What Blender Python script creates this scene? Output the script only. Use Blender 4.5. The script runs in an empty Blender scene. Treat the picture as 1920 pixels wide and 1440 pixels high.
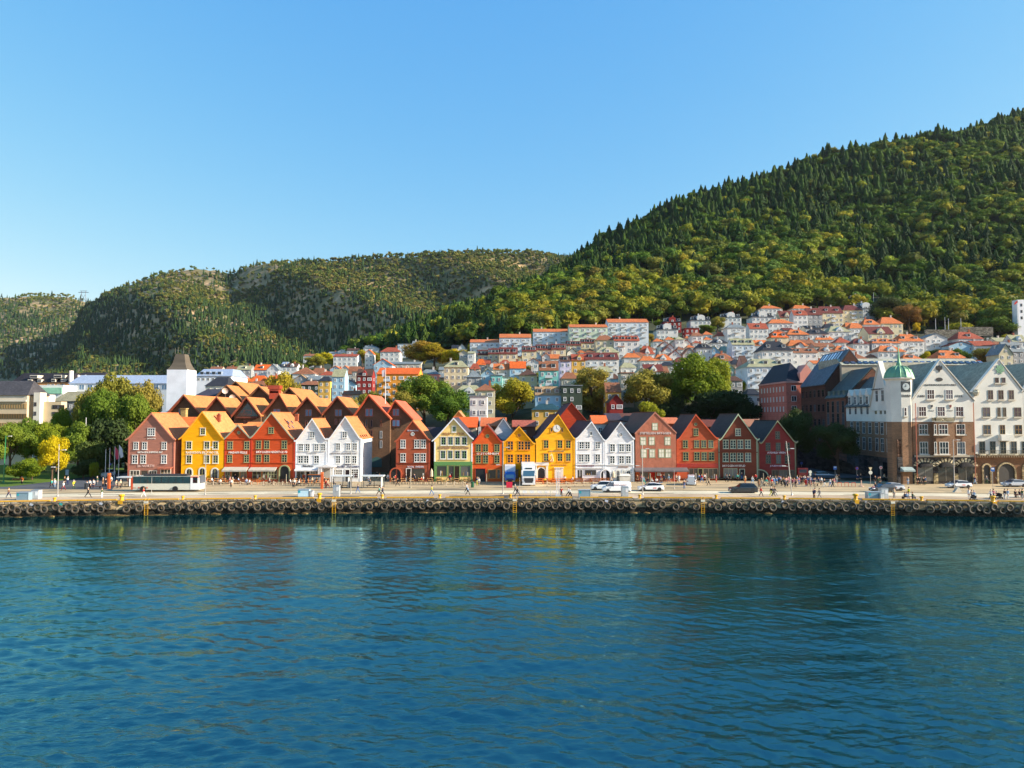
import bpy, bmesh, math, random
import numpy as np
from mathutils import Vector, Matrix, Euler
PI = math.pi
S = bpy.context.scene
COL = S.collection
random.seed(7); NR = np.random.RandomState(11)

# ---------------------------------------------------------------- camera, sky, sun, exposure
CZ = 16.4; F = 1300.0; PITCH = math.atan(60 / F)
cam = bpy.data.cameras.new('camera'); camo = bpy.data.objects.new('camera', cam); COL.objects.link(camo)
camo.location = (0, 0, CZ); camo.rotation_euler = (PI / 2 + PITCH, 0, 0)
cam.sensor_width = 36.0; cam.lens = 36.0 * F / 1920; cam.clip_start = 0.5; cam.clip_end = 12000
S.camera = camo
SUN_EL = math.radians(24); SUN_AZ = math.radians(12)       # SUN_AZ: from +X towards the camera
sdir = Vector((math.cos(SUN_EL) * math.cos(SUN_AZ), -math.cos(SUN_EL) * math.sin(SUN_AZ), math.sin(SUN_EL)))
W = bpy.data.worlds.new('World'); S.world = W; W.use_nodes = True
wn = W.node_tree.nodes; wl = W.node_tree.links; wn.clear()
sky = wn.new('ShaderNodeTexSky'); sky.sky_type = 'NISHITA'; sky.sun_disc = False
sky.sun_elevation = SUN_EL; sky.sun_rotation = PI / 2 + SUN_AZ
sky.air_density = 1.0; sky.dust_density = 0.3; sky.ozone_density = 2.0; sky.altitude = 50
wbg = wn.new('ShaderNodeBackground'); wbg.inputs[1].default_value = 0.12
wo = wn.new('ShaderNodeOutputWorld'); 
sp_ = wn.new('ShaderNodeSeparateColor'); cb_ = wn.new('ShaderNodeCombineColor'); wl.new(sky.outputs[0], sp_.inputs[0])
for i_, (a_, g_) in enumerate(((.66, 1.22), (.49, .62), (.46, .17))):        # per-channel grade of the sky's radiance
    m1 = wn.new('ShaderNodeMath'); m1.operation = 'MULTIPLY'; m1.inputs[1].default_value = .15; wl.new(sp_.outputs[i_], m1.inputs[0])
    m2 = wn.new('ShaderNodeMath'); m2.operation = 'POWER'; m2.inputs[1].default_value = g_; wl.new(m1.outputs[0], m2.inputs[0])
    m3 = wn.new('ShaderNodeMath'); m3.operation = 'MULTIPLY'; m3.inputs[1].default_value = a_ / .12; wl.new(m2.outputs[0], m3.inputs[0]); wl.new(m3.outputs[0], cb_.inputs[i_])
wl.new(cb_.outputs[0], wbg.inputs[0]); wl.new(wbg.outputs[0], wo.inputs[0])
sl = bpy.data.lights.new('sun', 'SUN'); sl.energy = 5.0; sl.angle = math.radians(0.5); sl.color = (1.0, 0.89, 0.74)
so = bpy.data.objects.new('sun', sl); COL.objects.link(so); so.rotation_euler = sdir.to_track_quat('Z', 'Y').to_euler()
so.location = (200, -40, 150)
S.view_settings.view_transform = 'Standard'; S.view_settings.look = 'None'
S.view_settings.exposure = 1.15; S.view_settings.gamma = 1.0
S.cycles.max_bounces = 6; S.cycles.diffuse_bounces = 3; S.cycles.glossy_bounces = 3
S.cycles.transmission_bounces = 4; S.cycles.transparent_max_bounces = 6; S.cycles.volume_bounces = 0
S.cycles.caustics_reflective = False; S.cycles.caustics_refractive = False

# ---------------------------------------------------------------- projection (photo pixel at distance Y -> point of the place)
ct, st = math.cos(PITCH), math.sin(PITCH)
def P(px, py, Y):
    d = F * ct - (720 - py) * st
    k = Y / d
    return ((px - 960) * k, CZ + k * (F * st + (720 - py) * ct))
def PX(px, Y, py=780): return P(px, py, Y)[0]
def PZ(py, Y): return P(960, py, Y)[1]
def G(px, py, z=2.4):
    d = F * ct - (720 - py) * st; e = F * st + (720 - py) * ct
    k = (z - CZ) / e
    return ((px - 960) * k, d * k)

# ---------------------------------------------------------------- mesh builder
class MB:
    def __init__(s): s.v = []; s.f = []; s.m = []; s.mats = []
    def mi(s, m):
        if m not in s.mats: s.mats.append(m)
        return s.mats.index(m)
    def poly(s, pts, m):
        n = len(s.v); s.v += [tuple(p) for p in pts]; s.f.append(tuple(range(n, n + len(pts)))); s.m.append(s.mi(m))
    def raw(s, vs, fs, m):
        n = len(s.v); s.v += [tuple(p) for p in vs]; k = s.mi(m)
        for f in fs: s.f.append(tuple(i + n for i in f)); s.m.append(k)
    def box(s, x0, x1, y0, y1, z0, z1, m):
        vs = [(x0,y0,z0),(x1,y0,z0),(x1,y1,z0),(x0,y1,z0),(x0,y0,z1),(x1,y0,z1),(x1,y1,z1),(x0,y1,z1)]
        s.raw(vs, [(0,1,5,4),(1,2,6,5),(2,3,7,6),(3,0,4,7),(4,5,6,7),(3,2,1,0)], m)
    def extr(s, pts, d, m, caps=True):
        """outline pts (3d) extruded by vector d"""
        n = len(pts); q = [tuple(p[i] + d[i] for i in range(3)) for p in pts]
        fs = [(i, (i + 1) % n, n + (i + 1) % n, n + i) for i in range(n)]
        if caps: fs += [tuple(range(n))[::-1], tuple(range(n, 2 * n))]
        s.raw(list(pts) + q, fs, m)
    def tube(s, a, b, r0, r1, m, n=6, cap=True):
        a = Vector(a); b = Vector(b); d = (b - a)
        if d.length < 1e-6: return
        q = d.to_track_quat('Z', 'Y'); vs = []
        for c, r in ((a, r0), (b, r1)):
            for i in range(n):
                t = 2 * PI * i / n; vs.append(tuple(c + q @ Vector((r * math.cos(t), r * math.sin(t), 0))))
        fs = [(i, (i + 1) % n, n + (i + 1) % n, n + i) for i in range(n)]
        if cap: fs += [tuple(range(n))[::-1], tuple(range(n, 2 * n))]
        s.raw(vs, fs, m)
    def path(s, pts, r, m, n=6):
        for a, b in zip(pts, pts[1:]): s.tube(a, b, r, r, m, n)
    def lathe(s, prof, c, m, n=12, sx=1, sy=1, ph=0):
        vs = []; fs = []
        for r, z in prof:
            for i in range(n):
                t = 2 * PI * i / n + ph; vs.append((c[0] + r * sx * math.cos(t), c[1] + r * sy * math.sin(t), c[2] + z))
        for j in range(len(prof) - 1):
            for i in range(n): fs.append((j*n+i, j*n+(i+1)%n, (j+1)*n+(i+1)%n, (j+1)*n+i))
        fs.append(tuple(range(n))[::-1]); fs.append(tuple(range((len(prof)-1)*n, len(prof)*n)))
        s.raw(vs, fs, m)
    def obj(s, name, parent=None, world=True, smooth=False, loc=None):
        off = Vector((0, 0, 0))
        if parent is not None and world and max(max(abs(v[0]), abs(v[1])) for v in s.v) > 6: off = origin(parent)   # small meshes about the origin are already local
        if loc is not None: off = Vector(loc)
        me = bpy.data.meshes.new(name)
        me.from_pydata([(v[0]-off[0], v[1]-off[1], v[2]-off[2]) for v in s.v], [], s.f)
        for m in s.mats: me.materials.append(m)
        me.polygons.foreach_set('material_index', s.m)
        if smooth: me.polygons.foreach_set('use_smooth', [True] * len(s.f))
        me.update()
        o = bpy.data.objects.new(name, me); COL.objects.link(o)
        if parent is not None: o.parent = parent
        if loc is not None: o.location = loc
        return o
def origin(o):
    v = Vector((0, 0, 0))
    while o is not None: v += Vector(o.location); o = o.parent
    return v
def tag(o, label=None, cat=None, group=None, kind=None):
    if label: o['label'] = label
    if cat: o['category'] = cat
    if group: o['group'] = group
    if kind: o['kind'] = kind
    return o
def T(name, label, cat, loc=(0, 0, 0), group=None, rz=0):
    o = bpy.data.objects.new(name, None); COL.objects.link(o); o.location = loc; o.rotation_euler = (0, 0, rz)
    o.empty_display_size = 0.5
    return tag(o, label, cat, group)
def kids(o): return [c for c in bpy.data.objects if c.parent == o]
def dup(root, loc, rz=0, label=None, group=None, scale=None, tree=None):
    """a copy of a thing with copies of its parts and sub-parts"""
    tree = tree or TREE(root)
    def cp(node, parent):
        o, ch = node; c = o.copy(); COL.objects.link(c); c.parent = parent
        for n in ch: cp(n, c)
        return c
    r = cp(tree, None); r.location = loc; r.rotation_euler = (0, 0, rz)
    if scale: r.scale = (scale,) * 3 if not hasattr(scale, '__len__') else scale
    if label: r['label'] = label
    if group: r['group'] = group
    return r
def TREE(o): return (o, [TREE(c) for c in o.children])
def kill(o):
    for c in list(o.children): kill(c)
    bpy.data.objects.remove(o)

# ---------------------------------------------------------------- materials
MC = {}
def lin(c):
    """sRGB 0-255 -> linear"""
    return tuple(((x / 255) / 12.92 if x / 255 <= 0.04045 else ((x / 255 + 0.055) / 1.055) ** 2.4) for x in c)
def M(kind, c, rough=None, k=1.0):
    """procedural material of a kind with base colour c (sRGB 0-255 albedo)"""
    key = (kind, tuple(c), rough, k)
    if key in MC: return MC[key]
    m = bpy.data.materials.new(kind); m.use_nodes = True; nt = m.node_tree; N = nt.nodes; L = nt.links
    b = N['Principled BSDF']; base = tuple(x * k for x in lin(c)) + (1,)
    R = {'wood':.75,'plaster':.85,'brick':.85,'tile':.7,'slate':.6,'metal':.4,'paint':.35,'glass':.06,'ground':.9,'cloth':.8,'stone':.85,'rubber':.7,'leaf':.65,'carpaint':.22,'plain':.6}.get(kind, .7)
    b.inputs['Roughness'].default_value = R if rough is None else rough
    b.inputs['Base Color'].default_value = base; m.diffuse_color = base
    if kind in ('wood','tile','slate','brick','plaster','ground','stone','cloth'): b.inputs['Specular IOR Level'].default_value = .18
    tc = N.new('ShaderNodeTexCoord'); mp = N.new('ShaderNodeMapping'); L.new(tc.outputs['Object'], mp.inputs[0])
    def noise(scale, det=3, src=None):
        n = N.new('ShaderNodeTexNoise'); n.inputs['Scale'].default_value = scale; n.inputs['Detail'].default_value = det
        L.new((src or mp).outputs[0], n.inputs[0]); return n
    def vary(fac, lo, hi, src=None):
        mr = N.new('ShaderNodeMapRange'); mr.inputs[1].default_value = .3; mr.inputs[2].default_value = .7
        mr.inputs[3].default_value = lo; mr.inputs[4].default_value = hi; L.new(fac, mr.inputs[0])
        mx = N.new('ShaderNodeMix'); mx.data_type = 'RGBA'; mx.blend_type = 'MULTIPLY'; mx.inputs[0].default_value = 1
        cb = N.new('ShaderNodeCombineColor')
        for i in range(3): L.new(mr.outputs[0], cb.inputs[i])
        if src is None: mx.inputs[6].default_value = base
        else: L.new(src, mx.inputs[6])
        L.new(cb.outputs[0], mx.inputs[7]); L.new(mx.outputs[2], b.inputs['Base Color']); return mx.outputs[2]
    def bump(fac, st, dist=.05):
        bp = N.new('ShaderNodeBump'); bp.inputs['Strength'].default_value = st; bp.inputs['Distance'].default_value = dist
        L.new(fac, bp.inputs['Height']); L.new(bp.outputs[0], b.inputs['Normal'])
    if kind == 'wood':
        mp.inputs['Scale'].default_value = (.35, .35, 4.5); n = noise(1.6, 4); o = vary(n.outputs[0], .84, 1.12)
        mp2 = N.new('ShaderNodeMapping'); L.new(tc.outputs['Object'], mp2.inputs[0]); mp2.inputs['Scale'].default_value = (.12, .12, .35)
        n2 = noise(1.5, 4, mp2); vary(n2.outputs[0], .88, 1.08, o); bump(n.outputs[0], .35)
    elif kind == 'plaster' or kind == 'concrete':
        n = noise(.35, 5); o = vary(n.outputs[0], .88, 1.08); n2 = noise(6, 3); vary(n2.outputs[0], .95, 1.05, o); bump(n2.outputs[0], .25)
    elif kind == 'brick':
        br = N.new('ShaderNodeTexBrick'); mp.inputs['Rotation'].default_value = (PI/2, 0, 0)
        L.new(mp.outputs[0], br.inputs[0]); br.inputs['Scale'].default_value = 2.2
        br.inputs['Color1'].default_value = (.72,.72,.72,1); br.inputs['Color2'].default_value = (1.15,1.1,1.05,1); br.inputs['Mortar'].default_value = (1.25,1.25,1.2,1)
        br.inputs['Mortar Size'].default_value = .012
        mx = N.new('ShaderNodeMix'); mx.data_type = 'RGBA'; mx.blend_type = 'MULTIPLY'; mx.inputs[0].default_value = 1; mx.inputs[6].default_value = base
        L.new(br.outputs[0], mx.inputs[7]); n = noise(.4, 5); vary(n.outputs[0], .82, 1.12, mx.outputs[2])
    elif kind == 'tile':
        n = noise(2.2, 5); o = vary(n.outputs[0], .74, 1.2); n2 = noise(.25, 3); vary(n2.outputs[0], .86, 1.08, o)
        wv = N.new('ShaderNodeTexWave'); wv.inputs['Scale'].default_value = 1.6; wv.inputs['Distortion'].default_value = .4; L.new(mp.outputs[0], wv.inputs[0]); bump(wv.outputs[0], .5, .08)
    elif kind == 'slate':
        n = noise(1.8, 6); o = vary(n.outputs[0], .7, 1.25); n2 = noise(.3, 3); vary(n2.outputs[0], .85, 1.1, o); bump(n.outputs[0], .4)
    elif kind == 'ground':
        n = noise(.12, 6); o = vary(n.outputs[0], .76, 1.14); n2 = noise(3.5, 4); o = vary(n2.outputs[0], .92, 1.06, o); bump(n2.outputs[0], .15)
    elif kind == 'stone':
        vo = N.new('ShaderNodeTexVoronoi'); vo.inputs['Scale'].default_value = 1.1; mp.inputs['Scale'].default_value = (.8, .8, 1.5)
        L.new(mp.outputs[0], vo.inputs[0]); sp = N.new('ShaderNodeSeparateColor'); L.new(vo.outputs['Color'], sp.inputs[0])
        o = vary(sp.outputs[0], .62, 1.3); n = noise(1.2, 6); o = vary(n.outputs[0], .7, 1.2, o)
        vd = N.new('ShaderNodeTexVoronoi'); vd.feature = 'DISTANCE_TO_EDGE'; vd.inputs['Scale'].default_value = 1.1; L.new(mp.outputs[0], vd.inputs[0])
        mr = N.new('ShaderNodeMapRange'); mr.inputs[2].default_value = .08; L.new(vd.outputs[0], mr.inputs[0]); bump(mr.outputs[0], 1, .12)
    elif kind == 'glass':
        b.inputs['Specular IOR Level'].default_value = .55
        n = noise(.5, 1); bump(n.outputs[0], .12, .3)
        oi = N.new('ShaderNodeObjectInfo'); cr = N.new('ShaderNodeValToRGB'); L.new(oi.outputs['Random'], cr.inputs[0]); e_ = cr.color_ramp.elements   # pane tone and curtains vary at random from pane to pane
        e_[0].position = 0; e_[0].color = base; e_[1].position = 1; e_[1].color = tuple(min(1, x * 3.2 + .07) for x in base[:3]) + (1,); q_ = e_.new(.62); q_.color = base; q_ = e_.new(.8); q_.color = tuple(x * 2 + .03 for x in base[:3]) + (1,)
        L.new(cr.outputs[0], b.inputs['Base Color'])
    elif kind == 'cloth':
        n = noise(.55, 4); n.inputs['Distortion'].default_value = .7; vary(n.outputs[0], .88, 1.08); bump(n.outputs[0], .4, .3)
    elif kind == 'metal':
        b.inputs['Metallic'].default_value = .5; n = noise(1.5, 4); vary(n.outputs[0], .85, 1.1)
    elif kind == 'carpaint':
        b.inputs['Coat Weight'].default_value = .6; n = noise(1.5, 3); vary(n.outputs[0], .95, 1.03)
    elif kind == 'leaf':
        oi = N.new('ShaderNodeObjectInfo'); n = noise(.28, 3); o = vary(n.outputs[0], .72, 1.35)
        hs = N.new('ShaderNodeHueSaturation'); L.new(o, hs.inputs['Color'])
        mr = N.new('ShaderNodeMapRange'); L.new(oi.outputs['Random'], mr.inputs[0]); mr.inputs[3].default_value = .47; mr.inputs[4].default_value = .515; L.new(mr.outputs[0], hs.inputs['Hue'])
        mr2 = N.new('ShaderNodeMapRange'); L.new(oi.outputs['Random'], mr2.inputs[0]); mr2.inputs[3].default_value = 1.2; mr2.inputs[4].default_value = .78; L.new(mr2.outputs[0], hs.inputs['Value'])
        leafshader(nt, hs.outputs[0], b)
    elif kind == 'paint':
        n = noise(2.5, 4); vary(n.outputs[0], .9, 1.06)
    else:
        n = noise(2, 3); vary(n.outputs[0], .9, 1.08)
    MC[key] = m; return m
def leafshader(nt, col, b):
    N = nt.nodes; L = nt.links; nt.links.new(col, b.inputs['Base Color'])
    tr = N.new('ShaderNodeBsdfTranslucent'); L.new(col, tr.inputs[0]); ms = N.new('ShaderNodeMixShader'); ms.inputs[0].default_value = .33; b.inputs['Specular IOR Level'].default_value = .08
    L.new(b.outputs[0], ms.inputs[1]); L.new(tr.outputs[0], ms.inputs[2])
    out = [n for n in N if n.type == 'OUTPUT_MATERIAL'][0]; L.new(ms.outputs[0], out.inputs[0])
def forest_mat(name):
    m = bpy.data.materials.new(name); m.use_nodes = True; nt = m.node_tree; b = nt.nodes['Principled BSDF']; b.inputs['Roughness'].default_value = .7
    a = nt.nodes.new('ShaderNodeAttribute'); a.attribute_name = 'tint'; leafshader(nt, a.outputs[0], b); return m
GL = M('glass', (20, 27, 36)); WHITE = M('paint', (232, 232, 226)); BLACK = M('plain', (22, 22, 24))
# ================================================================ THE SETTING: ground, water, hills
YK = [140,180,215,250,300,350,400,450,500,600,700,800,950,1200,1500]
TB = {-500:[2.4,2.4,3,4,5,7,9,11,13,17,21,25,30,40,50], 0:[2.4,2.4,3,5,8,11,14,17,20,25,30,35,45,60,70],
 300:[2.4,2.4,3.5,6,11,17,22,26,30,36,40,44,52,66,80], 500:[2.4,2.6,5,10,19,28,36,42,46,50,54,56,60,70,80],
 700:[2.4,2.8,6,13,24,34,43,50,57,71,74,72,66,70,80], 850:[2.4,3,8,16,28,38,47,56,66,93,106,92,75,70,80],
 960:[2.4,3.4,10,18,31,44,56,67,82,112,136,128,95,80,80], 1100:[2.4,3.8,11,20,33,46,59,72,94,138,178,202,150,100,90],
 1300:[2.4,4,12,21,33,46,60,74,96,149,206,264,230,160,120], 1600:[2.4,3.2,6,14,31,46,60,77,103,170,240,316,285,220,160],
 1920:[2.4,3.6,8,18,34,48,62,84,116,194,278,362,405,300,200], 2500:[2.4,4,10,21,36,52,70,94,128,215,310,395,450,400,260]}
TU = sorted(TB); TZ = np.array([TB[u] for u in TU], float); TUa = np.array(TU, float); TYa = np.array(YK, float)
def sm(t): return t * t * (3 - 2 * t)
def fbm(x, y, s, o=4, seed=0):
    r = 0; a = 1; t = 0
    for i in range(o):
        f = s * 2 ** i; k = seed + i * 1.7
        r = r + a * (np.sin(x * f + 1.3 * np.sin(y * f * .8 + k) + k * 2) * np.cos(y * f * 1.1 + 1.1 * np.sin(x * f * .9 + k * 3) + k)); t += a; a *= .55
    return r / t
def TERR(x, y):
    x = np.asarray(x, float); y = np.asarray(y, float)
    u = np.clip(960 + F * x / np.maximum(y, 1), -499, 2499); yy = np.clip(y, 140, 1499)
    i = np.clip(np.searchsorted(TUa, u, side='right') - 1, 0, len(TUa) - 2); j = np.clip(np.searchsorted(TYa, yy, side='right') - 1, 0, len(TYa) - 2)
    a = (u - TUa[i]) / (TUa[i+1] - TUa[i]); b = (yy - TYa[j]) / (TYa[j+1] - TYa[j])
    z = TZ[i,j]*(1-a)*(1-b) + TZ[i+1,j]*a*(1-b) + TZ[i,j+1]*(1-a)*b + TZ[i+1,j+1]*a*b
    w = np.clip((yy - 480) / 150, 0, 1) * np.clip((u - 500) / 300, 0, 1)
    return z + w * (13 * fbm(x, yy, .013, 3, 2) + 4 * fbm(x, yy, .05, 2, 5))
def terr(x, y): return float(TERR(x, y))
MU = [-600,-100,20,60,110,150,190,240,290,340,380,430,460,500,600,700,800,900,1000,1040,1200,1600,2200]
MP = [760,760,740,715,655,580,552,533,513,505,502,512,498,493,488,481,476,470,472,480,486,520,560]
def crestB(u): return np.interp(u, MU, MP)
def MOUNT(x, y):
    u = 960 + F * x / y; yc = 1750 + 130 * np.sin(u / 170.)
    zc = CZ + (780 - crestB(u)) / F * yc
    t = np.clip((y - 850) / (yc - 850), 0, 1.0)
    pr = .10 * t + .90 * t ** 1.25
    z = 28 + (zc - 28) * pr
    z = np.where(y > yc, zc - (y - yc) * .12, z)
    env = np.sin(PI * np.clip(t, 0, 1)) ** .8
    ph = (x + 720 + .75 * (y - 1300)) / 330.; f = ph - np.floor(ph)
    saw = np.where(f < .3, f / .3, 1 - (f - .3) / .7)
    return z + env * (62 * (sm(saw) - .5) + 20 * fbm(x, y, .010, 4, 3)) + 6 * fbm(x, y, .045, 4, 8) * (y < yc)
AU = [-800,-200,0,60,130,150,200,260,400]; AP = [590,562,556,552,556,562,585,640,760]
def FARA(x, y):
    u = 960 + F * x / y; yc = 2500.; zc = CZ + (780 - np.interp(u, AU, AP)) / F * yc
    t = np.clip((y - 1500) / (yc - 1500), 0, 1); z = 60 + (zc - 60) * t ** 1.2
    z = np.where(y > yc, zc - (y - yc) * .2, z)
    return z + np.sin(PI * t) * (30 * fbm(x, y, .006, 4, 1)) + 4 * fbm(x, y, .03, 3, 4)
def ugrid(name, fn, us, ys, mat, kind='structure'):
    U, Y = np.meshgrid(us, ys); X = (U - 960) / F * Y; Z = fn(X, Y)
    nv = U.size; w = len(us); h = len(ys)
    idx = np.arange(nv).reshape(h, w); q = np.stack([idx[:-1,:-1], idx[:-1,1:], idx[1:,1:], idx[1:,:-1]], -1).reshape(-1, 4)
    return npmesh(name, np.stack([X, Y, Z], -1).reshape(-1, 3), q, mat, kind, True)
def npmesh(name, v, q, mat, kind=None, smooth=False, tint=None):
    me = bpy.data.meshes.new(name); n = q.shape[1]
    me.vertices.add(len(v)); me.vertices.foreach_set('co', np.ascontiguousarray(v, dtype=np.float32).ravel())
    me.loops.add(q.size); me.loops.foreach_set('vertex_index', np.ascontiguousarray(q, dtype=np.int32).ravel())
    me.polygons.add(len(q)); me.polygons.foreach_set('loop_start', np.arange(0, q.size, n, dtype=np.int32))
    me.polygons.foreach_set('loop_total', np.full(len(q), n, dtype=np.int32))
    if smooth: me.polygons.foreach_set('use_smooth', np.ones(len(q), dtype=bool))
    me.update(calc_edges=True); me.materials.append(mat)
    if tint is not None:
        a = me.attributes.new('tint', 'FLOAT_COLOR', 'POINT'); a.data.foreach_set('color', np.ascontiguousarray(tint, dtype=np.float32).ravel())
    o = bpy.data.objects.new(name, me); COL.objects.link(o)
    if kind: o['kind'] = kind
    return o
def ground_mat(name, c1, c2, s, rock=None):
    m = bpy.data.materials.new(name); m.use_nodes = True; nt = m.node_tree; N = nt.nodes; L = nt.links; b = N['Principled BSDF']; b.inputs['Roughness'].default_value = .9
    tc = N.new('ShaderNodeTexCoord'); n = N.new('ShaderNodeTexNoise'); n.inputs['Scale'].default_value = s; n.inputs['Detail'].default_value = 8; L.new(tc.outputs['Object'], n.inputs[0])
    cr = N.new('ShaderNodeValToRGB'); L.new(n.outputs[0], cr.inputs[0]); cr.color_ramp.elements[0].position = .38; cr.color_ramp.elements[1].position = .62
    cr.color_ramp.elements[0].color = lin(c1) + (1,); cr.color_ramp.elements[1].color = lin(c2) + (1,)
    if rock:
        e = cr.color_ramp.elements.new(.7); e.color = lin(rock) + (1,)
    L.new(cr.outputs[0], b.inputs['Base Color'])
    bp = N.new('ShaderNodeBump'); bp.inputs['Strength'].default_value = .8; bp.inputs['Distance'].default_value = 3; L.new(n.outputs[0], bp.inputs['Height']); L.new(bp.outputs[0], b.inputs['Normal'])
    return m
hill_m = ground_mat('woodland_floor', (38, 46, 22), (62, 66, 32), .05)
mount_m = ground_mat('mountain_heath', (92, 94, 54), (152, 128, 88), .02, (194, 158, 118))
ys = np.concatenate([np.arange(151, 500, 5), np.arange(500, 1500, 14)])
ugrid('hillside', TERR, np.arange(-420, 2460, 7), ys, hill_m)
ugrid('mountain', MOUNT, np.arange(0, 1500, 5), np.arange(850, 2300, 16), mount_m)
ugrid('far_hill', FARA, np.arange(-500, 420, 7), np.arange(1500, 3000, 22), mount_m)

# quay: a curved stone quay, plaza on top
def YQ(x): return 119.0 - 0.00083 * x * x
QX = np.arange(-150, 151, 2.5)
plaza_m = M('ground', (186, 164, 128), k=.95); road_m = M('ground', (206, 194, 166)); prom_m = M('ground', (184, 160, 132)); kerb_m = M('ground', (150, 136, 110))
def strip(name, d0, d1, z, m, kind='structure', y1=None):
    b = MB()
    for a, c in zip(QX, QX[1:]):
        b.poly([(a, YQ(a)+d0, z), (c, YQ(c)+d0, z), (c, (YQ(c)+d1) if y1 is None else y1, z), (a, (YQ(a)+d1) if y1 is None else y1, z)], m)
    return tag(b.obj(name), kind=kind)
strip('quay_pavement', 0, 0, 2.396, plaza_m, y1=153)
strip('promenade', .45, 7.0, 2.400, prom_m)
strip('road', 7.2, 12.4, 2.404, road_m)
strip('kerb', 12.5, 12.8, 2.46, kerb_m)
strip('kerb', 7.0, 7.12, 2.43, kerb_m)
b = MB(); mk = M('paint', (214, 210, 198))
for k in range(7):
    x0 = PX(966 + k * 14, 128); b.box(x0, x0 + .75, YQ(x0) + 7.8, YQ(x0) + 11.8, 2.405, 2.409, mk)
for k in range(5):
    x0 = PX(1810 + k * 16, 125); b.box(x0, x0 + .8, YQ(x0) + 8, YQ(x0) + 8.5, 2.405, 2.409, mk)
tag(b.obj('road_markings'), kind='structure')
b = MB(); jm = M('ground', (120, 112, 96)); r_ = random.Random(8)
for k in range(60): x0 = -118 + k*4; b.poly([(x0, YQ(x0)+.5, 2.404), (x0+.05, YQ(x0)+.5, 2.404), (x0+.05, YQ(x0)+6.9, 2.404), (x0, YQ(x0)+6.9, 2.404)], jm)
for dd_ in (3.6, 13.6, 17.5): 
    for a, c in zip(QX, QX[1:]): b.poly([(a, YQ(a)+dd_, 2.4035), (c, YQ(c)+dd_, 2.4035), (c, YQ(c)+dd_+(.12 if dd_ < 10 else .35), 2.4035), (a, YQ(a)+dd_+(.12 if dd_ < 10 else .35), 2.4035)], jm)
tag(b.obj('paving_joints'), kind='structure')
b = MB(); pms = [M('ground', (128, 120, 106)), M('ground', (160, 148, 124)), M('ground', (96, 92, 86))]
for k in range(46):
    x0 = r_.uniform(-115, 112); d0 = r_.choice([r_.uniform(.8, 5.5), r_.uniform(7.4, 11), r_.uniform(14, 26)]); w, l = r_.uniform(.5, 1.6), r_.uniform(1.2, 7); yy = YQ(x0) + d0; n_ = 9; zz = 2.409 + .0006*k
    b.poly([(x0 + l*math.cos(t*6.283/n_)*r_.uniform(.75, 1.1), yy + w*.5*math.sin(t*6.283/n_)*r_.uniform(.75, 1.1), zz) for t in range(n_)], pms[k % 3])
tag(b.obj('asphalt_patches'), kind='structure')
# darker asphalt lane to the park and to the side street
b = MB(); asp = M('ground', (84, 86, 90))
b.poly([(-101, 134, 2.41), (-76, 132.5, 2.41), (-84.6, 150, 2.41), (-86, 190, 2.47), (-92, 190, 2.47), (-99, 150, 2.41), (-118, 141, 2.41)], asp)
b.poly([(60, 152.9, 2.43), (82, 149, 2.43), (82, 153.2, 2.43), (60, 153.2, 2.43)], asp)
tag(b.obj('side_road'), kind='structure')
b = MB(); ys_ = list(range(152, 236, 6))
for y0, y1 in zip(ys_, ys_[1:]):
    pts = []
    for x, y in ((64, y0), (82.2, y0), (82.2, y1), (64, y1)): pts.append((x, y, terr(x, y) + .25))
    b.poly(pts, asp)
tag(b.obj('steep_street'), kind='structure')
b = MB(); grass_m = M('ground', (86, 108, 34))
b.poly([(-150, 139.5, 2.42), (-100, 138, 2.42), (-98, 150, 2.44), (-92, 196, 3.0), (-150, 196, 3.0)], grass_m)
b.poly([(-86, 166, 2.6), (-80, 166, 2.6), (-82, 190, 2.9), (-92, 190, 2.9)], grass_m)
tag(b.obj('lawn'), kind='structure')
# quay wall
b = MB(); wall_m = M('stone', (178, 156, 118)); low_m = M('stone', (58, 56, 46)); cop = M('stone', (150, 140, 120))
for a, c in zip(QX, QX[1:]):
    ya, yc = YQ(a), YQ(c)
    b.poly([(a, ya, .95), (c, yc, .95), (c, yc, 2.15), (a, ya, 2.15)], wall_m)
    b.poly([(a, ya-.06, -1.5), (c, yc-.06, -1.5), (c, yc-.06, .95), (a, ya-.06, .95)], low_m)
    b.poly([(a, ya-.06, .95), (c, yc-.06, .95), (c, yc, .95), (a, ya, .95)], low_m)
    b.poly([(a, ya-.1, 2.15), (c, yc-.1, 2.15), (c, yc-.1, 2.396), (a, ya-.1, 2.396)], cop)
    b.poly([(a, ya-.1, 2.396), (c, yc-.1, 2.396), (c, yc+.45, 2.4), (a, ya+.45, 2.4)], cop)
q = b.obj('quay_wall'); tag(q, 'long stone quay wall with a dark wet foot, hung with tyres above the water', 'quay wall')

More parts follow.
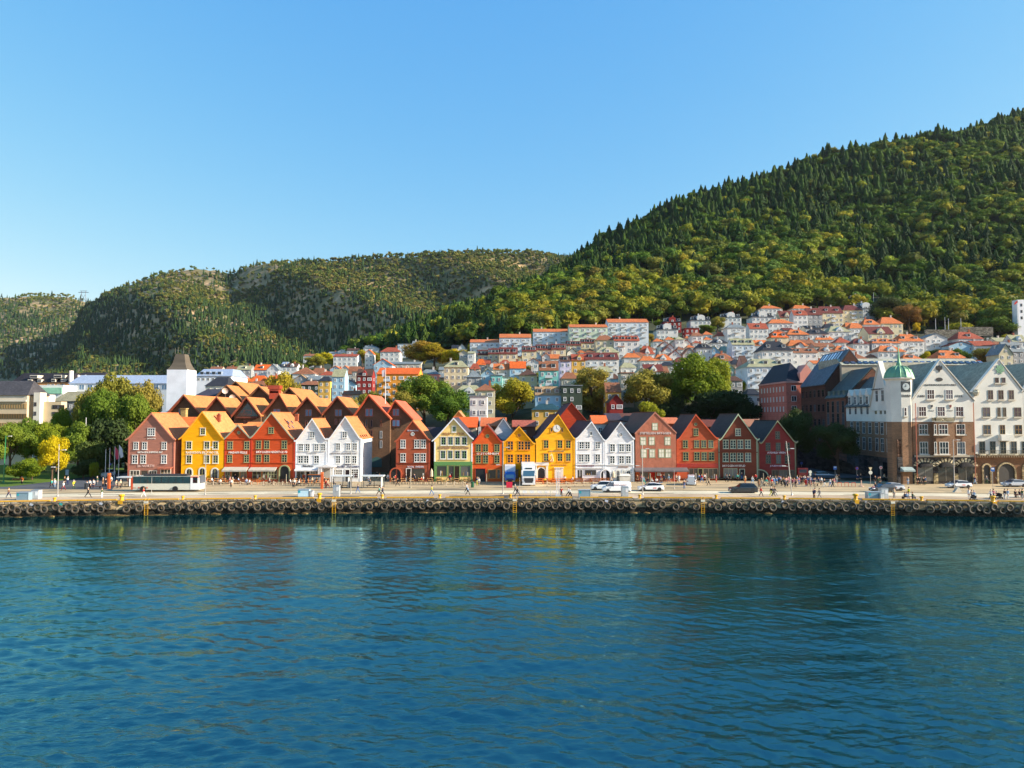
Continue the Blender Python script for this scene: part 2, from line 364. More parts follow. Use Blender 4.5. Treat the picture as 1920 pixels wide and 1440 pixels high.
# water
wm = bpy.data.materials.new('harbour_water'); wm.use_nodes = True; nt = wm.node_tree; N = nt.nodes; L = nt.links; b_ = N['Principled BSDF']
N.remove(b_)
wd = N.new('ShaderNodeBsdfDiffuse'); wd.inputs[0].default_value = (.0002, .014, .019, 1); wg = N.new('ShaderNodeBsdfGlossy'); wg.inputs[0].default_value = (.46, .95, 1, 1); wg.inputs['Roughness'].default_value = .03
fr = N.new('ShaderNodeFresnel'); fr.inputs[0].default_value = 2.5; wx_ = N.new('ShaderNodeMixShader'); L.new(fr.outputs[0], wx_.inputs[0]); L.new(wd.outputs[0], wx_.inputs[1]); L.new(wg.outputs[0], wx_.inputs[2]); L.new(wx_.outputs[0], N['Material Output'].inputs[0])
tc = N.new('ShaderNodeTexCoord')
def wnoise(sc, scale, det, dist=0):
    mp = N.new('ShaderNodeMapping'); mp.inputs['Scale'].default_value = sc; mp.inputs['Rotation'].default_value = (0, 0, .18); L.new(tc.outputs['Object'], mp.inputs[0])
    n = N.new('ShaderNodeTexNoise'); n.inputs['Scale'].default_value = scale; n.inputs['Detail'].default_value = det; n.inputs['Distortion'].default_value = dist; L.new(mp.outputs[0], n.inputs[0]); return n.outputs[0]
big = wnoise((.35, 1, 1), .035, 2); mid = wnoise((.5, 1, 1), 2.3, 5, .35); fine = wnoise((.6, 1, 1), 6.0, 3, .2)
mr = N.new('ShaderNodeMapRange'); L.new(big, mr.inputs[0]); mr.inputs[1].default_value = .38; mr.inputs[2].default_value = .62; mr.inputs[3].default_value = .35; mr.inputs[4].default_value = 1.0
bp = N.new('ShaderNodeBump'); bp.inputs['Distance'].default_value = .08; 
sx_ = N.new('ShaderNodeSeparateXYZ'); L.new(tc.outputs['Object'], sx_.inputs[0]); ml = N.new('ShaderNodeMapRange'); L.new(sx_.outputs[1], ml.inputs[0]); ml.inputs[1].default_value = 38; ml.inputs[2].default_value = 108; ml.inputs[3].default_value = 1.4; ml.inputs[4].default_value = .22   # sheltered under the quay
mm_ = N.new('ShaderNodeMath'); mm_.operation = 'MULTIPLY'; L.new(mr.outputs[0], mm_.inputs[0]); L.new(ml.outputs[0], mm_.inputs[1]); mr = mm_
L.new(mr.outputs[0], bp.inputs['Strength']); L.new(mid, bp.inputs['Height'])
bp2 = N.new('ShaderNodeBump'); bp2.inputs['Distance'].default_value = .02; L.new(mr.outputs[0], bp2.inputs['Strength']); L.new(fine, bp2.inputs['Height']); L.new(bp.outputs[0], bp2.inputs['Normal'])
L.new(bp2.outputs[0], wg.inputs['Normal']); L.new(bp2.outputs[0], fr.inputs['Normal'])
# real swell on the near water, a graded grid that reaches past the frame
wy = np.concatenate([np.arange(-30, 22, 2.0), 22 + np.cumsum(np.linspace(.11, .42, 370))]); wy = wy[wy < 121]; wy = np.append(wy, 121.0)
wx = np.linspace(-1, 1, 720)
XX = np.outer(np.clip(18 + wy * .86, 30, 200), wx); YY = np.repeat(wy[:, None], len(wx), 1)
def swell(x, y):
    z = 0 * x; r = np.random.RandomState(5)
    gust = .55 + .45 * fbm(x, y, .045, 3, 9)
    for k in range(26):
        lam = .55 * 1.15 ** k * (.85 + .3 * r.rand()); a = r.normal(0, .55) + PI / 2; A = .0078 * lam ** .30
        kx, ky = math.cos(a) * 2 * PI / lam, math.sin(a) * 2 * PI / lam
        z = z + A * np.sin(kx * x + ky * y + r.rand() * 6.28 + .5 * np.sin(.11 * x + k))
    fade = np.clip((118 - y) / 50, .2, 1.45)
    return z * fade * (.5 + gust)
ZZ = swell(XX, YY) * (YY > 15)
nv = XX.size; idx = np.arange(nv).reshape(XX.shape); qq = np.stack([idx[:-1,:-1], idx[:-1,1:], idx[1:,1:], idx[1:,:-1]], -1).reshape(-1, 4)
npmesh('water', np.stack([XX, YY, ZZ], -1).reshape(-1, 3), qq, wm, 'structure', True)
b = MB(); b.poly([(-900, -900, -.35), (900, -900, -.35), (900, 122, -.35), (-900, 122, -.35)], wm); tag(b.obj('open_water'), kind='structure')
# weed-covered stones at the foot of the wall
rk = M('stone', (112, 92, 56)); r = random.Random(4)
def rock(x, y, sx, sy, sz, name, label, cat, group):
    b = MB(); vs = []; n = 9
    for j, (rr, zz) in enumerate(((.9, 0), (1, .35), (.72, .8), (.25, 1))):
        for i in range(n):
            t = 2*PI*i/n; k = rr * (1 + r.uniform(-.18, .18)); vs.append((sx*k*math.cos(t), sy*k*math.sin(t), sz*zz*(1+r.uniform(-.15,.15))))
    fs = [(j*n+i, j*n+(i+1)%n, (j+1)*n+(i+1)%n, (j+1)*n+i) for j in range(3) for i in range(n)] + [tuple(range(3*n, 4*n))]
    b.raw(vs, fs, rk); o = b.obj(name, smooth=True); o.location = (x, y, -.25); return tag(o, label, cat, group)
for k, px in enumerate([62,118,225,300,405,520,545,568,640,670,688,792,818,1190,1215,1440]):
    x = PX(px, 116); w = r.uniform(.7, 1.3) * (2.2 if px in (300, 670, 818, 225) else 1)
    rock(x, YQ(x) - .5, w, .5, r.uniform(.34, .5), 'rock', 'low weedy brown rock at the waterline below the tyres of the quay', 'rock', 'rocks at the foot of the quay wall')

# ---------------------------------------------------------------- forests
def sph(n1, n2):
    vs = [(0, 0, 1)]
    for j in range(1, n1):
        for i in range(n2):
            a = PI * j / n1; t = 2 * PI * (i + .5 * (j % 2)) / n2; vs.append((math.sin(a)*math.cos(t), math.sin(a)*math.sin(t), math.cos(a)))
    vs.append((0, 0, -1)); fs = []
    for i in range(n2): fs.append((0, 1 + i, 1 + (i+1) % n2)); fs.append((len(vs)-1, len(vs)-1-n2+(i+1) % n2, len(vs)-1-n2+i))
    for j in range(n1 - 2):
        for i in range(n2):
            a = 1+j*n2+i; b = 1+j*n2+(i+1)%n2; c = a+n2; d = b+n2; fs += [(a, c, b), (b, c, d)]
    return np.array(vs, float), np.array(fs)
def tri_leaves(P0, Nn, size, rs):
    """one ragged triangle per point, facing roughly along Nn"""
    n = len(P0); Nn = Nn + rs.normal(0, .45, Nn.shape); Nn /= np.linalg.norm(Nn, axis=1)[:, None]
    a = np.cross(Nn, rs.normal(0, 1, Nn.shape)); a /= np.linalg.norm(a, axis=1)[:, None]; c = np.cross(Nn, a)
    s = size * (.6 + .8 * rs.rand(n, 1)); out = []
    for k in range(3):
        t = 2 * PI * k / 3 + rs.rand(n, 1) * .9; out.append(P0 + s * (a * np.cos(t) + c * np.sin(t)))
    v = np.stack(out, 1).reshape(-1, 3); return v, np.arange(3 * n).reshape(-1, 3)
def join(parts):
    vs = []; fs = []; n = 0
    for v, f in parts: vs.append(v); fs.append(f + n); n += len(v)
    return np.concatenate(vs), np.concatenate(fs)
def broad(seed, nleaf=440, lobes=8, size=.062, core=True, n1=4, n2=6):
    """unit broadleaf crown+trunk: height 1, crown radius about .42"""
    rs = np.random.RandomState(seed); parts = []; per = nleaf // lobes
    for k in range(lobes):
        t = rs.rand() * 6.28; rr = (.0 if k == 0 else .12 + .17 * rs.rand()); zc = .78 - .05 * rs.rand() if k == 0 else .38 + .34 * rs.rand()
        c = np.array([rr * math.cos(t), rr * math.sin(t), zc]); R = .15 + .09 * rs.rand()
        d = rs.normal(0, 1, (per, 3)); d[:, 2] = np.abs(d[:, 2]) * .9 - .25; d /= np.linalg.norm(d, axis=1)[:, None]
        parts.append(tri_leaves(c + d * R * (.85 + .3 * rs.rand(per, 1)), d, size, rs))
        if core:
            v, f = sph(n1, n2); parts.append((c + v * R * .86 * (1 + rs.normal(0, .07, (len(v), 1))), f))
    tv = []
    for z, w in ((0, .03), (.5, .02)):
        for i in range(3): tv.append((w * math.cos(i * 2.1), w * math.sin(i * 2.1), z))
    parts.append((np.array(tv), np.array([(0,1,4),(0,4,3),(1,2,5),(1,5,4),(2,0,3),(2,3,5)])))
    return join(parts)
def spruce(seed, layers=8, n=9, core=True):
    rs = np.random.RandomState(seed); vs = []; fs = []
    for j in range(layers):
        z0 = .08 + .88 * j / layers; rr = .20 * (1 - j / layers) ** .85 + .015; z1 = z0 + 1.5 / layers
        for i in range(n):
            t = 2 * PI * i / n + rs.rand() * .5; R = rr * (.7 + .6 * rs.rand()); dz = -.02 - .05 * rs.rand(); w = .42
            k = len(vs); vs += [(R*math.cos(t), R*math.sin(t), z0 + dz), (.3*R*math.cos(t+w+.4), .3*R*math.sin(t+w+.4), z1 - .03), (.3*R*math.cos(t-w-.4), .3*R*math.sin(t-w-.4), z1 - .03), (R*.62*math.cos(t+w), R*.62*math.sin(t+w), z0 + dz*.3), (R*.62*math.cos(t-w), R*.62*math.sin(t-w), z0+dz*.3)]
            fs += [(k, k+3, k+1), (k, k+1, k+2), (k, k+2, k+4)]
    m = 6; k = len(vs)
    for i in range(m): vs.append((.12 * math.cos(6.283*i/m), .12 * math.sin(6.283*i/m), .05))
    vs.append((0, 0, 1.02)); fs += [(k+i, k+(i+1) % m, k+m) for i in range(m)]
    return np.array(vs, float), np.array(fs)
def scatter(name, protos, which, pos, hgt, wid, col, mat, seed=1):
    rs = np.random.RandomState(seed); V = []; Q = []; C = []; n0 = 0
    for p, (v, f) in enumerate(protos):
        s = np.where(which == p)[0]
        if not len(s): continue
        a = rs.rand(len(s)) * 6.283; ca, sa = np.cos(a)[:, None], np.sin(a)[:, None]
        x = (v[:, 0] * ca - v[:, 1] * sa) * wid[s][:, None] + pos[s, 0][:, None]; y = (v[:, 0] * sa + v[:, 1] * ca) * wid[s][:, None] + pos[s, 1][:, None]
        z = v[:, 2] * hgt[s][:, None] + pos[s, 2][:, None]
        V.append(np.stack([x, y, z], -1).reshape(-1, 3)); nv = len(v)
        Q.append((f[None] + (n0 + np.arange(len(s)) * nv)[:, None, None]).reshape(-1, 3)); n0 += nv * len(s)
        cc = np.repeat(col[s][:, None, :], nv, 1) * (1 + rs.normal(0, .1, (len(s), nv, 1))); C.append(cc.reshape(-1, 3))
    C = np.clip(np.concatenate(C), 0, 1)
    return npmesh(name, np.concatenate(V), np.concatenate(Q), mat, 'stuff', False, np.concatenate([C, np.ones((len(C), 1))], 1))
BP = [broad(s) for s in range(5)]; SP = [spruce(s) for s in range(4)]
LG = [lin(c) for c in ((76,100,34),(92,112,36),(112,124,38),(66,92,36),(130,134,40),(96,106,44),(116,116,46),(84,106,46),(146,140,44))]
LD = [lin(c) for c in ((50,76,30),(60,88,32),(44,66,30),(74,98,34),(52,74,36))]
fm = forest_mat('forest_leaves')
def hill_trees():
    rs = np.random.RandomState(21); n = 36000
    u = rs.uniform(480, 2150, n); y = np.sqrt(rs.uniform(365**2, 960**2, n)); x = (u - 960) / F * y; z = TERR(x, y)
    # lower edge of the wood (photo rows) by column
    py = 780 - (z - CZ) / y * F
    edge = np.interp(u, [480,640,700,760,880,990,1130,1230,1400,1560,1680,1920,2200], [694,674,662,662,650,640,612,606,594,580,618,626,626])
    ok = (py < edge); u, x, y, z, py = u[ok], x[ok], y[ok], z[ok], py[ok]; edge0 = edge[ok]
    # thin to spacing
    cell = {}; keep = []
    for i in range(len(x)):
        low = py[i] > edge0[i] - 105 and rs.rand() < .9; cs = 8.6 if low else 5.6
        k = (low, int(x[i] // cs), int(y[i] // cs))
        if k in cell: continue
        cell[k] = 1; keep.append(i)
    keep = np.array(keep); u, x, y, z, py = u[keep], x[keep], y[keep], z[keep], py[keep]
    # drop what lies well behind the crest
    crest = np.interp(u, TUa, [700,700,700,700,700,700,700,790,800,810,950,950]); ok = y < crest + 45
    u, x, y, z, py = u[ok], x[ok], y[ok], z[ok], py[ok]; edge = np.interp(u, [480,640,700,760,880,990,1130,1230,1400,1560,1680,1920,2200], [694,674,662,662,650,640,612,606,594,580,618,626,626])
    d = edge - py; nz = fbm(x, y, .016, 3, 4); pb = np.clip(1.5 - d / 95 + nz * 1.3, .2, 1) ; pb = np.where(u > 1560, np.clip(pb + .3 + nz * 1.0, .2, 1), pb); pb = np.where(u < 1060, np.clip(.55 - (1060 - u) / 600 + nz * .9, .15, .8), pb)  # spruce-rich left spur; the dark trees also stand in for its shade
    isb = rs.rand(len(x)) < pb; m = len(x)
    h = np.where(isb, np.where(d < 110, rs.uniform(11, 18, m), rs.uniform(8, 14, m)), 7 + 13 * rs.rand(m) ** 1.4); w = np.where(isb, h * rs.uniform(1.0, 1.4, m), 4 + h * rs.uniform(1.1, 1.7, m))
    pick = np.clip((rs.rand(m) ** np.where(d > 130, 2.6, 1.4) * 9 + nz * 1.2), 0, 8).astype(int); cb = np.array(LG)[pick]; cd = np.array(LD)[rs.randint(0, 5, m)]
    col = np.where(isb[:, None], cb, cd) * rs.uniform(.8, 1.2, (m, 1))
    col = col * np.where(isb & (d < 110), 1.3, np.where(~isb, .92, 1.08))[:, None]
    which = np.where(isb, rs.randint(0, 5, m), 5 + rs.randint(0, 4, m))
    pos = np.stack([x, y, z - .4], -1)
    return pos, h, w, col, which, isb, py, u
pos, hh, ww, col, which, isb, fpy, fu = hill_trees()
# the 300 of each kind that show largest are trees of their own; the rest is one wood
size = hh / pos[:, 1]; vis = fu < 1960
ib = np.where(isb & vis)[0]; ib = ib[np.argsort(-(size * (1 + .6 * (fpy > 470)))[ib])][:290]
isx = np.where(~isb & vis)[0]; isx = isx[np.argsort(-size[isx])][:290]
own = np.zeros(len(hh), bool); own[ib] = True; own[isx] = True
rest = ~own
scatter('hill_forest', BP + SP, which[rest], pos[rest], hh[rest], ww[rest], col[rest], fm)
PM = []
for v, f in BP + SP:
    me = bpy.data.meshes.new('hill_tree_shape'); me.from_pydata(v.tolist(), [], f.tolist()); PM.append(me)
LMb = [M('leaf', c) for c in ((84,106,36),(110,122,38),(142,142,40),(70,94,36),(118,112,46),(146,140,44),(98,106,48))]
LMs = [M('leaf', c) for c in ((52,78,30),(66,92,34),(46,70,34))]
bn = ['dark green','olive green','yellow green','deep green','russet','golden','grey green']; sn = ['green','mid green','blue green']
PMc = {}
def where(u, py):
    lv = 'high ' if py < 430 else 'halfway up ' if py < 520 else 'low down '
    if u > 1180: return lv + ('above the white villas' if u < 1420 else 'above the terraced flats' if u < 1560 else 'above the black roofed villa' if u < 1700 else 'behind the terrace flagpoles' if u < 1820 else 'at the right edge')
    e = 'above the white apartment blocks' if u < 1180 else 'above the white villas' if u < 1420 else 'above the terraced flats' if u < 1640 else 'behind the flagpoles on the wooded slope'
    if u < 860: e = 'on the dark spur over the old town'
    return e
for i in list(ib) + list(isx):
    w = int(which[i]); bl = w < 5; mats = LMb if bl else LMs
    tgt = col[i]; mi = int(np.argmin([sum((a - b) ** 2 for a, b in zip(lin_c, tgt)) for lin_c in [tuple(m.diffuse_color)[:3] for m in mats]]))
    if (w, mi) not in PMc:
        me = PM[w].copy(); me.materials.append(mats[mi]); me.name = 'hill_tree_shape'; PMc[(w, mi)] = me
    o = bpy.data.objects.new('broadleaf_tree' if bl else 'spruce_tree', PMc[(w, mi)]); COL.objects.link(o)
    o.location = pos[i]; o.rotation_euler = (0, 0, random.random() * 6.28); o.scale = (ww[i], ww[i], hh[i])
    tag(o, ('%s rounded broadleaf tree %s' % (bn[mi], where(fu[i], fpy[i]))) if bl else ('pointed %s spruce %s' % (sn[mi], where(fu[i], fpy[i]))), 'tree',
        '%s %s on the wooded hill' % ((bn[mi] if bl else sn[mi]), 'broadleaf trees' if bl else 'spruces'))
def far_trees(name, fn, u0, u1, y0, y1, n, cellsz, seed, ucut, hmul=1, rockt=.62):
    rs = np.random.RandomState(seed); u = rs.uniform(u0, u1, n); y = np.sqrt(rs.uniform(y0**2, y1**2, n)); x = (u - 960) / F * y; z = fn(x, y); py = 780 - (z - CZ) / y * F
    ok = ucut(u, py, y); x, y, z, py, u = x[ok], y[ok], z[ok], py[ok], u[ok]; cell = {}; keep = []
    rocky = fbm(x, y, .012, 4, 6) + .5 * fbm(x, y, .05, 2, 3) + .55 * np.clip((560 - py) / 60, -.6, 1) * (u < 560) ; k2 = rs.rand(len(x)) > np.clip((rocky - .46) * 3, 0, .86)
    if name == 'mountain_forest': top = np.interp(u, MU, MP); bare = ((py - top) < 42 + 18 * fbm(x, y, .02, 2, 5)) & (u > 235) & (u < 505) & (fbm(x, y, .04, 3, 2) > -.5); k2 &= ~(bare & (rs.rand(len(x)) < .9))
    else: k2 &= ~((py < 620) & (fbm(x, y, .015, 3, 2) > .02) & (rs.rand(len(x)) < .85))
    for i in range(len(x)):
        k = (int(x[i] // cellsz), int(y[i] // cellsz))
        if k in cell or not k2[i]: continue
        cell[k] = 1; keep.append(i)
    x, y, z, py, u = x[keep], y[keep], z[keep], py[keep], u[keep]; m = len(x); nz = fbm(x, y, .01, 3, 7)
    isb = rs.rand(m) < np.clip(.5 + nz * 1.1 + np.clip((600 - py) / 200, -.3, .5), .1, .95)
    h = np.where(isb, rs.uniform(6, 12, m), rs.uniform(9, 17, m)) * hmul; w = h * np.where(isb, rs.uniform(1, 1.4, m), rs.uniform(1, 1.3, m))
    c1 = np.array([lin(c) for c in ((92,108,46),(106,114,50),(120,120,56),(82,100,46),(130,122,60),(98,102,54))]); c2 = np.array([lin(c) for c in ((56,78,42),(66,88,46),(50,70,42))])
    col = np.where(isb[:, None], c1[np.clip(rs.rand(m) ** 1.2 * 6 + nz, 0, 5).astype(int)], c2[rs.randint(0, 3, m)]) * rs.uniform(.8, 1.2, (m, 1))
    which = np.where(isb, rs.randint(0, 3, m), 3 + rs.randint(0, 2, m))
    scatter(name, [broad(s + 30, 40, 5, .16, True, 3, 5) for s in range(3)] + [spruce(s + 9, 4, 6) for s in range(2)], which, np.stack([x, y, z - .3], -1), h, w, col, fm, seed)
far_trees('mountain_forest', MOUNT, 20, 1150, 880, 1960, 80000, 8.2, 3, lambda u, py, y: (py < 712) & (y < 1750 + 130 * np.sin(u / 170.) + 12))
far_trees('far_hill_forest', FARA, -150, 330, 1550, 2540, 26000, 14, 4, lambda u, py, y: (py < 712) & (y < 2510), 1.25)
# ================================================================ BUILDERS
def text(parent, s, x0, x1, zc, y, m, name='lettering', h=None, thick=.05, font_w=None):
    """raised lettering, facing the camera, between x0 and x1, centred on height zc"""
    cu = bpy.data.curves.new(name, 'FONT'); cu.body = s; cu.align_x = 'CENTER'; cu.align_y = 'CENTER'; cu.extrude = .01; cu.offset = .012; cu.resolution_u = 1
    o = bpy.data.objects.new(name, cu); COL.objects.link(o)
    dg = bpy.context.evaluated_depsgraph_get(); me = bpy.data.meshes.new_from_object(o.evaluated_get(dg)); bpy.data.objects.remove(o); bpy.data.curves.remove(cu)
    n = len(me.vertices); co = np.empty(n * 3, np.float32); me.vertices.foreach_get('co', co); co = co.reshape(-1, 3)
    w = co[:, 0].max() - co[:, 0].min(); hh = co[:, 1].max() - co[:, 1].min()
    sx = (x1 - x0) / w; sy = (h / hh) if h else min(sx, sx) * 1.0
    X = (co[:, 0] - (co[:, 0].max() + co[:, 0].min()) / 2) * sx; Z = (co[:, 1] - (co[:, 1].max() + co[:, 1].min()) / 2) * sy; Yc = -co[:, 2] * (thick / .02)
    off = origin(parent)
    me.vertices.foreach_set('co', np.stack([X, Yc, Z], -1).astype(np.float32).ravel()); me.materials.clear(); me.materials.append(m); me.update()
    t = bpy.data.objects.new(name, me); COL.objects.link(t); t.parent = parent; t.location = ((x0 + x1) / 2 - off[0], y - off[1], zc - off[2]); return t
def text_side(parent, s, x, y0, y1, zc, m, h, name='lettering'):
    """lettering on a wall that faces -X"""
    t = text(parent, s, 0, abs(y1 - y0), zc, 0, m, name, h); off = origin(parent)
    t.location = (x - off[0], (y0 + y1) / 2 - off[1], zc - off[2]); t.rotation_euler = (0, 0, -PI / 2); return t
def window(parent, xc, zc, w, h, y, fm_, cols=2, rows=3, cas=.1, mun=.05, glass=GL, sill=True, arch=False, out=.07, casm=None):
    """a framed window on a wall that faces the camera at depth y"""
    b = MB(); x0, x1, z0, z1 = xc - w/2, xc + w/2, zc - h/2, zc + h/2; yo = y - out; cm = casm or fm_
    if arch:
        zs = z1 - w / 2; n = 10
        for k in range(n):
            a0, a1 = PI * k / n, PI * (k + 1) / n
            def q(a, r): return (xc + r * math.cos(a), zs + r * math.sin(a))
            o0, o1, i0, i1 = q(a0, w/2), q(a1, w/2), q(a0, w/2 - cas), q(a1, w/2 - cas)
            b.extr([(o0[0], yo, o0[1]), (o1[0], yo, o1[1]), (i1[0], yo, i1[1]), (i0[0], yo, i0[1])], (0, out, 0), cm)
        b.box(x0, x0 + cas, yo, y, z0, zs, cm); b.box(x1 - cas, x1, yo, y, z0, zs, cm); ztop = zs + w / 2 - cas
    else:
        b.box(x0, x0 + cas, yo, y, z0, z1, cm); b.box(x1 - cas, x1, yo, y, z0, z1, cm)
        b.box(x0 + cas, x1 - cas, yo, y, z1 - cas, z1, cm); ztop = z1 - cas
        b.box(x0 + cas, x1 - cas, yo, y, z0, z0 + cas, cm)
    gx0, gx1, gz0 = x0 + cas, x1 - cas, z0 + (0 if arch else cas)
    for c in range(1, cols):
        xx = gx0 + (gx1 - gx0) * c / cols; k = mun * (1.7 if cols == 2 else 1); b.box(xx - k/2, xx + k/2, yo + .02, y, gz0, ztop, fm_)
    for r_ in range(1, rows):
        zz = gz0 + (ztop - gz0) * r_ / rows; b.box(gx0, gx1, yo + .025, y - .002, zz - mun/2, zz + mun/2, fm_)
    f = b.obj('window', parent)
    g = MB(); yg = y - .025
    if arch:
        pts = [(gx0, yg, gz0), (gx1, yg, gz0)] + [(xc + (w/2 - cas) * math.cos(PI * k / 10), yg, zs + (w/2 - cas) * math.sin(PI * k / 10)) for k in range(11)]
        g.poly(pts, glass)
    else: g.poly([(gx0, yg, gz0), (gx1, yg, gz0), (gx1, yg, ztop), (gx0, yg, ztop)], glass)
    p = g.obj('pane', f)
    if sill:
        s = MB(); s.box(x0 - .08, x1 + .08, y - out - .1, y, z0 - .09, z0 - .003, cm); s.obj('sill', f)
        if not arch:
            s = MB(); s.box(x0 - .06, x1 + .06, y - out - .07, y, z1 + .003, z1 + .08, cm); s.obj('window_cap', f)
    return f
def roundwin(parent, xc, zc, r, y, fm_, glass=GL):
    b = MB(); n = 16
    for k in range(n):
        a0, a1 = 2*PI*k/n, 2*PI*(k+1)/n; q = lambda a, rr: (xc + rr*math.cos(a), y - .07, zc + rr*math.sin(a))
        b.extr([q(a0, r), q(a1, r), q(a1, r*.72), q(a0, r*.72)], (0, .07, 0), fm_)
    b.box(xc - .04, xc + .04, y - .06, y, zc - r*.72, zc + r*.72, fm_); b.box(xc - r*.72, xc + r*.72, y - .055, y, zc - .035, zc + .035, fm_)
    f = b.obj('round_window', parent); g = MB(); g.poly([(xc + r*.72*math.cos(2*PI*k/n), y - .02, zc + r*.72*math.sin(2*PI*k/n)) for k in range(n)], glass); g.obj('pane', f)
def archhole(parent, px0, px1, pyt, Y, fm_, zb=2.4, depth=.25, cas=.25, name='archway', dark=None, flat=1.0):
    x0, x1 = PX(px0, Y), PX(px1, Y); zt = PZ(pyt, Y); w = x1 - x0; xc = (x0 + x1) / 2; rise = w / 2 * flat; zs = zt - rise; n = 12
    b = MB(); y0 = Y - depth
    for k in range(n):
        a0, a1 = PI*k/n, PI*(k+1)/n; q = lambda a, c: (xc + (w/2 - c)*math.cos(a), y0, zs + (rise - c)*math.sin(a))
        b.extr([q(a0, 0), q(a1, 0), q(a1, cas), q(a0, cas)], (0, depth, 0), fm_)
    b.box(x0, x0 + cas, y0, Y, zb, zs, fm_); b.box(x1 - cas, x1, y0, Y, zb, zs, fm_); f = b.obj(name, parent)
    g = MB(); g.poly([(x0 + cas, Y - .02, zb), (x1 - cas, Y - .02, zb)] + [(xc + (w/2 - cas)*math.cos(PI*k/12), Y - .02, zs + (rise - cas)*math.sin(PI*k/12)) for k in range(13)], dark or BLACK); g.obj('passage_shade', f)  # flat dark sheet painted in for the shade inside the arch
    return f
def shopfront(parent, px0, px1, py0, py1, Y, fm_, cols=3, rows=1, glass=None, cas=.14, goods=True, seed=1):
    x0, x1 = PX(px0, Y), PX(px1, Y); z1, z0 = PZ(py0, Y), PZ(py1, Y)
    f = window(parent, (x0+x1)/2, (z0+z1)/2, x1-x0, z1-z0, Y, fm_, cols, rows, cas, .09, glass or GLS, False); f.name = 'shop_window'
    if goods:
        r = random.Random(seed); b = MB(); cs = [M('plain', c) for c in ((190,170,140),(150,60,50),(210,205,195),(90,100,120),(170,130,60))]
        for k in range(int((x1 - x0) * 1.6)):
            x = r.uniform(x0 + .3, x1 - .3); hh = r.uniform(.3, 1.1) * min(1, (z1 - z0) / 2); ww = r.uniform(.1, .28); b.box(x - ww/2, x + ww/2, Y - .05, Y - .028, z0 + .15, z0 + .15 + hh, cs[r.randrange(5)])
        b.obj('display', f)
    return f
GLS = M('glass', (62, 60, 54), rough=.12)
def roofprof(xl, xr, zl, zr, xp, zp, kick):
    """profile from left eave over the ridge to right eave; kick bends it outwards near the eaves"""
    def side(xe, ze):
        if kick <= 0: return [(xe, ze)]
        xm = xp + (xe - xp) * .80; zm = zp + (ze - zp) * .80 - kick; xm2 = xp + (xe - xp) * .9; zm2 = zp + (ze - zp) * .9 - kick * .82
        return [(xe, ze), (xm2, zm2), (xm, zm)]
    L_ = side(xl, zl); R_ = side(xr, zr)
    return L_ + [(xp, zp)] + R_[::-1]
def gable_house(name, label, cat, Y, base, x0, x1, el, er, rx, rz, depth, wallc, roofc, trimc, kick=.25, over=.4, eave=.35, rooftype='tile', wallkind='wood', th=.22, barge=True, group=None, trimw=.3, sidec=None):
    """x0,x1 wall; el,er = (x,z) eave tips; ridge (rx,rz)"""
    t = T(name, label, cat, ((x0+x1)/2, Y, base), group); wm_ = wallc if not isinstance(wallc, tuple) else M(wallkind, wallc); rm = M(rooftype, roofc); tm = M('paint', trimc)
    prof = roofprof(el[0], er[0], el[1], er[1], rx, rz, kick)
    # wall polygon follows the underside of the roof
    def zat(x):
        for (a, za), (c, zc_) in zip(prof, prof[1:]):
            if a <= x <= c: return za + (zc_ - za) * (x - a) / max(c - a, 1e-6) - .12
        return prof[0][1] - .12
    inner = [(x, z - .12) for x, z in prof if x0 < x < x1]
    out = [(x0, base - .4), (x1, base - .4), (x1, zat(x1))] + inner[::-1] + [(x0, zat(x0))]
    b = MB(); b.poly([(x, Y, z) for x, z in out], wm_); b.poly([(x, Y + depth, z) for x, z in out][::-1], wm_)
    sm_ = M(wallkind, sidec) if sidec else wm_
    b.poly([(x0, Y + depth, base - .4), (x0, Y, base - .4), (x0, Y, zat(x0)), (x0, Y + depth, zat(x0))], sm_); b.poly([(x1, Y, base - .4), (x1, Y + depth, base - .4), (x1, Y + depth, zat(x1)), (x1, Y, zat(x1))], sm_)
    b.obj('wall', t)
    b = MB(); ya, yb = Y - over, Y + depth + .2
    for (a, za), (c, zc_) in zip(prof, prof[1:]):
        b.extr([(a, ya, za), (c, ya, zc_), (c, ya, zc_ - th), (a, ya, za - th)], (0, yb - ya, 0), rm)
    b.box(rx - .14, rx + .14, ya - .003, yb, rz - .05, rz + .09, rm)
    roof = b.obj('roof', t)
    if barge:
        b = MB()
        for (a, za), (c, zc_) in zip(prof, prof[1:]):
            b.extr([(a, ya - .06, za + .05), (c, ya - .06, zc_ + .05), (c, ya - .06, zc_ - trimw), (a, ya - .06, za - trimw)], (0, .055, 0), tm)
        b.obj('bargeboard', t)
    return t, roof
def chimney(parent, x, y, z0, z1, w, c=(150, 84, 60)):
    b = MB(); m = M('brick', c); b.box(x-w/2, x+w/2, y-w/2, y+w/2, z0, z1, m); b.box(x-w/2-.06, x+w/2+.06, y-w/2-.06, y+w/2+.06, z1-.25, z1-.1, m); b.box(x-w*.25, x+w*.25, y-w*.25, y+w*.25, z1, z1+.25, M('plain', (70,60,55))); return b.obj('chimney', parent)

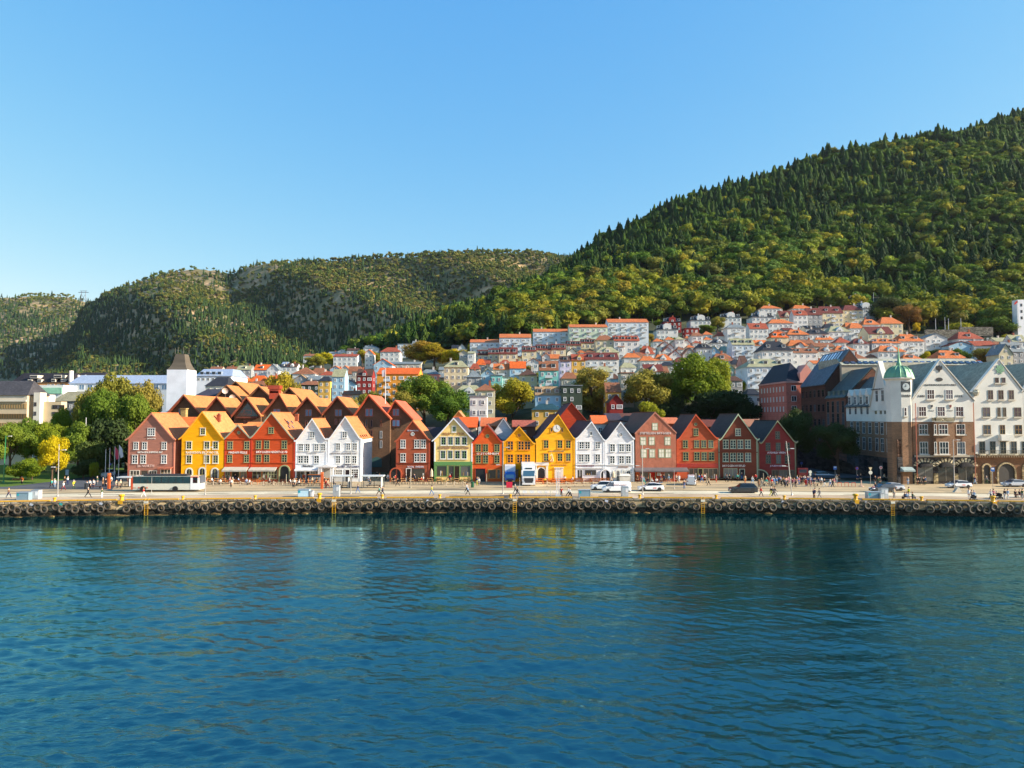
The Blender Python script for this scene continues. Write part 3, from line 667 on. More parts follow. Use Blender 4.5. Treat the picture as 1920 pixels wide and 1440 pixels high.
# ================================================================ THE OLD WHARF: the front row of gabled wooden houses
def wharf(s):
    Y = s.get('Y', 149.0); X = lambda p: PX(p, Y, 860); Z = lambda p: PZ(p, Y); w0, w1 = s['w']; base = 2.4
    (rpx, rpy) = s['r']; t, roof = gable_house('gabled_house', s['label'], 'house', Y, base, X(w0), X(w1), (PX(s['el'][0], Y, s['el'][1]), Z(s['el'][1])), (PX(s['er'][0], Y, s['er'][1]), Z(s['er'][1])), PX(rpx, Y, rpy), Z(rpy), s['d'], s['wall'], s['roof'], s['trim'], s.get('kick', .3), s.get('over', .27), rooftype=s.get('rt', 'tile'), group=None)
    sx = Y / F
    fmw = M('paint', s.get('frame', (226, 226, 220))); cas = M('paint', s['cas']) if 'cas' in s else None
    for (px, py, w, h) in s.get('win', []): window(t, PX(px, Y, py), Z(py), w * sx, h * sx, Y, fmw, casm=cas, cas=.13 if 'cas' in s else .1, mun=.085)
    for (px, py, w, h) in s.get('win1', []): window(t, PX(px, Y, py), Z(py), w * sx, h * sx, Y, fmw, cols=1, rows=1, casm=cas)
    for (px, py, w, h) in s.get('win3', []): window(t, PX(px, Y, py), Z(py), w * sx, h * sx, Y, fmw, cols=3, rows=3, mun=.11)
    for (px, py, r_) in s.get('round', []): roundwin(t, PX(px, Y, py), Z(py), r_ * sx, Y, fmw)
    for (txt, p0, p1, py, c, hp) in s.get('text', []): text(t, txt, PX(p0, Y, py), PX(p1, Y, py), Z(py), Y - .06, M('paint', c), h=hp * sx)
    for a in s.get('arch', []): window(t, (X(a[0]) + X(a[1])) / 2, (Z(a[2]) + 2.55) / 2, X(a[1]) - X(a[0]), Z(a[2]) - 2.55, Y, fmw, 2, 2, .28, arch=True, sill=False, casm=M('paint', (225, 222, 210)))
    for k, a in enumerate(s.get('shop', [])): shopfront(t, a[0], a[1], a[2], a[3], Y, M('paint', a[5] if len(a) > 5 else s.get('frame', (226, 226, 220))), a[4], a[6] if len(a) > 6 else 1, seed=int(a[0]))
    for a in s.get('door', []):
        b = MB(); dm = M('wood', a[4]); x0, x1 = X(a[0]), X(a[1]); z1 = Z(a[2]); b.box(x0, x1, Y - .05, Y + .02, 2.4, z1, dm); b.box(x0 - .12, x0 - .003, Y - .1, Y, 2.4, z1 + .12, fmw); b.box(x1 + .003, x1 + .12, Y - .1, Y, 2.4, z1 + .12, fmw); b.box(x0, x1, Y - .1, Y, z1 + .003, z1 + .12, fmw)
        d = b.obj('door', t); h = MB(); h.box(x1 - .25, x1 - .17, Y - .12, Y - .053, 3.35, 3.5, M('metal', (150, 140, 120))); h.obj('handle', d)
    for a in s.get('hole', []): archhole(t, *a[:3], Y, M('paint', a[3]), flat=a[4] if len(a) > 4 else 1)
    if 'corner' in s:
        b = MB(); cm = M('paint', s['corner'])
        for x in (X(w0), X(w1) - .28): b.box(x, x + .28, Y - .055, Y - .002, 2.4, Z(max(s['el'][1], s['er'][1])) - .3, cm)
        b.obj('corner_board', t)
    if 'belt' in s:
        b = MB(); bm = M('wood', s.get('beltc', s['wall']))
        for p in s['belt']: b.box(X(w0) + .02, X(w1) - .02, Y - .16, Y - .002, Z(p) - .09, Z(p) + .09, bm)
        b.obj('belt_course', t)
    if 'awn' in s:
        for (p0, p1, pa, pb_, c) in s['awn']:
            b = MB(); x0, x1, za, zb = X(p0), X(p1), Z(pa), Z(pb_); am = M('cloth', c); b.extr([(x0, Y - .06, za), (x0, Y - 1.5, zb), (x0, Y - 1.5, zb - .28), (x0, Y - 1.45, zb - .28), (x0, Y - .06, za - .06)], (x1 - x0, 0, 0), am); b.obj('awning', t)
    if 'band' in s:
        for (pa, pb_, c) in s['band']:
            b = MB(); b.box(X(w0) + .004, X(w1) - .004, Y - .12, Y - .002, Z(pb_), Z(pa), M('paint', c)); b.obj('shop_fascia', t)
    if 'pil' in s:
        for (pxs, pa, c) in s['pil']:
            for p in pxs: b = MB(); b.box(X(p) - .17, X(p) + .17, Y - .17, Y - .003, 2.4, Z(pa), M('paint', c)); b.obj('pilaster', t)
    for c in s.get('chim', []): chimney(roof, X(c[0]), Y + c[1], Z(c[2]) - 1.6, Z(c[2]), .7)
    for c in s.get('sky', []):    # skylights on a slope: (side, along 0..1 down slope, y)
        (ex, ez) = s['er'] if c[0] > 0 else s['el']; x0, z0, x1, z1 = PX(rpx, Y, rpy), Z(rpy), PX(ex, Y, ez), Z(ez)
        b = MB(); f0, f1 = c[1] - .05, c[1] + .05; yy = Y + c[2]; up = .06 - s.get('kick', .3) * min(1, c[1] / .8)
        b.extr([(x0+(x1-x0)*f0, yy, z0+(z1-z0)*f0+up), (x0+(x1-x0)*f1, yy, z0+(z1-z0)*f1+up), (x0+(x1-x0)*f1, yy+.7, z0+(z1-z0)*f1+up), (x0+(x1-x0)*f0, yy+.7, z0+(z1-z0)*f0+up)], (0, 0, .06), GL); b.obj('skylight', roof)
    return t
OR = (200, 122, 74); DK = (92, 66, 58)
def row(xs, py, w, h): return [(x, py, w, h) for x in xs]
YR = 151.6
WH = [
 dict(label='rose brown wooden gabled house with white windows behind the bus', w=(240,327), el=(236,824), er=(330,823.5), r=(285,774), d=11.4, wall=(170,116,98), roof=OR, trim=(196,124,96), win=row((255.2,271.3,308),836,9.4,13.5)+row((253,268.8,307.5),861,10.2,15.5), win3=[(283.8,810,14,14)], shop=[(246,265,881.5,900,3,(224,214,196),2),(267,280,882,900,1,(120,96,80)),(281.5,297,882,900,3,(224,214,196),2),(303.5,323,878,896,3,(224,214,196),2)], awn=[(301,326,875,877,(160,96,76))], text=[('JENSENS',276,292,822.5,(235,230,220),3),('BRYGGEN SHIPPING INT',258.5,305,848,(240,236,228),3.4),('26 NORTH',257.5,289,873.5,(222,190,180),5)], corner=(178,104,84), rt='tile'),
 dict(label='bright yellow wooden gabled house with three white arches below', w=(340,420), el=(336,822.5), er=(421,822), r=(380,771.7), d=11.6, wall=(252,176,16), roof=(212,136,80), trim=(250,174,24), frame=(166,160,96), cas=(232,224,200), win=[(380.5,809,10,13)]+row((354.5,388,404.2),835,11,14.5)+row((354.5,388,404.2),861,11,15.5), arch=[(348,362.6,876.7),(372.5,387,875.6),(396,411,876.5)], text=[('RADISSON BLU HOTEL',349,410.4,848.4,(244,240,225),4.4)], chim=[(394,4,777)]),
 dict(label='small orange red wooden house with a round gable window and grey awning', w=(420.8,469), el=(420.8,822), er=(470,820), r=(446.7,796), d=9.5, wall=(198,84,40), roof=OR, trim=(160,168,140), frame=(164,164,116), win=row((431.7,463),835,10,14)+row((431,462.5),860,9.5,13.5), round=[(447.8,811.3,3.2)], awn=[(421.5,467,875.5,881,(178,174,160))], shop=[(424,434,883,900,2,(140,150,120),2),(453,464.5,883,897,2,(140,150,120),2)], door=[(436,449,884,0,(52,50,42))], text=[('MADAM FELLE',429,463.5,848.4,(240,236,230),4)], corner=(200,62,30), belt=[822.5], kick=.1),
 dict(label='tall orange red wooden gabled house with pale green eaves and a green arch', w=(470,553), el=(469.5,820), er=(552,822), r=(509.5,773), d=12.5, wall=(198,80,38), roof=OR, trim=(162,170,142), frame=(156,156,106), win=[(508.5,807,10,11)]+row((485,500.3,533.3),834,10,14.5)+row((485,500.3,533.3),860,10,14.5), awn=[(470.5,520,876,880.5,(176,172,158))], shop=[(475,492,882,899,2,(140,150,116),2),(494,506,882,899,2,(140,150,116),2),(503.5,522,880,898.5,3,(166,172,130),2)], hole=[(524.5,546,871.5,(150,156,112))], text=[('BRYGGEN NIGHTCLUB',480.5,539,847.5,(246,240,234),4.2)], corner=(200,62,30), belt=[822.5,867], chim=[(544.5,4,776),(557,8,803)], sky=[(1,.38,5),(1,.38,7.5),(1,.55,3),(1,.55,5.5)]),
 dict(label='white wooden gabled house above a bakery front, left of its white twin', w=(554,613), el=(552,825.5), er=(613.5,822), r=(585.8,784.7), d=10, wall=(232,232,230), roof=OR, trim=(236,238,240), win=[(585.3,815.3,9,11.5)]+row((564.5,577,593.7,605.8),838.8,8.6,13)+row((563.7,574.5,593.7),861.5,9.6,14), shop=[(558,572,882.5,899,2,(120,120,116)),(583,597.5,881.5,897,3,(230,230,226),3)], door=[(575,581,884,0,(34,30,30))], awn=[(556,599,877,880,(226,226,224))], text=[('BakerBrun',568,587.5,873.7,(60,52,50),4.2),('CAPTAINS',576,594.5,849.5,(196,190,182),2.4)], corner=(236,238,240), kick=.6),
 dict(label='white wooden gabled house with its sunlit side wall and silver gallery lettering', w=(614,677.5), el=(613.5,822), er=(679.5,822), r=(647.5,780.8), d=11.2, wall=(232,232,230), roof=OR, trim=(236,238,240), win=[(646.3,815.3,9,11.5)]+row((634,653,665.5),837.7,8.4,13)+row((634,652,664.5),861.7,8.8,14), shop=[(630,643.5,880,895,3,(232,232,228),3),(659.5,673.5,879,897,3,(232,232,228),4)], door=[(648,655.5,881,0,(40,30,34))], text=[('NETWORK CHARTERING INT.',620,670.5,850,(150,140,134),2.7),("JUHLS'",642.5,659,871.4,(56,56,96),3),('SILVER  GALLERY',631,674,875,(56,56,96),3)], corner=(236,238,240), kick=.6, sky=[(1,.8,1.5),(1,.8,3.5),(1,.8,5.5),(1,.8,7.5)]),
 dict(label='red brown wooden gabled house with white windows beside the dark alley', w=(742.5,805.8), el=(740,827), er=(807,824), r=(774,788.2), d=12, wall=(156,80,54), roof=OR, trim=(176,84,50), win=row((755.8,781.7,793.7),832.5,9.6,15)+row((756,781.7,793.7),858.3,9.8,15.5), round=[(773.8,813.8,3.5)], shop=[(772.5,797.5,878.5,897.5,1,(90,70,56))], door=[(762.5,770.5,879,0,(36,28,26))], hole=[(731.5,754.5,876.5,(176,84,52))], text=[('BUSAMATIC',764.5,785,807.4,(214,220,235),2.6),('ROYAL  SWEDEN',764.5,794.5,875.2,(220,214,226),3.6)], corner=(160,68,40), belt=[868.3], beltc=(120,50,32)),
 dict(label='pale cream wooden gabled house with green shopfront and fish trade lettering', w=(814,886), el=(810,826), er=(888.5,822.5), r=(850.8,783.3), d=14, wall=(240,208,132), roof=(66,62,72), trim=(234,236,240), frame=(110,138,84), cas=(226,224,214), win=[(851.3,804.7,8.4,11.5)]+row((831.7,844.7,858,870.5),827,10.6,16)+row((830.7,844.2,857.8,870.5),852.7,10.6,16), text=[('SILD  -  FISK',830,872,813.4,(172,108,62),5),('ALFRED SKULSTAD',821,880,839.8,(160,112,92),4.4)], shop=[(818.5,839,872.8,893.5,1,(90,140,80)),(863,883,872.8,893.5,1,(90,140,80)),(841,852,873,896,1,(90,120,76))], door=[(852.5,861,874,0,(52,38,30))], band=[(865.6,872.3,(92,140,78))], pil=[((815.6,884.4),872,(92,140,78))], corner=(232,234,238), rt='slate', kick=.2),
 dict(label='vivid orange wooden house with a round window and dark garage opening', w=(886,941), el=(884.5,829), er=(943,827.5), r=(913.3,795.8), d=13, wall=(222,96,40), roof=DK, trim=(200,60,30), frame=(150,150,90), win=row((897,910.5,932),840,10,13.5)+row((897,910.5,932),861,10,14), round=[(914,817.5,3.6)], shop=[(914.5,930.5,880,897.5,1,(190,130,60)),(931.5,938.5,880,897.5,1,(190,130,60))], text=[('O.STORHEIM',893.5,935,850.4,(248,240,226),4.4)], kick=.35),
 dict(label='amber wooden gabled house with amber window frames behind the two lorries', w=(944,1003.5), el=(943.5,827.5), er=(1004,831), r=(973.3,799), d=18, wall=(244,164,12), roof=DK, trim=(246,172,30), frame=(236,150,32), win=row((957,977,989),835.5,11,16.5)+row((957,974.5,989),860,11,16), round=[(973.5,816.2,3.7)], shop=[(948,962,880,897,2,(60,60,66)),(966,972,880,897,1,(60,60,66)),(985,1001,880,897,2,(60,60,66))], kick=.35),
 dict(label='large golden yellow wooden house with a clock in its gable and white portal', w=(1005,1078), el=(1003.5,824), er=(1079,822.5), r=(1046.7,776.7), d=34, wall=(250,180,36), roof=(112,58,54), trim=(252,186,40), frame=(164,166,84), cas=(226,160,56), win=row((1024,1050,1065.5),833,10.4,16)+row((1024,1050,1065.5),857.5,10.4,15.5), win1=[(1034,806,4,8.5),(1054,806,4,8.5)], text=[('ENHJØRNINGEN',1030,1058.5,846.2,(170,150,120),3.2),('SJØBODEN',1033,1062.5,872.2,(196,140,70),3.8)], hole=[(1006,1023.5,875,(206,200,190))], kick=.35, corner=(246,176,40)),
 dict(label='white wooden gabled house with a plain shopfront, left of the pair by the parked vans', w=(1079,1133.5), el=(1078.5,822), er=(1134.5,825), r=(1109,790), d=34, wall=(230,230,230), roof=(96,72,64), trim=(236,238,240), win=row((1090.5,1101.7,1120.8),835,9,13)+row((1089.7,1101.3,1120.8),859,9.4,14.5), win1=[(1108.2,813,4.5,7)], shop=[(1081.5,1092,880,899,2,(200,200,196)),(1095,1118,880,892,1,(180,180,180))], text=[("O'CONNOR'S",1083,1113.5,873.6,(150,90,110),3)], belt=[871,877.5], beltc=(232,232,230), corner=(236,238,240)),
 dict(label='white wooden gabled house with three small arches at street level', w=(1134,1189), el=(1134,826), er=(1190,821.7), r=(1163.3,790.8), d=20, wall=(230,230,230), roof=(92,70,64), trim=(236,238,240), win=row((1148.7,1165.5,1178.3),839.7,9.4,14)+row((1148.2,1165.5,1178.3),862,9.4,14), round=[(1163.8,815,3.8)], arch=[(1153.5,1163.5,880),(1165.5,1172.5,880),(1173,1183.5,880)], hole=[(1124,1145,879,(226,226,224))], belt=[871.5], beltc=(232,232,230), text=[('SLOTTSGATEN',1159,1178,875.5,(190,150,120),2.6)], corner=(236,238,240)),
 dict(label='house wrapped in crinkled brown cloth printed with windows, behind the taxi', w=(1191.7,1268), el=(1190,812.5), er=(1268.5,811), r=(1228.3,772.5), d=27, wall=M('cloth',(176,110,86)), roof=(120,78,60), trim=(184,120,96), frame=(150,170,130), win=[], kick=0, over=.05, shop=[(1198,1215.5,884,899,1,(176,72,36)),(1243.5,1262,884,899,1,(176,72,36))], door=[(1218,1228,884,0,(190,44,24))], text=[('STIFTELSEN BRYGGEN',1199.5,1257.5,812.2,(226,214,206),4.2)], awn=[(1189,1288,876.5,881.5,(104,96,96))]),
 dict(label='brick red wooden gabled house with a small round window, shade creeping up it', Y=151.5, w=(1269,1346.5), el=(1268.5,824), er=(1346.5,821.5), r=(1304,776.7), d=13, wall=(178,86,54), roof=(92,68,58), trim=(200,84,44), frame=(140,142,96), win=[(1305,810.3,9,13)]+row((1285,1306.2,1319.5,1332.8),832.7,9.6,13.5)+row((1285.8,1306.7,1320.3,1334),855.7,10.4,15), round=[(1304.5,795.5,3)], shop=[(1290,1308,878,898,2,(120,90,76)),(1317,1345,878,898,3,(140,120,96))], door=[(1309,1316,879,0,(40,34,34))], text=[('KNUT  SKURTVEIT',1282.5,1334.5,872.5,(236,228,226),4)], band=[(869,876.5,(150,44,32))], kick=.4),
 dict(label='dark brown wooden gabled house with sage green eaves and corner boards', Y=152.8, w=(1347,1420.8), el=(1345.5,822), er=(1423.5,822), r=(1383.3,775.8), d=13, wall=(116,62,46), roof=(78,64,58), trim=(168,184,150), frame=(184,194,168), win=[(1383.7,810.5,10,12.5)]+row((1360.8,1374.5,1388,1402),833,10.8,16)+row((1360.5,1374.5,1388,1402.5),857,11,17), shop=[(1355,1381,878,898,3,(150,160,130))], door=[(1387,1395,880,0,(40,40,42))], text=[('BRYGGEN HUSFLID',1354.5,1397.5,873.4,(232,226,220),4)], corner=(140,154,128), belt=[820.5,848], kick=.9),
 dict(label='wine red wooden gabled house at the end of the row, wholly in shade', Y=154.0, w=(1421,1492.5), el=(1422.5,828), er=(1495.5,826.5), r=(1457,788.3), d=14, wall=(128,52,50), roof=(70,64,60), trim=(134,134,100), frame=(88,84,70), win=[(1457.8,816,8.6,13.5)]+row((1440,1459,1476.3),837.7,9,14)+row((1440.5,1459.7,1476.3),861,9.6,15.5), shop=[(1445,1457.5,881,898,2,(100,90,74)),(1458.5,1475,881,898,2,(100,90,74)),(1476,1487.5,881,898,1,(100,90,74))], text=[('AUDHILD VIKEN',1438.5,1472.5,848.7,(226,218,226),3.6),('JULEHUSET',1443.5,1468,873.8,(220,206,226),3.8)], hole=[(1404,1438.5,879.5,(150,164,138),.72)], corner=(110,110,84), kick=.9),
]
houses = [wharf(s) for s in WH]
# extras on the front houses
h = houses[10]; Y = 149.0; xc, zc = PX(1043.8, Y, 803), PZ(803.3, Y); b = MB()
b.lathe([(.78, 0), (.78, .1), (.7, .1)], (0, 0, 0), M('paint', (236, 232, 220)), 20); ck = b.obj('clock', h); ck.rotation_euler = (PI/2, 0, 0); ck.location = Vector((xc, Y - .02, zc)) - origin(h)
b = MB(); b.box(xc - .03, xc + .03, Y - .16, Y - .13, zc, zc + .55, BLACK); b.extr([(xc, Y-.16, zc), (xc + .4, Y-.16, zc - .32), (xc + .44, Y-.16, zc - .27), (xc + .04, Y-.16, zc + .05)], (0, .02, 0), BLACK)
for k in range(12): a = k * PI / 6; cx, cz = xc + .62 * math.sin(a), zc + .62 * math.cos(a); b.box(cx - .035, cx + .035, Y - .14, Y - .125, cz - .035, cz + .035, BLACK)
b.obj('clock_hands', h)
b = MB(); pm = M('plaster', (214, 208, 198)); X = lambda p: PX(p, Y, 880)   # portal with cornice, and white door
b.box(X(1003.5), X(1028.5), Y - .5, Y - .003, PZ(872.5, Y), PZ(866.8, Y), pm); b.box(X(1004.5), X(1006.8), Y - .35, Y - .003, 2.4, PZ(872.6, Y), pm); b.box(X(1023.6), X(1027.5), Y - .35, Y - .003, 2.4, PZ(872.6, Y), pm); b.obj('portal', h)
b = MB(); b.box(X(1040), X(1056), Y - .12, Y - .003, 2.4, PZ(877.5, Y), pm); b.box(X(1038.8), X(1057.2), Y - .3, Y - .003, PZ(877.5, Y) + .003, PZ(876.2, Y), pm); d = b.obj('door', h)
b = MB(); b.box(X(1045), X(1051), Y - .16, Y - .123, 2.5, 4.4, M('wood', (190, 184, 180))); b.obj('door_leaf', d)
b = MB(); um = M('plaster', (212, 176, 132)); ux, uz = PX(1035, Y, 858), PZ(858, Y)   # carved unicorn's forepart
b.tube((ux, Y, uz - .7), (ux, Y - .9, uz - .1), .36, .26, um, 8); b.tube((ux, Y - .8, uz - .2), (ux - .1, Y - 1.3, uz + .7), .25, .16, um, 8); b.tube((ux - .1, Y - 1.25, uz + .75), (ux - .5, Y - 1.55, uz + .5), .19, .1, um, 8)
b.tube((ux - .2, Y - 1.4, uz + .85), (ux - .35, Y - 1.6, uz + 1.7), .05, .01, um, 6); b.tube((ux - .1, Y - .9, uz - .3), (ux - .5, Y - 1.4, uz - .7), .1, .06, um, 6); b.tube((ux + .2, Y - .9, uz - .3), (ux + .1, Y - 1.5, uz - .6), .1, .06, um, 6); b.obj('carved_unicorn', h)
# garage mouth in the orange house, its inner shade a flat black panel
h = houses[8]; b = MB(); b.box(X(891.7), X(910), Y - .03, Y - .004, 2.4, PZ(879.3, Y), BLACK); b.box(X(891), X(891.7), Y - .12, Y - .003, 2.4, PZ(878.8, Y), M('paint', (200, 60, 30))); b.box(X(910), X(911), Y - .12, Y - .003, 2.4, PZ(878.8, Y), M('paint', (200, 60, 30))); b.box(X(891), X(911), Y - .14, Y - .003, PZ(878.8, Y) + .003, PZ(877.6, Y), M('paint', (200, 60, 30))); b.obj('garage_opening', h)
# printed windows on the cloth, flat on it
h = houses[13]
for (px, py, w, hh_) in [(1228,800,11,14)] + row((1206,1222,1251.7),827,11.5,16) + row((1207,1222.8,1240.3,1252.8),850,11.5,17):
    x, z = PX(px, Y, py), PZ(py, Y); w *= Y/F; hh_ *= Y/F; b = MB(); b.box(x-w/2, x+w/2, Y-.03, Y-.004, z-hh_/2, z+hh_/2, M('cloth', (148, 156, 124)))
    for i in range(2):
        for j in range(2): b.box(x-w*.38+i*w*.4, x-w*.04+i*w*.4, Y-.036, Y-.031, z-hh_*.42+j*hh_*.5, z-hh_*.42+hh_*(.44 if j == 0 else .32)+j*hh_*.5, M('cloth', (222, 216, 196)))
    b.obj('printed_window', h)
b = MB(); b.box(X(1228.5), X(1241.5), Y - .05, Y - .003, 2.4, PZ(883.5, Y), M('wood', (176, 66, 30))); b.box(X(1231.5), X(1239), Y - .09, Y - .053, PZ(892, Y), PZ(886, Y), M('plain', (190, 186, 176))); b.obj('notice_board', h)
b = MB(); b.box(X(1191.8), X(1197), Y - .05, Y - .003, 2.4, PZ(883.5, Y), M('wood', (190, 84, 30))); b.box(X(1262.5), X(1267.5), Y - .05, Y - .003, 2.4, PZ(883.5, Y), M('wood', (190, 60, 34))); b.obj('shop_panel', h)
# porch between the white twins
t = T('porch', 'white arched porch with a small pediment between the two white houses', 'porch', (PX(612, 148, 880), 147.6, 2.4)); b = MB(); x0, x1 = PX(598, 147.4), PX(627, 147.4); xm = (x0 + x1) / 2; wt = M('paint', (226, 226, 224)); Yp = 147.2
b.extr([(x0 - .2, Yp, PZ(876.5, Yp)), (x1 + .2, Yp, PZ(876.5, Yp)), (x1 + .2, Yp, PZ(875.4, Yp)), (xm, Yp, PZ(871.2, Yp)), (x0 - .2, Yp, PZ(875.4, Yp))], (0, 1.75, 0), wt); b.obj('pediment', t)
for x in (x0 + .15, x0 + .62, x1 - .62, x1 - .15): b = MB(); b.box(x - .13, x + .13, Yp + .1, Yp + .4, 2.4, PZ(876.6, Yp), wt); b.obj('column', t)
b = MB(); b.box(x0 + .8, x1 - .8, 148.7, 148.9, 2.4, PZ(880, 148.8), M('wood', (172, 170, 162))); b.obj('double_door', t)
# low wings between and behind the front houses
def wing(label, px0, px1, pye, pyr, Y, d, wallc, roofc, ridge='x', base=None, name='rear_house', win=True, kick=0, rt='tile', cat='house'):
    if base is None: base = terr(PX((px0+px1)/2, Y), Y + 1) - .5
    x0, x1 = PX(px0, Y, pye), PX(px1, Y, pye); ze = PZ(pye, Y); sx = Y / F
    if ridge == 'y':
        zr = PZ(pyr, Y); t, roof = gable_house(name, label, cat, Y, base, x0, x1, (x0 - .3, ze - .15), (x1 + .3, ze - .15), (x0+x1)/2, zr, d, wallc, roofc, tuple(int(c*.9) for c in wallc), kick, .3, wallkind='wood', rooftype=rt, trimw=.22)
    else:
        t = T(name, label, cat, ((x0+x1)/2, Y, base)); zr = PZ(pyr, Y + d/2); wm_ = M('wood', wallc); b = MB()
        o = [(x0, Y, ze), (x0, Y + d/2, zr - .1), (x0, Y + d, ze)]; b.poly([(x0,Y,base),(x1,Y,base),(x1,Y,ze),(x0,Y,ze)], wm_); b.poly([(x1,Y+d,base),(x0,Y+d,base),(x0,Y+d,ze),(x1,Y+d,ze)], wm_)
        for x, s in ((x0, 1), (x1, -1)):
            p = [(x, Y, base), (x, Y, ze), (x, Y + d/2, zr - .1), (x, Y + d, ze), (x, Y + d, base)]; b.poly(p if s > 0 else p[::-1], wm_)
        b.obj('wall', t); b = MB(); rm = M(rt, roofc)
        for s in (0, 1):
            ya, yb = (Y - .35, Y + d/2) if s == 0 else (Y + d/2, Y + d + .35); za, zb = (ze - .1, zr) if s == 0 else (zr, ze - .1)
            b.extr([(x0 - .25, ya, za), (x0 - .25, yb, zb), (x0 - .25, yb, zb + .18), (x0 - .25, ya, za + .18)], (x1 - x0 + .5, 0, 0), rm)
        roof = b.obj('roof', t)
    if win:
        n = max(1, int((x1 - x0) / 3)); z = ze - 1.5
        for k in range(n): window(t, x0 + (x1 - x0) * (k + .5) / n, z, .9, 1.2, Y, WHITE, sill=False)
    return t, roof
wing('low red tiled wing behind the rose brown house', 318, 372, 803, 783, 163, 8, (120,52,40), (214,110,52))
wing('orange tiled rear wing behind the small orange house', 452, 492, 808, 792.5, 160, 10, (160,60,40), (226,134,70))
wing('green gabled wing with orange roof behind the yellow house', 424, 440, 806, 795, 163, 8, (150,120,60), (224,140,80))
wing('cream house with a tan gable peeping over the fish shop', 850, 870, 784, 770.5, 172, 8, (206,160,90), (190,130,90), 'y')
wing('long orange tiled outbuilding behind the fish shop', 848, 893, 801, 783, 166, 10, (176,160,140), (222,96,42))
wing('rust tiled outbuilding behind the orange house', 902, 948, 799, 784, 170, 10, (150,90,60), (196,108,66))
wing('white boarded gable house with slate roof behind the orange house', 926, 962, 812, 784.5, 158, 26, (222,222,224), (64,58,64), 'y', win=False)
wing('low shed with rusty and silver roof sheets behind the amber house', 962, 1004, 800, 789, 172, 9, (140,90,70), (170,92,72))
wing('large red gabled warehouse rising behind the yellow clock house', 1043, 1100, 790, 755, 186, 30, (190,70,40), (96,52,54), 'y', win=False, name='warehouse', cat='warehouse')
wing('orange tiled rear building with white gable edges between the white houses', 1112, 1139, 794, 780, 166, 9, (220,214,206), (222,110,56))
wing('dark roofed rear building left of the cloth covered house', 1140, 1166, 788, 776, 172, 12, (120,150,160), (66,58,66))
wing('long brown roofed rear building joining the cloth covered house', 1163, 1225, 790, 776, 172, 14, (170,180,186), (100,64,52))
wing('orange tiled rear building right of the cloth covered house', 1240, 1275, 794, 784, 170, 9, (150,80,60), (200,116,80))
wing('low brown rear roof right of the brick red house', 1325, 1352, 800, 788, 170, 9, (90,44,36), (110,60,48))
wing('mossy tiled rear roof left of the wine red house', 1396, 1434, 800, 787, 170, 10, (90,44,40), (160,110,84))
wing('dark gabled shed with a mossy ridge in the alley by the cream house', 797, 826, 822, 802, 158, 9, (44,40,42), (58,52,56), win=False)
# ================================================================ BROWN BRICK HOTEL of repeated gables behind the front row
hb = M('brick', (110, 84, 64)); ht_m = (176, 84, 58)
ht = T('hotel', 'brown brick hotel of many steep tiled gables behind the front row', 'hotel', (PX(540, 180), 180, 2.4))
def hgable(apx, apy, x0p, x1p, pye, Y, d, roofc, wallm, win=None, trim=(158, 88, 66), kick=0, bigglass=False):
    x0, x1 = PX(x0p, Y, pye), PX(x1p, Y, pye); xc = PX(apx, Y, apy); zr, ze = PZ(apy, Y), PZ(pye, Y); rm = M('tile', roofc); tm = M('wood', trim)
    b = MB(); i0, i1 = x0 + .35, x1 - .35
    k = (zr - ze) / (xc - x0); zi0 = ze + k * .35 - .3; k2 = (zr - ze) / (x1 - xc); zi1 = ze + k2 * .35 - .3
    p = [(i0, 2.2), (i1, 2.2), (i1, zi1), (xc, zr - .3), (i0, zi0)]
    b.poly([(x, Y, z) for x, z in p], wallm); b.poly([(i0, Y + d, 2.2), (i0, Y, 2.2), (i0, Y, zi0), (i0, Y + d, zi0)], wallm); b.poly([(i1, Y, 2.2), (i1, Y + d, 2.2), (i1, Y + d, zi1), (i1, Y, zi1)], wallm); b.poly([(x, Y + d, z) for x, z in p][::-1], wallm)
    b.obj('wall', ht); b = MB()
    for (a, za, c, zc_) in ((x0, ze, xc, zr), (xc, zr, x1, ze)): b.extr([(a, Y - 1.0, za), (c, Y - 1.0, zc_), (c, Y - 1.0, zc_ - .22), (a, Y - 1.0, za - .22)], (0, d + 1, 0), rm)
    rf = b.obj('roof', ht); b = MB()
    for (a, za, c, zc_) in ((x0, ze, xc, zr), (xc, zr, x1, ze)):
        b.extr([(a, Y - 1.12, za + .06), (c, Y - 1.12, zc_ + .06), (c, Y - 1.12, zc_ - .34), (a, Y - 1.12, za - .34)], (0, .11, 0), tm)
        b.extr([(a, Y - .8, za - .24), (c, Y - .8, zc_ - .24), (c, Y - .8, zc_ - .6), (a, Y - .8, za - .6)], (0, .12, 0), tm)
    b.obj('bargeboard', ht)
    if bigglass:
        b = MB(); zz = ze - .2; w = (x1 - x0) * .36; b.poly([(xc - w, Y - .06, zz), (xc + w, Y - .06, zz), (xc, Y - .06, zz + w * k)], M('glass', (40, 84, 84))); b.obj('gable_glazing', ht)
        b = MB(); b.box(xc - w, xc + w, Y - .7, Y - .07, zz - .5, zz - .1, M('wood', (120, 70, 54))); b.obj('balcony', ht)
    for (px, py, w, h, c) in (win or []):
        x, z = PX(px, Y, py), PZ(py, Y); f = window(ht, x, z, w * Y / F, h * Y / F, Y, M('paint', c), 2 if w > 6 else 1, 1, .14, .12, glass=HG if w > 6 else GL, sill=False)
HG = M('glass', (70, 110, 140), rough=.04)
RB = (190, 122, 70); TR = (182, 98, 66)
hgable(443.8,714.8,419,470,738,212,22,RB,hb,trim=(130,92,66)); hgable(427,722,400,458,751,203,16,RB,hb,trim=(130,92,66))
hgable(487.5,724,464,514,747,203,16,RB,hb,trim=(130,92,66)); hgable(543.8,726.3,520,568,750,203,22,RB,hb,trim=(130,92,66))
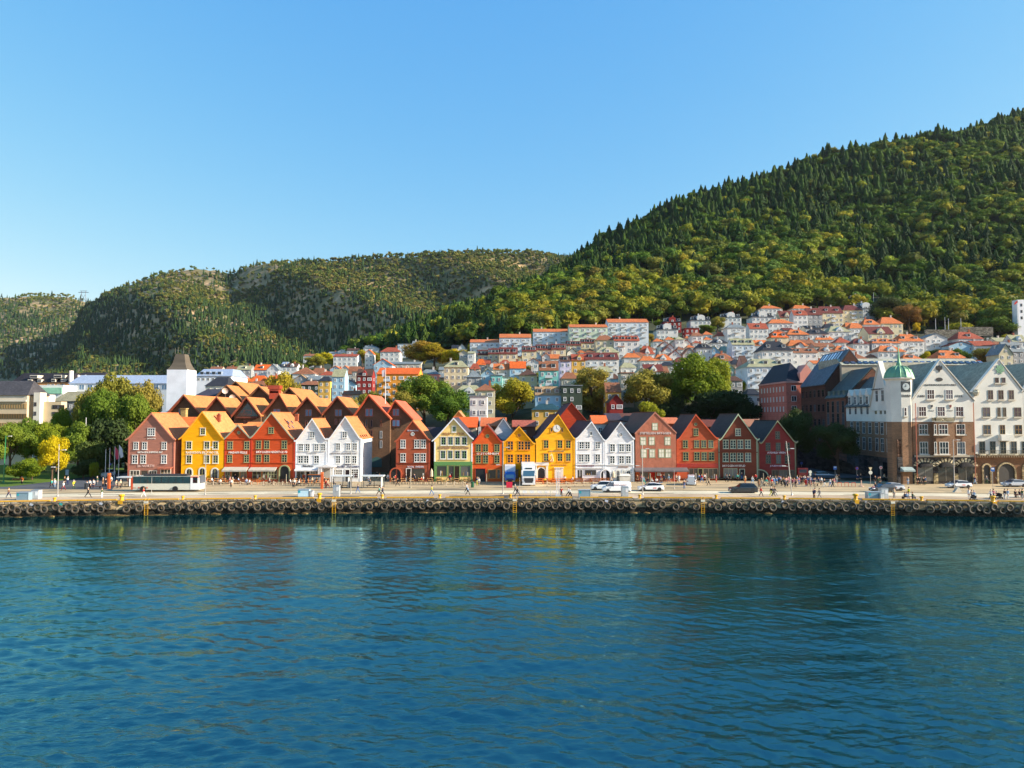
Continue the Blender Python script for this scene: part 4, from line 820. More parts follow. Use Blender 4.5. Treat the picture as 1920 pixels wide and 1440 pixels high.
Wc = (150, 92, 70)
hgable(347.5,739.8,315,380,776,178,20,RB,hb,[(338,771,7,10,Wc)]); hgable(409,744,379,437,778,177,12,RB,hb)
hgable(464.6,744,436,491.5,779,176,12,RB,hb,[(464.5,773,15,9,Wc),(441,790,4,5,Wc),(459,790,4,5,Wc),(466,790,4,5,Wc)],bigglass=True)
hgable(525.5,737.7,490.5,549,778,177,13,RB,hb,[(519,770,14,7,Wc)])
hgable(578,744,548,606,776.5,176,20,RB,hb,[(578.5,774,13,13,Wc),(574.5,795,5,14,Wc),(590,795,5,14,Wc)])
hgable(634,743,605,662.5,775.5,176,14,RB,hb,[(634.5,774,14,13,Wc),(630,791,5,11,Wc),(639,791,5,11,Wc)])
hgable(692.7,739.8,660,734,784.5,170,16,(200,104,74),hb,[(692,773.5,15,15,(170,80,54)),(686.8,794,4.5,14,(120,80,62)),(696.5,794,4.5,14,(120,80,62)),(714.5,793,4.5,14,(120,80,62)),(697,812,4.5,12,(120,80,62)),(714.5,815,4.5,14,(190,190,186)),(714.5,833,4.5,14,(190,190,186))],trim=(190,92,60))
hgable(741.7,750,720,776,786,171.5,16,(206,100,72),hb,[(742.5,773,13,14,(150,70,56)),(742.5,793.5,15,13,(170,80,54))],trim=(190,92,60))
# darker lower cladding in the gables, tall chimney cap, dishes, flag mast
b = MB(); x, z = PX(516, 190, 733), PZ(733, 190); cm = M('metal', (190, 84, 58)); b.box(x-1.3, x+1.3, 189, 191, z-2.2, z+.5, cm); b.box(x-1.6, x+1.6, 188.7, 191.3, z+.5, z+1.5, cm); b.box(x-1.2, x+1.2, 189, 191, z-.6, z-.1, M('plain', (90,50,40))); b.obj('vent_stack', ht)
b = MB(); m_ = M('brick', (176, 150, 96)); x = PX(345.5, 172, 775); b.box(x-.6, x+.6, 171.4, 172.6, PZ(786,172), PZ(767,172), m_); b.box(x-.75, x+.75, 171.25, 172.75, PZ(767,172), PZ(765.5,172), m_); b.obj('chimney', ht)
for px, py in ((425, 733), (438.5, 745.5)):
    b = MB(); x, z = PX(px, 200, py), PZ(py, 200); b.lathe([(.05, -.25), (.5, -.12), (.82, .12), (.86, .14), (.5, -.06), (.05, -.15)], (0, 0, 0), M('paint', (206, 190, 172)), 12); b.tube((0, 0, -.2), (0, -2.0, -.9), .06, .06, M('metal', (150,150,150))); o = b.obj('satellite_dish', ht); o.location = Vector((x, 199, z)) - origin(ht); o.rotation_euler = (PI/2, 0, .3)
b = MB(); b.poly([(PX(697,169.9,840), 169.92, PZ(876,170)), (PX(716,169.9,840), 169.92, PZ(876,170)), (PX(716,169.9,840), 169.92, PZ(860,170)), (PX(706.5,169.9,840), 169.92, PZ(856,170)), (PX(697,169.9,840), 169.92, PZ(860,170))], M('glass', (70,100,96))); b.obj('arched_window', ht)
t = T('flag_mast', 'tall mast with a striped banner above the red tiled hotel gables', 'flagpole', (PX(722.5, 176, 745), 176, PZ(757, 176))); b = MB(); x = PX(722.5, 176, 745)
b.tube((x, 176, PZ(757,176)), (x, 176, PZ(690,176)), .12, .06, M('paint', (214,208,196))); b.obj('pole', t); b = MB(); b.extr([(x-.15, 176, PZ(692,176)), (x-.95, 176, PZ(695,176)), (x-.85, 176, PZ(707,176)), (x-.15, 176, PZ(705,176))], (0,.04,0), M('cloth', (206,206,210))); b.obj('flag', t)

# ================================================================ CORNER BUILDING WITH CLOCK TURRET, white plaster over brown brick
YF = 144.0
pl = M('plaster', (216, 214, 202)); bk = M('brick', (138, 108, 84)); stn = M('stone', (72, 68, 66)); slt = (150, 146, 126)
hz = T('corner_building', 'white and brown brick corner building with a green domed clock turret', 'building', (PX(1760, YF), YF, 2.4))
Xf = lambda p, py=780: PX(p, YF, py); Zf = lambda p: PZ(p, YF)
def facade_gable(par, px0, px1, pye, apx, apy, d, pyband, wallm, lowm, pybase2=None, basem=None, roofc=slt, Y=YF):
    x0, x1 = PX(px0, Y), PX(px1, Y); ze = PZ(pye, Y); xa, za = PX(apx, Y, apy), PZ(apy, Y); zb = PZ(pyband, Y)
    b = MB(); p = [(x0, zb), (x1, zb), (x1, ze), (xa, za), (x0, ze)]; b.extr([(x, Y, z) for x, z in p], (0, .6, 0), wallm); b.obj('upper_wall', par)
    b = MB(); b.box(x0 + .002, x1 - .002, Y + .05, Y + d, 2.2, zb - .002, lowm); b.obj('lower_wall', par)
    b = MB(); k = .35; rx, rzz = xa, za
    for (a, z0, c, z1) in ((x0 - k, ze, rx, rzz + .15), (rx, rzz + .15, x1 + k, ze)): b.extr([(a, Y - .15, z0 - .1), (c, Y - .15, z1), (c, Y - .15, z1 + .22), (a, Y - .15, z0 + .12)], (0, .9, 0), M('plaster', (226,220,206)))
    b.obj('gable_coping', par); b = MB()
    for (a, z0, c, z1) in ((x0, ze - .1, rx, rzz - .3), (rx, rzz - .3, x1, ze - .1)): b.extr([(a, Y + .6, z0), (c, Y + .6, z1), (c, Y + .6, z1 + .2), (a, Y + .6, z0 + .2)], (0, d, 0), M('slate', roofc))
    b.obj('roof', par); b = MB(); b.box(x0 + .01, x1 - .01, Y + .6, Y + d, zb, ze - .3, wallm); b.obj('upper_body', par)
facade_gable(hz, 1711, 1825.5, 752, 1762, 676.6, 16, 791, pl, bk)
def fw(par, px, py, w, h, Y=YF, c=(226,224,214), cols=3, rows=2, recess=True, gl=None):
    f = window(par, PX(px, Y, py), PZ(py, Y), w*Y/F, h*Y/F, Y, M('paint', c), cols, rows, .09, .07, glass=gl or GL, sill=False); b = MB(); x, z = PX(px,Y,py), PZ(py,Y); ww, hh = w*Y/F/2, h*Y/F/2
    b.box(x-ww-.2, x+ww+.2, Y-.28, Y-.003, z-hh-.24, z-hh-.01, M('plaster',(206,198,180))); b.obj('sill', f); return f
for px, py, w, h in ((1744.8,739.5,14,18),(1779.8,739.5,14,18),(1729.5,771.5,14.5,18.5),(1764.5,771.5,14.5,18.5),(1799,771.5,14.5,18.5)): fw(hz, px, py, w, h)
b = MB(); x, z = Xf(1761, 711), Zf(711.5); b.lathe([(.72, 0), (.72, .05)], (0, 0, 0), BLACK, 16, sx=1.0, sy=.55); o = b.obj('oval_window', hz); o.rotation_euler = (PI/2, 0, 0); o.location = Vector((x, YF - .01, z)) - origin(hz)
b = MB(); em = M('metal', (52, 50, 48)); z = Zf(692)   # dark eagle ornament
for k in (-1, 1):
    b.extr([(x, YF-.12, z-.7), (x+k*.25, YF-.12, z-.2), (x+k*.65, YF-.12, z-.1), (x+k*.6, YF-.12, z+.75), (x+k*.35, YF-.12, z+.45), (x+k*.12, YF-.12, z+.85), (x, YF-.12, z+.4)][::k], (0,.1,0), em)
b.obj('eagle_ornament', hz)
# brick storeys and bay
for px, w in ((1731,16.5),(1801,16.5)): fw(hz, px, 805, w, 19, YF+.05); fw(hz, px+1, 840, w-1, 23, YF+.05, rows=2)
bx0, bx1 = Xf(1748), Xf(1782.5); b = MB(); b.box(bx0, bx1, YF - 1.1, YF + .048, Zf(854), Zf(791.5), bk); b.box(bx0 - .15, bx1 + .15, YF - 1.25, YF + .04, Zf(791.3), Zf(789.2), pl); bay = b.obj('bay_window', hz)
for px, py, h in ((1768.5,805,19),(1770,840,23)): fw(hz, px, py, 17, h, YF-1.1, rows=2)
for px, py, h in ((1753.5,805,19),(1754,840,23)): fw(hz, px, py, 4.5, h, YF-1.1, cols=1)
b = MB(); bm_ = M('stone', (176,166,136)); b.box(Xf(1747), Xf(1782), YF-1.3, YF-1.22, Zf(790), Zf(783), bm_); b.box(Xf(1747), Xf(1748), YF-1.3, YF-.01, Zf(789), Zf(783), bm_); b.box(Xf(1781), Xf(1782), YF-1.3, YF-.01, Zf(789), Zf(783), bm_); b.obj('balcony_rail', hz)
# stone ground floor with arches
b = MB(); b.box(Xf(1712), Xf(1825.3), YF - .22, YF + .048, 2.2, Zf(857), stn); b.box(Xf(1711.5), Xf(1825.8), YF - .4, YF + .047, Zf(857)+.002, Zf(853.5), M('plaster',(170,160,140))); b.obj('stone_ground_floor', hz)
for p0, p1 in ((1716.5,1745),(1755,1783),(1792,1821)):
    x0, x1 = Xf(p0), Xf(p1); xc = (x0+x1)/2; w = x1-x0; zs, zt = Zf(874.5), Zf(866.5); b = MB(); n = 10; y = YF - .22
    pts = [(x0, y-.02, 3.0), (x1, y-.02, 3.0)] + [(xc + w/2*math.cos(PI*k/n), y-.02, zs + (zt-zs)*math.sin(PI*k/n)) for k in range(n+1)]; b.poly(pts, GLS); f = b.obj('shop_window', hz)
    b = MB()
    for k in range(n):
        q = lambda a, rr, yy: (xc + w/2*rr*math.cos(a), yy, zs + (zt-zs)*rr*math.sin(a)); a0, a1 = PI*k/n, PI*(k+1)/n; b.poly([q(a0,1,y-.05), q(a1,1,y-.05), (xc + w/2*math.cos(a1)*.98, y-1.0, zs-.25+.3*math.sin(a1)), (xc + w/2*math.cos(a0)*.98, y-1.0, zs-.25+.3*math.sin(a0))], M('cloth',(38,36,34)))
        b2 = None
    b.obj('awning', f); b = MB()
    for k in range(9):
        a0 = PI*(k+.15)/9; a1 = PI*(k+.75)/9; q = lambda a, rr: (xc + (w/2+rr)*math.cos(a), y-.1, zs + (zt-zs+rr)*math.sin(a)); b.extr([q(a0,.05), q(a0,.85), q(a1,.85), q(a1,.05)], (0,.1,0), M('stone',(184,172,140)))
    b.obj('voussoir', f)
    b = MB(); b.box(xc-.06, xc+.06, y-.06, y-.022, 3.0, zs, M('paint',(120,116,104))); b.box(x0, x1, y-.06, y-.023, zs-.06, zs+.06, M('paint',(120,116,104))); b.obj('mullion', f)
for px in (1713.5, 1750, 1787.5, 1823): b = MB(); b.box(Xf(px)-.45, Xf(px)+.45, YF-.34, YF-.222, 2.4, 4.6, M('stone',(170,152,112))); b.obj('pier_stone', hz)
for px in (1716, 1824.5): b = MB(); x = Xf(px, 840); b.tube((x, YF-.5, 2.4), (x, YF-.5, Zf(756)), .09, .09, M('paint',(196,110,84) if px == 1716 else (190,120,90))); b.obj('downpipe', hz)
dt = M('plain', (70,66,60))
text(hz, 'KJØBMANDSSTUEN.', Xf(1733.5,722), Xf(1793.5,722), Zf(722), YF-.05, dt, h=.42)
for s, a, c in (('1480.',1722,1735.5),('1712.',1756.5,1770),('1912.',1792,1805.5)): text(hz, s, Xf(a,742), Xf(c,742), Zf(742.5), YF-.05, dt, h=.45)
for px, c in ((1746.5,(60,60,64)),(1781.5,(120,50,44))):
    b = MB(); x, z = Xf(px,762), Zf(762); b.extr([(x-.36,YF-.1,z+.42),(x-.36,YF-.1,z-.05),(x,YF-.1,z-.48),(x+.36,YF-.1,z-.05),(x+.36,YF-.1,z+.42)], (0,.1,0), M('plaster',(216,208,190))); b.extr([(x-.22,YF-.14,z+.3),(x-.22,YF-.14,z-.02),(x,YF-.14,z-.3),(x+.22,YF-.14,z-.02),(x+.22,YF-.14,z+.3)], (0,.05,0), M('paint',c)); b.obj('shield_relief', hz)
    text(hz, 'Bremen' if px < 1760 else 'Bergen', Xf(px-5,770), Xf(px+5,770), Zf(770), YF-.04, dt, h=.2)
# turret
tx, tz0, tz1 = PX(1698, YF, 780), Zf(902), Zf(712); ty = YF + 2.1; R = 2.55; b = MB()
b.lathe([(R, 0), (R, Zf(791)-2.4)], (tx, ty, 2.4), bk, 8, ph=PI/8); b.obj('turret_base', hz); b = MB(); b.lathe([(R+.03, 0), (R+.03, tz1-Zf(791))], (tx, ty, Zf(791)), pl, 8, ph=PI/8); b.lathe([(R+.03, 0), (R+.5, .25), (R+.5, .45), (R+.1, .5)], (tx, ty, tz1), pl, 8, ph=PI/8); b.obj('turret', hz)
b = MB(); b.lathe([(R+.35, 0), (R+.28, .3), (R+.05, 1.0), (R-.35, 1.7), (R-1.0, 2.25), (R-1.7, 2.5), (.5, 2.62), (.45, 3.1), (.28, 3.4), (.2, 4.2), (.1, 6.0), (.03, 7.0)], (tx, ty, tz1+.5), M('metal', (116,160,124), rough=.55), 16); dome = b.obj('green_dome', hz)
b = MB()
for k in range(16):
    a = 2*PI*k/16; pr = [(R+.33,.02),(R+.07,1.02),(R-.32,1.73),(R-.97,2.3),(R-1.68,2.55)]; pts = [(tx+r_*math.cos(a), ty+r_*math.sin(a), tz1+.5+z) for r_, z in pr]; b.path(pts, .05, M('metal',(128,170,134), rough=.55), 4)
b.obj('dome_rib', dome)
yt = ty - R*math.cos(PI/8) - .04; zc = Zf(725); b = MB(); b.box(tx-1.0, tx+1.0, yt-.06, yt+.02, zc-1.05, zc+1.05, M('paint',(48,56,60))); f = b.obj('clock', hz); b = MB(); b.lathe([(.72,0),(.72,.04),(.6,.05)], (0,0,0), M('paint',(180,190,188)), 18); o = b.obj('dial', f); o.rotation_euler = (PI/2,0,0); o.location = Vector((tx, yt-.07, zc)) - origin(f)
b = MB(); b.box(tx-.03, tx+.03, yt-.16, yt-.13, zc, zc+.5, BLACK); b.box(tx-.35, tx, yt-.16, yt-.13, zc-.04, zc+.03, BLACK); b.obj('clock_hands', f)
fw(hz, PX(1697.5, yt)/1*0+1697.5, 772, 5, 16, yt, cols=1, rows=2)
text(hz, 'TAARN', Xf(1688,742), Xf(1706,742), Zf(742), yt-.05, dt, h=.45)
b = MB(); b.box(PX(1681,YF-.1), PX(1707,YF-.1), YF-.12, YF+.1, Zf(857), Zf(824), M('stone',(100,74,58))); b.obj('corbel_panel', hz)
b = MB(); b.box(PX(1680,YF), PX(1712,YF), YF-.25, YF+.1, 5.9, Zf(857), stn); b.box(PX(1680,YF), PX(1685,YF), YF-.25, YF+.1, 2.4, 5.9, stn); b.box(PX(1706,YF), PX(1712,YF), YF-.25, YF+.1, 2.4, 5.9, stn); b.box(PX(1685,YF), PX(1706,YF), YF+.3, YF+.4, 2.4, 5.9, BLACK); b.obj('entrance', hz)
b = MB(); b.extr([(PX(1684,YF), YF-.3, 5.9), (PX(1684,YF), YF-1.6, 5.3), (PX(1684,YF), YF-1.6, 5.0), (PX(1684,YF), YF-.3, 5.0)], (2.4, 0, 0), M('cloth',(150,164,160))); b.obj('awning', hz)
# side street wall (faces -X)
XS = 82.3
def xs(y): return XS + .0625 * (y - 150)
def sidewall(par, y0, y1, z0, z1, m, name='side_wall', th=9):
    b = MB(); b.extr([(xs(y0), y0, z0), (xs(y1), y1, z0), (xs(y1)+th, y1, z0), (xs(y0)+th, y0, z0)], (0, 0, z1-z0), m); return b.obj(name, par)
def sw(par, y, z, w, h, c=(220,222,216), out=.06, cols=2, rows=2, gl=None, name='window'):
    x = xs(y) - out; fmm = M('paint', c); b = MB(); k = .08
    b.box(x, x+out+.05, y-w/2, y-w/2+k, z-h/2, z+h/2, fmm); b.box(x, x+out+.05, y+w/2-k, y+w/2, z-h/2, z+h/2, fmm); b.box(x, x+out+.05, y-w/2+k, y+w/2-k, z+h/2-k, z+h/2, fmm); b.box(x, x+out+.05, y-w/2+k, y+w/2-k, z-h/2, z-h/2+k, fmm)
    if cols > 1: b.box(x+.01, x+out+.05, y-.035, y+.035, z-h/2+k, z+h/2-k, fmm)
    if rows > 1: b.box(x+.012, x+out+.05, y-w/2+k, y+w/2-k, z+h*.12, z+h*.12+.06, fmm)
    f = b.obj(name, par); b = MB(); b.poly([(x+.03, y+w/2-k, z-h/2+k), (x+.03, y-w/2+k, z-h/2+k), (x+.03, y-w/2+k, z+h/2-k), (x+.03, y+w/2-k, z+h/2-k)], gl or GL); b.obj('pane', f); return f
zB = PZ(791, 150); zE = 18.6
sidewall(hz, 149.5, 174, 2.2, zB, bk, 'side_wall'); sidewall(hz, 149.5, 174, zB+.01, zE, pl, 'side_wall_upper')
b = MB(); b.extr([(xs(149.4)-.12,149.4,2.2),(xs(174)-.12,174,2.2),(xs(174)-.01,174,2.2),(xs(149.4)-.01,149.4,2.2)], (0,0,5.0), stn); b.obj('side_stone_floor', hz)
# street gable (section B)
b = MB(); ya, yb = 150.6, 160.2; ym = (ya+yb)/2; zt = PZ(680, 155); b.extr([(xs(ya)-.15, ya, zE-1), (xs(yb)-.15, yb, zE-1), (xs(yb)-.15, yb, zE), (xs(ym)-.15, ym, zt), (xs(ya)-.15, ya, zE)], (.6, 0, 0), pl); b.obj('street_gable', hz)
b = MB()
for (y0, z0, y1, z1) in ((ya-.3, zE-.2, ym, zt+.1), (ym, zt+.1, yb+.3, zE-.2)): b.extr([(xs(y0)-.4, y0, z0), (xs(y1)-.4, y1, z1), (xs(y1)-.4, y1, z1+.3), (xs(y0)-.4, y0, z0+.3)], (1.1,0,0), M('plaster',(226,220,206)))
b.obj('gable_coping', hz); b = MB()
for (y0, z0, y1, z1) in ((ya, zE, ym, zt-.1), (ym, zt-.1, yb, zE)): b.extr([(xs(y0)+.5, y0, z0), (xs(y1)+.5, y1, z1), (xs(y1)+.5, y1, z1+.2), (xs(y0)+.5, y0, z0+.2)], (12,0,0), M('slate', slt))
b.obj('street_gable_roof', hz)
b = MB(); b.extr([(xs(160.3)-.4, 160.3, zE-.1), (xs(174)-.4, 174, zE-.1), (xs(174)-.4+6.5, 174, zE+7.3), (xs(160.3)-.4+6.5, 160.3, zE+7.3)], (0,0,.25), M('slate', (84,92,90))); b.extr([(xs(160.3)+6.1, 160.3, zE+7.3), (xs(174)+6.1, 174, zE+7.3), (xs(174)+13, 174, zE-.1), (xs(160.3)+13, 160.3, zE-.1)], (0,0,.25), M('slate', (104,106,96))); b.obj('side_roof', hz)  # street slope in darker slate than the back: shade put into its colour
for k in range(4):
    y = 161.9 + 3.2*k; b = MB(); x = xs(y); b.box(x-.1, x+3.0, y-.8, y+.8, zE+.3, zE+2.7, pl); b.extr([(x-.3, y-.95, zE+2.7), (x-.3, y+.95, zE+2.7), (x-.3, y, zE+4.3)], (4.2,0,0), pl); b.obj('dormer', hz); sw(hz, y, zE+1.5, 1.1, 1.9, out=.2)
for y in (162,165.2,168.4,171.6): sw(hz, y, PZ(770,150)+.4, 1.1, 2.4)
for y in (153.2,155.4,157.8): sw(hz, y, PZ(770,150)+.4, 1.1, 2.4)
for y in (154,156.8): sw(hz, y, zE+2.3, 1.1, 2.6, out=.25)
for y in (152.2,155,157.6,161,164.2,167.4,170.8): sw(hz, y, PZ(804,150), 1.35, 2.7); sw(hz, y, PZ(839,150)+.3, 1.35, 3.0)
for y in (153.5,158,163,168): b = MB(); b.box(xs(y)-.16, xs(y)-.11, y-1.1, y+1.1, 3.0, 6.2, M('glass',(30,34,36))); b.obj('shop_window', hz)
text_side(hz, 'KJØBMANDSSTUEN', xs(155)-.22, 152, 159, PZ(728,150), dt, .4)
# narrow brown brick house up the street, and its neighbours
def street_house(label, y0, y1, zt, wallc, roofc, rows, win, roofh=5.5, wc=(70,90,88), name='brick_building', zb=3, dorm=0, glz=False, mansard=False):
    t = T(name, label, 'building', (xs((y0+y1)/2), (y0+y1)/2, zb)); sidewall(t, y0+.02, y1-.02, zb, zt, M('brick', wallc), 'wall', 14)
    b = MB(); x0, x1 = xs(y0), xs(y1); b.extr([(x0-.3, y0, zt), (x1-.3, y1, zt), (x1+6.8, y1, zt+roofh), (x0+6.8, y0, zt+roofh)], (0,0,.25), M('slate', roofc)); b.extr([(x0+6.8, y0, zt+roofh), (x1+6.8, y1, zt+roofh), (x1+14, y1, zt), (x0+14, y0, zt)], (0,0,.25), M('slate', roofc)); rf = b.obj('roof', t)
    b = MB(); b.poly([(x0, y0+.03, zt), (x0+14, y0+.03, zt), (x0+7, y0+.03, zt+roofh)], M('brick', wallc)); b.poly([(x1, y1-.03, zt), (x1+7, y1-.03, zt+roofh), (x1+14, y1-.03, zt)], M('brick', wallc)); b.obj('gable', t)
    n, w, h, zs = win
    for z in zs:
        for k in range(n): sw(t, y0 + (y1-y0)*(k+.5)/n, z, w, h, c=wc)
    for k in range(dorm):
        y = y0 + (y1-y0)*(k+.5)/dorm; b = MB(); b.box(xs(y)+.2, xs(y)+2.2, y-.55, y+.55, zt+.7, zt+2.0, M('metal',(110,124,118))); b.obj('dormer', rf)
    return t, rf
street_house('narrow brown brick building between the white gables and the dark office block', 174.1, 187, PZ(747,180), (116,80,64), (78,90,88), 0, (4,1.3,3.0,[PZ(763,180),PZ(786,180),12,8.6]), 7.5, dorm=4)
t, rf = street_house('tall dark brown brick office block with a row of bright skylights', 187.1, 205.7, 24.8, (84,58,48), (84,98,108), 0, (6,1.3,2.0,[22.6,18.6,14.6,10.6]), 9.5, wc=(50,44,42))
for k in range(7):
    y = 190 + k*2.1; b = MB(); x0 = xs(y)+4.4; z0 = 24.8+9.5*4.7/7.1; b.extr([(x0, y, z0+.5), (x0+1.9, y, z0+3.0), (x0+1.9, y+.9, z0+3.0), (x0, y+.9, z0+.5)], (-.05,0,.08), M('glass',(190,205,215),rough=.3)); b.obj('skylight', rf)
t = T('hotel', 'pink brick hotel with a steep black roof up the side street', 'hotel', (PX(1475,208), 208, 5)); x0, x1, yb_ = PX(1475,208), PX(1505,208), 231; zt = PZ(718,208); pk = M('brick',(188,112,96))
b = MB(); b.extr([(x0,208,3),(x1+2,208,3),(x1+2,yb_,3),(x0,yb_,3)], (0,0,zt-3), pk); b.obj('wall', t)
b = MB(); b.extr([(x0-.3,207.7,zt),(x1+2.3,207.7,zt),(x1+2.3,yb_,zt),(x0-.3,yb_,zt)], (0,0,.5), M('plaster',(206,150,136))); b.obj('cornice', t)
b = MB(); rm = M('slate',(34,38,50)); zr = zt+6.5; p = [(x0,208,zt+.5),(x1+2,208,zt+.5),(x1+2,yb_,zt+.5),(x0,yb_,zt+.5)]; a1, a2 = ((x0+x1)/2+1, 213, zr), ((x0+x1)/2+1, yb_-4, zr); b.poly([p[0],p[1],a1], rm); b.poly([p[1],p[2],a2,a1], rm); b.poly([p[2],p[3],a2], rm); b.poly([p[3],p[0],a1,a2], rm); b.obj('roof', t)
for z in (PZ(728,208),PZ(747.5,208),PZ(766,208),13.5): window(t, PX(1488.5,208,740), z, 1.5, 1.7, 208, WHITE, 2, 1, sill=False)
for k in range(8):
    for z in (PZ(729,208),PZ(748,208),PZ(767,208),14,11):
        y = 210.2 + 2.6*k; b = MB(); b.box(x0-.06,x0+.02,y-.4,y+.4,z-.8,z+.8,M('paint',(206,206,196))); f = b.obj('window', t)
b = MB(); b.extr([(x1-.6,207.9,zt+.5),(x1+3.4,207.9,zt+.5),(x1+3.4,207.9,zt+3),(x1+1.4,207.9,zt+5.6),(x1-.6,207.9,zt+3)], (0,6,0), M('plaster',(220,150,132))); b.obj('wall_gable', t)
# ---- neighbouring white gabled office at the frame's edge
of = T('gabled_office', 'white plastered gabled office with a green star ornament over brick arcades', 'building', (PX(1872,YF), YF, 2.4))
facade_gable(of, 1826.8, 1919, 734.8, 1872.8, 675.4, 18, 851, pl, M('brick',(132,98,72)))
facade_gable(of, 1919.5, 2012, 734.8, 1965.5, 675.4, 18, 851, pl, M('brick',(132,98,72)))
dk = M('paint',(70,66,52))
for px in (1857,1876.6,1896,1949,1969,1988): fw(of, px, 740.3, 9.6, 17.5, c=(110,104,84), cols=2)
for px, w in ((1849.5,13.5),(1873,6),(1883.5,6),(1908,13.5),(1941,13.5)): fw(of, px, 772.7, w, 17.5, c=(110,104,84), cols=2)
for px, w in ((1850.8,13.5),(1879.5,9.5),(1909.5,13.5),(1940,13.5)): fw(of, px, 805.5, w, 17.5, c=(130,104,60), cols=2)
for px in (1841.5,1861.3,1881,1901,1921,1941): fw(of, px, 839, 10.5, 23, c=(104,98,80), cols=2)
for px in (1869,1881.5): fw(of, px, 713, 7, 10, c=(90,84,70), cols=1, rows=1)
b = MB(); x, z = Xf(1874.5,690), Zf(692); gm = M('metal',(120,158,128),rough=.6)
for k in range(14):
    a = 2*PI*k/14; L_ = .98 if k % 2 else .75; b.extr([(x, YF-.12, z), (x+L_*math.cos(a-.16), YF-.12, z+L_*math.sin(a-.16)), (x+1.06*L_*math.cos(a), YF-.12, z+1.06*L_*math.sin(a)), (x+L_*math.cos(a+.16), YF-.12, z+L_*math.sin(a+.16))], (0,.1,0), gm)
b.obj('star_ornament', of)
b = MB(); b.box(Xf(1869.5), Xf(1893), YF-1.1, YF-.003, Zf(826), Zf(815), pl); b.obj('balcony', of)
b = MB(); wi = M('metal',(96,90,76))
for k in range(46): x = Xf(1829)+k*.28; b.box(x, x+.05, YF-.75, YF-.7, Zf(851), Zf(844.5), wi)
b.box(Xf(1829), Xf(1960), YF-.77, YF-.68, Zf(844.6), Zf(844), wi); b.box(Xf(1829), Xf(1960), YF-.9, YF-.003, Zf(853.5), Zf(851), M('stone',(176,166,140))); b.obj('balcony_rail', of)
b = MB()
for k in range(24): x = Xf(1830)+k*.5; b.box(x, x+.24, YF-.02, YF+.048, Zf(857.5), Zf(855), M('paint',(206,196,170)))
b.obj('tile_frieze', of)
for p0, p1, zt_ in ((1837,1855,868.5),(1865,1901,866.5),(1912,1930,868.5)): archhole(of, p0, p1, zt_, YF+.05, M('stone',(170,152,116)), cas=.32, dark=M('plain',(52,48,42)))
b = MB(); x, z = Xf(1828.5,737), Zf(737); b.lathe([(.3,-.6),(.5,-.2),(.62,.2),(.4,.5),(.5,.7)], (x, YF-.3, z), M('stone',(186,180,158)), 8); b.obj('corner_urn', of)
# flat roofed long building with sloping glass panels behind both
t = T('long_building', 'long low building with a grey panelled roof behind the corner building', 'building', (PX(1700,186), 186, 14)); x0, x1 = PX(1580,186), PX(1842,186); b = MB(); b.box(x0, x1, 186, 200, 8, PZ(684,186), M('plaster',(170,160,140))); b.obj('wall', t)
b = MB(); b.extr([(x0, 185.7, PZ(684.5,186)), (x0, 189, PZ(672,188)), (x0, 200, PZ(672,188)), (x0, 200, PZ(684.5,186))], (x1-x0,0,0), M('slate',(160,160,142))); rf = b.obj('roof', t)
for k in range(22): b = MB(); x = x0+1.2+k*1.72; y0, z0, y1, z1 = 186.1, PZ(684.5,186)+.35, 187.3, PZ(684.5,186)+1.1; b.extr([(x,y0,z0),(x+1.1,y0,z0),(x+1.1,y1,z1),(x,y1,z1)], (0,-.02,.12), M('glass',(44,60,84))); b.obj('roof_window', rf)
# left edge: concrete fortress-side offices, and the far modern blocks
def block(name, label, px0, px1, pyt, Y, d, wallc, base=None, pyb=None, kind='plaster', cat='building', roof=None):
    x0, x1 = PX(px0, Y), PX(px1, Y); zt = PZ(pyt, Y); base = terr((x0+x1)/2, Y) - .5 if base is None else base; t = T(name, label, cat, ((x0+x1)/2, Y, base)); b = MB(); b.box(x0, x1, Y, Y+d, base, zt, M(kind, wallc)); b.obj('wall', t)
    if roof:
        b = MB(); pyr, c, inset, rk_ = roof; zr = PZ(pyr, Y+inset); rm = M(rk_, c); o = .35; p = [(x0-o,Y-o,zt),(x1+o,Y-o,zt),(x1+o,Y+d+o,zt),(x0-o,Y+d+o,zt)]; i = inset; q = [(x0+i*.3,Y+i,zr),(x1-i*.3,Y+i,zr),(x1-i*.3,Y+d-i,zr),(x0+i*.3,Y+d-i,zr)]
        for k in range(4): b.poly([p[k],p[(k+1)%4],q[(k+1)%4],q[k]], rm)
        b.poly(q, rm); b.poly(p[::-1], rm); b.obj('roof', t)
    return t
t = block('concrete_office', 'tan concrete office with brown ribbon windows at the left edge', -90, 50, 741, 192, 9, (206,184,150), roof=(714,(70,68,70),4.4,'slate')); Yb = 192
for py in (761.5, 780.5, 797.5):
    b = MB(); b.box(PX(-60,Yb), PX(50,Yb), Yb-.08, Yb-.003, PZ(py+4.6,Yb), PZ(py-4.6,Yb), M('glass',(110,84,40),rough=.3)); f = b.obj('ribbon_window', t); b = MB()
    for k in range(23): x = PX(-60,Yb)+k*.7; b.box(x, x+.12, Yb-.16, Yb-.083, PZ(py+4.6,Yb), PZ(py-4.6,Yb), M('metal',(120,92,50)))
    b.obj('fins', f)
b = MB(); b.box(PX(-60,Yb), PX(50,Yb), Yb-.5, Yb-.1, PZ(753,Yb), PZ(750,Yb), M('plaster',(216,206,186))); b.box(PX(-60,Yb), PX(50,Yb), Yb-.02, Yb-.002, PZ(750,Yb), PZ(742,Yb), M('plaster',(200,190,170))); b.obj('parapet', t)
t = block('stair_tower', 'white stair tower joined to the tan office block', 62.2, 74, 736, 192.5, 2.6, (226,218,200))
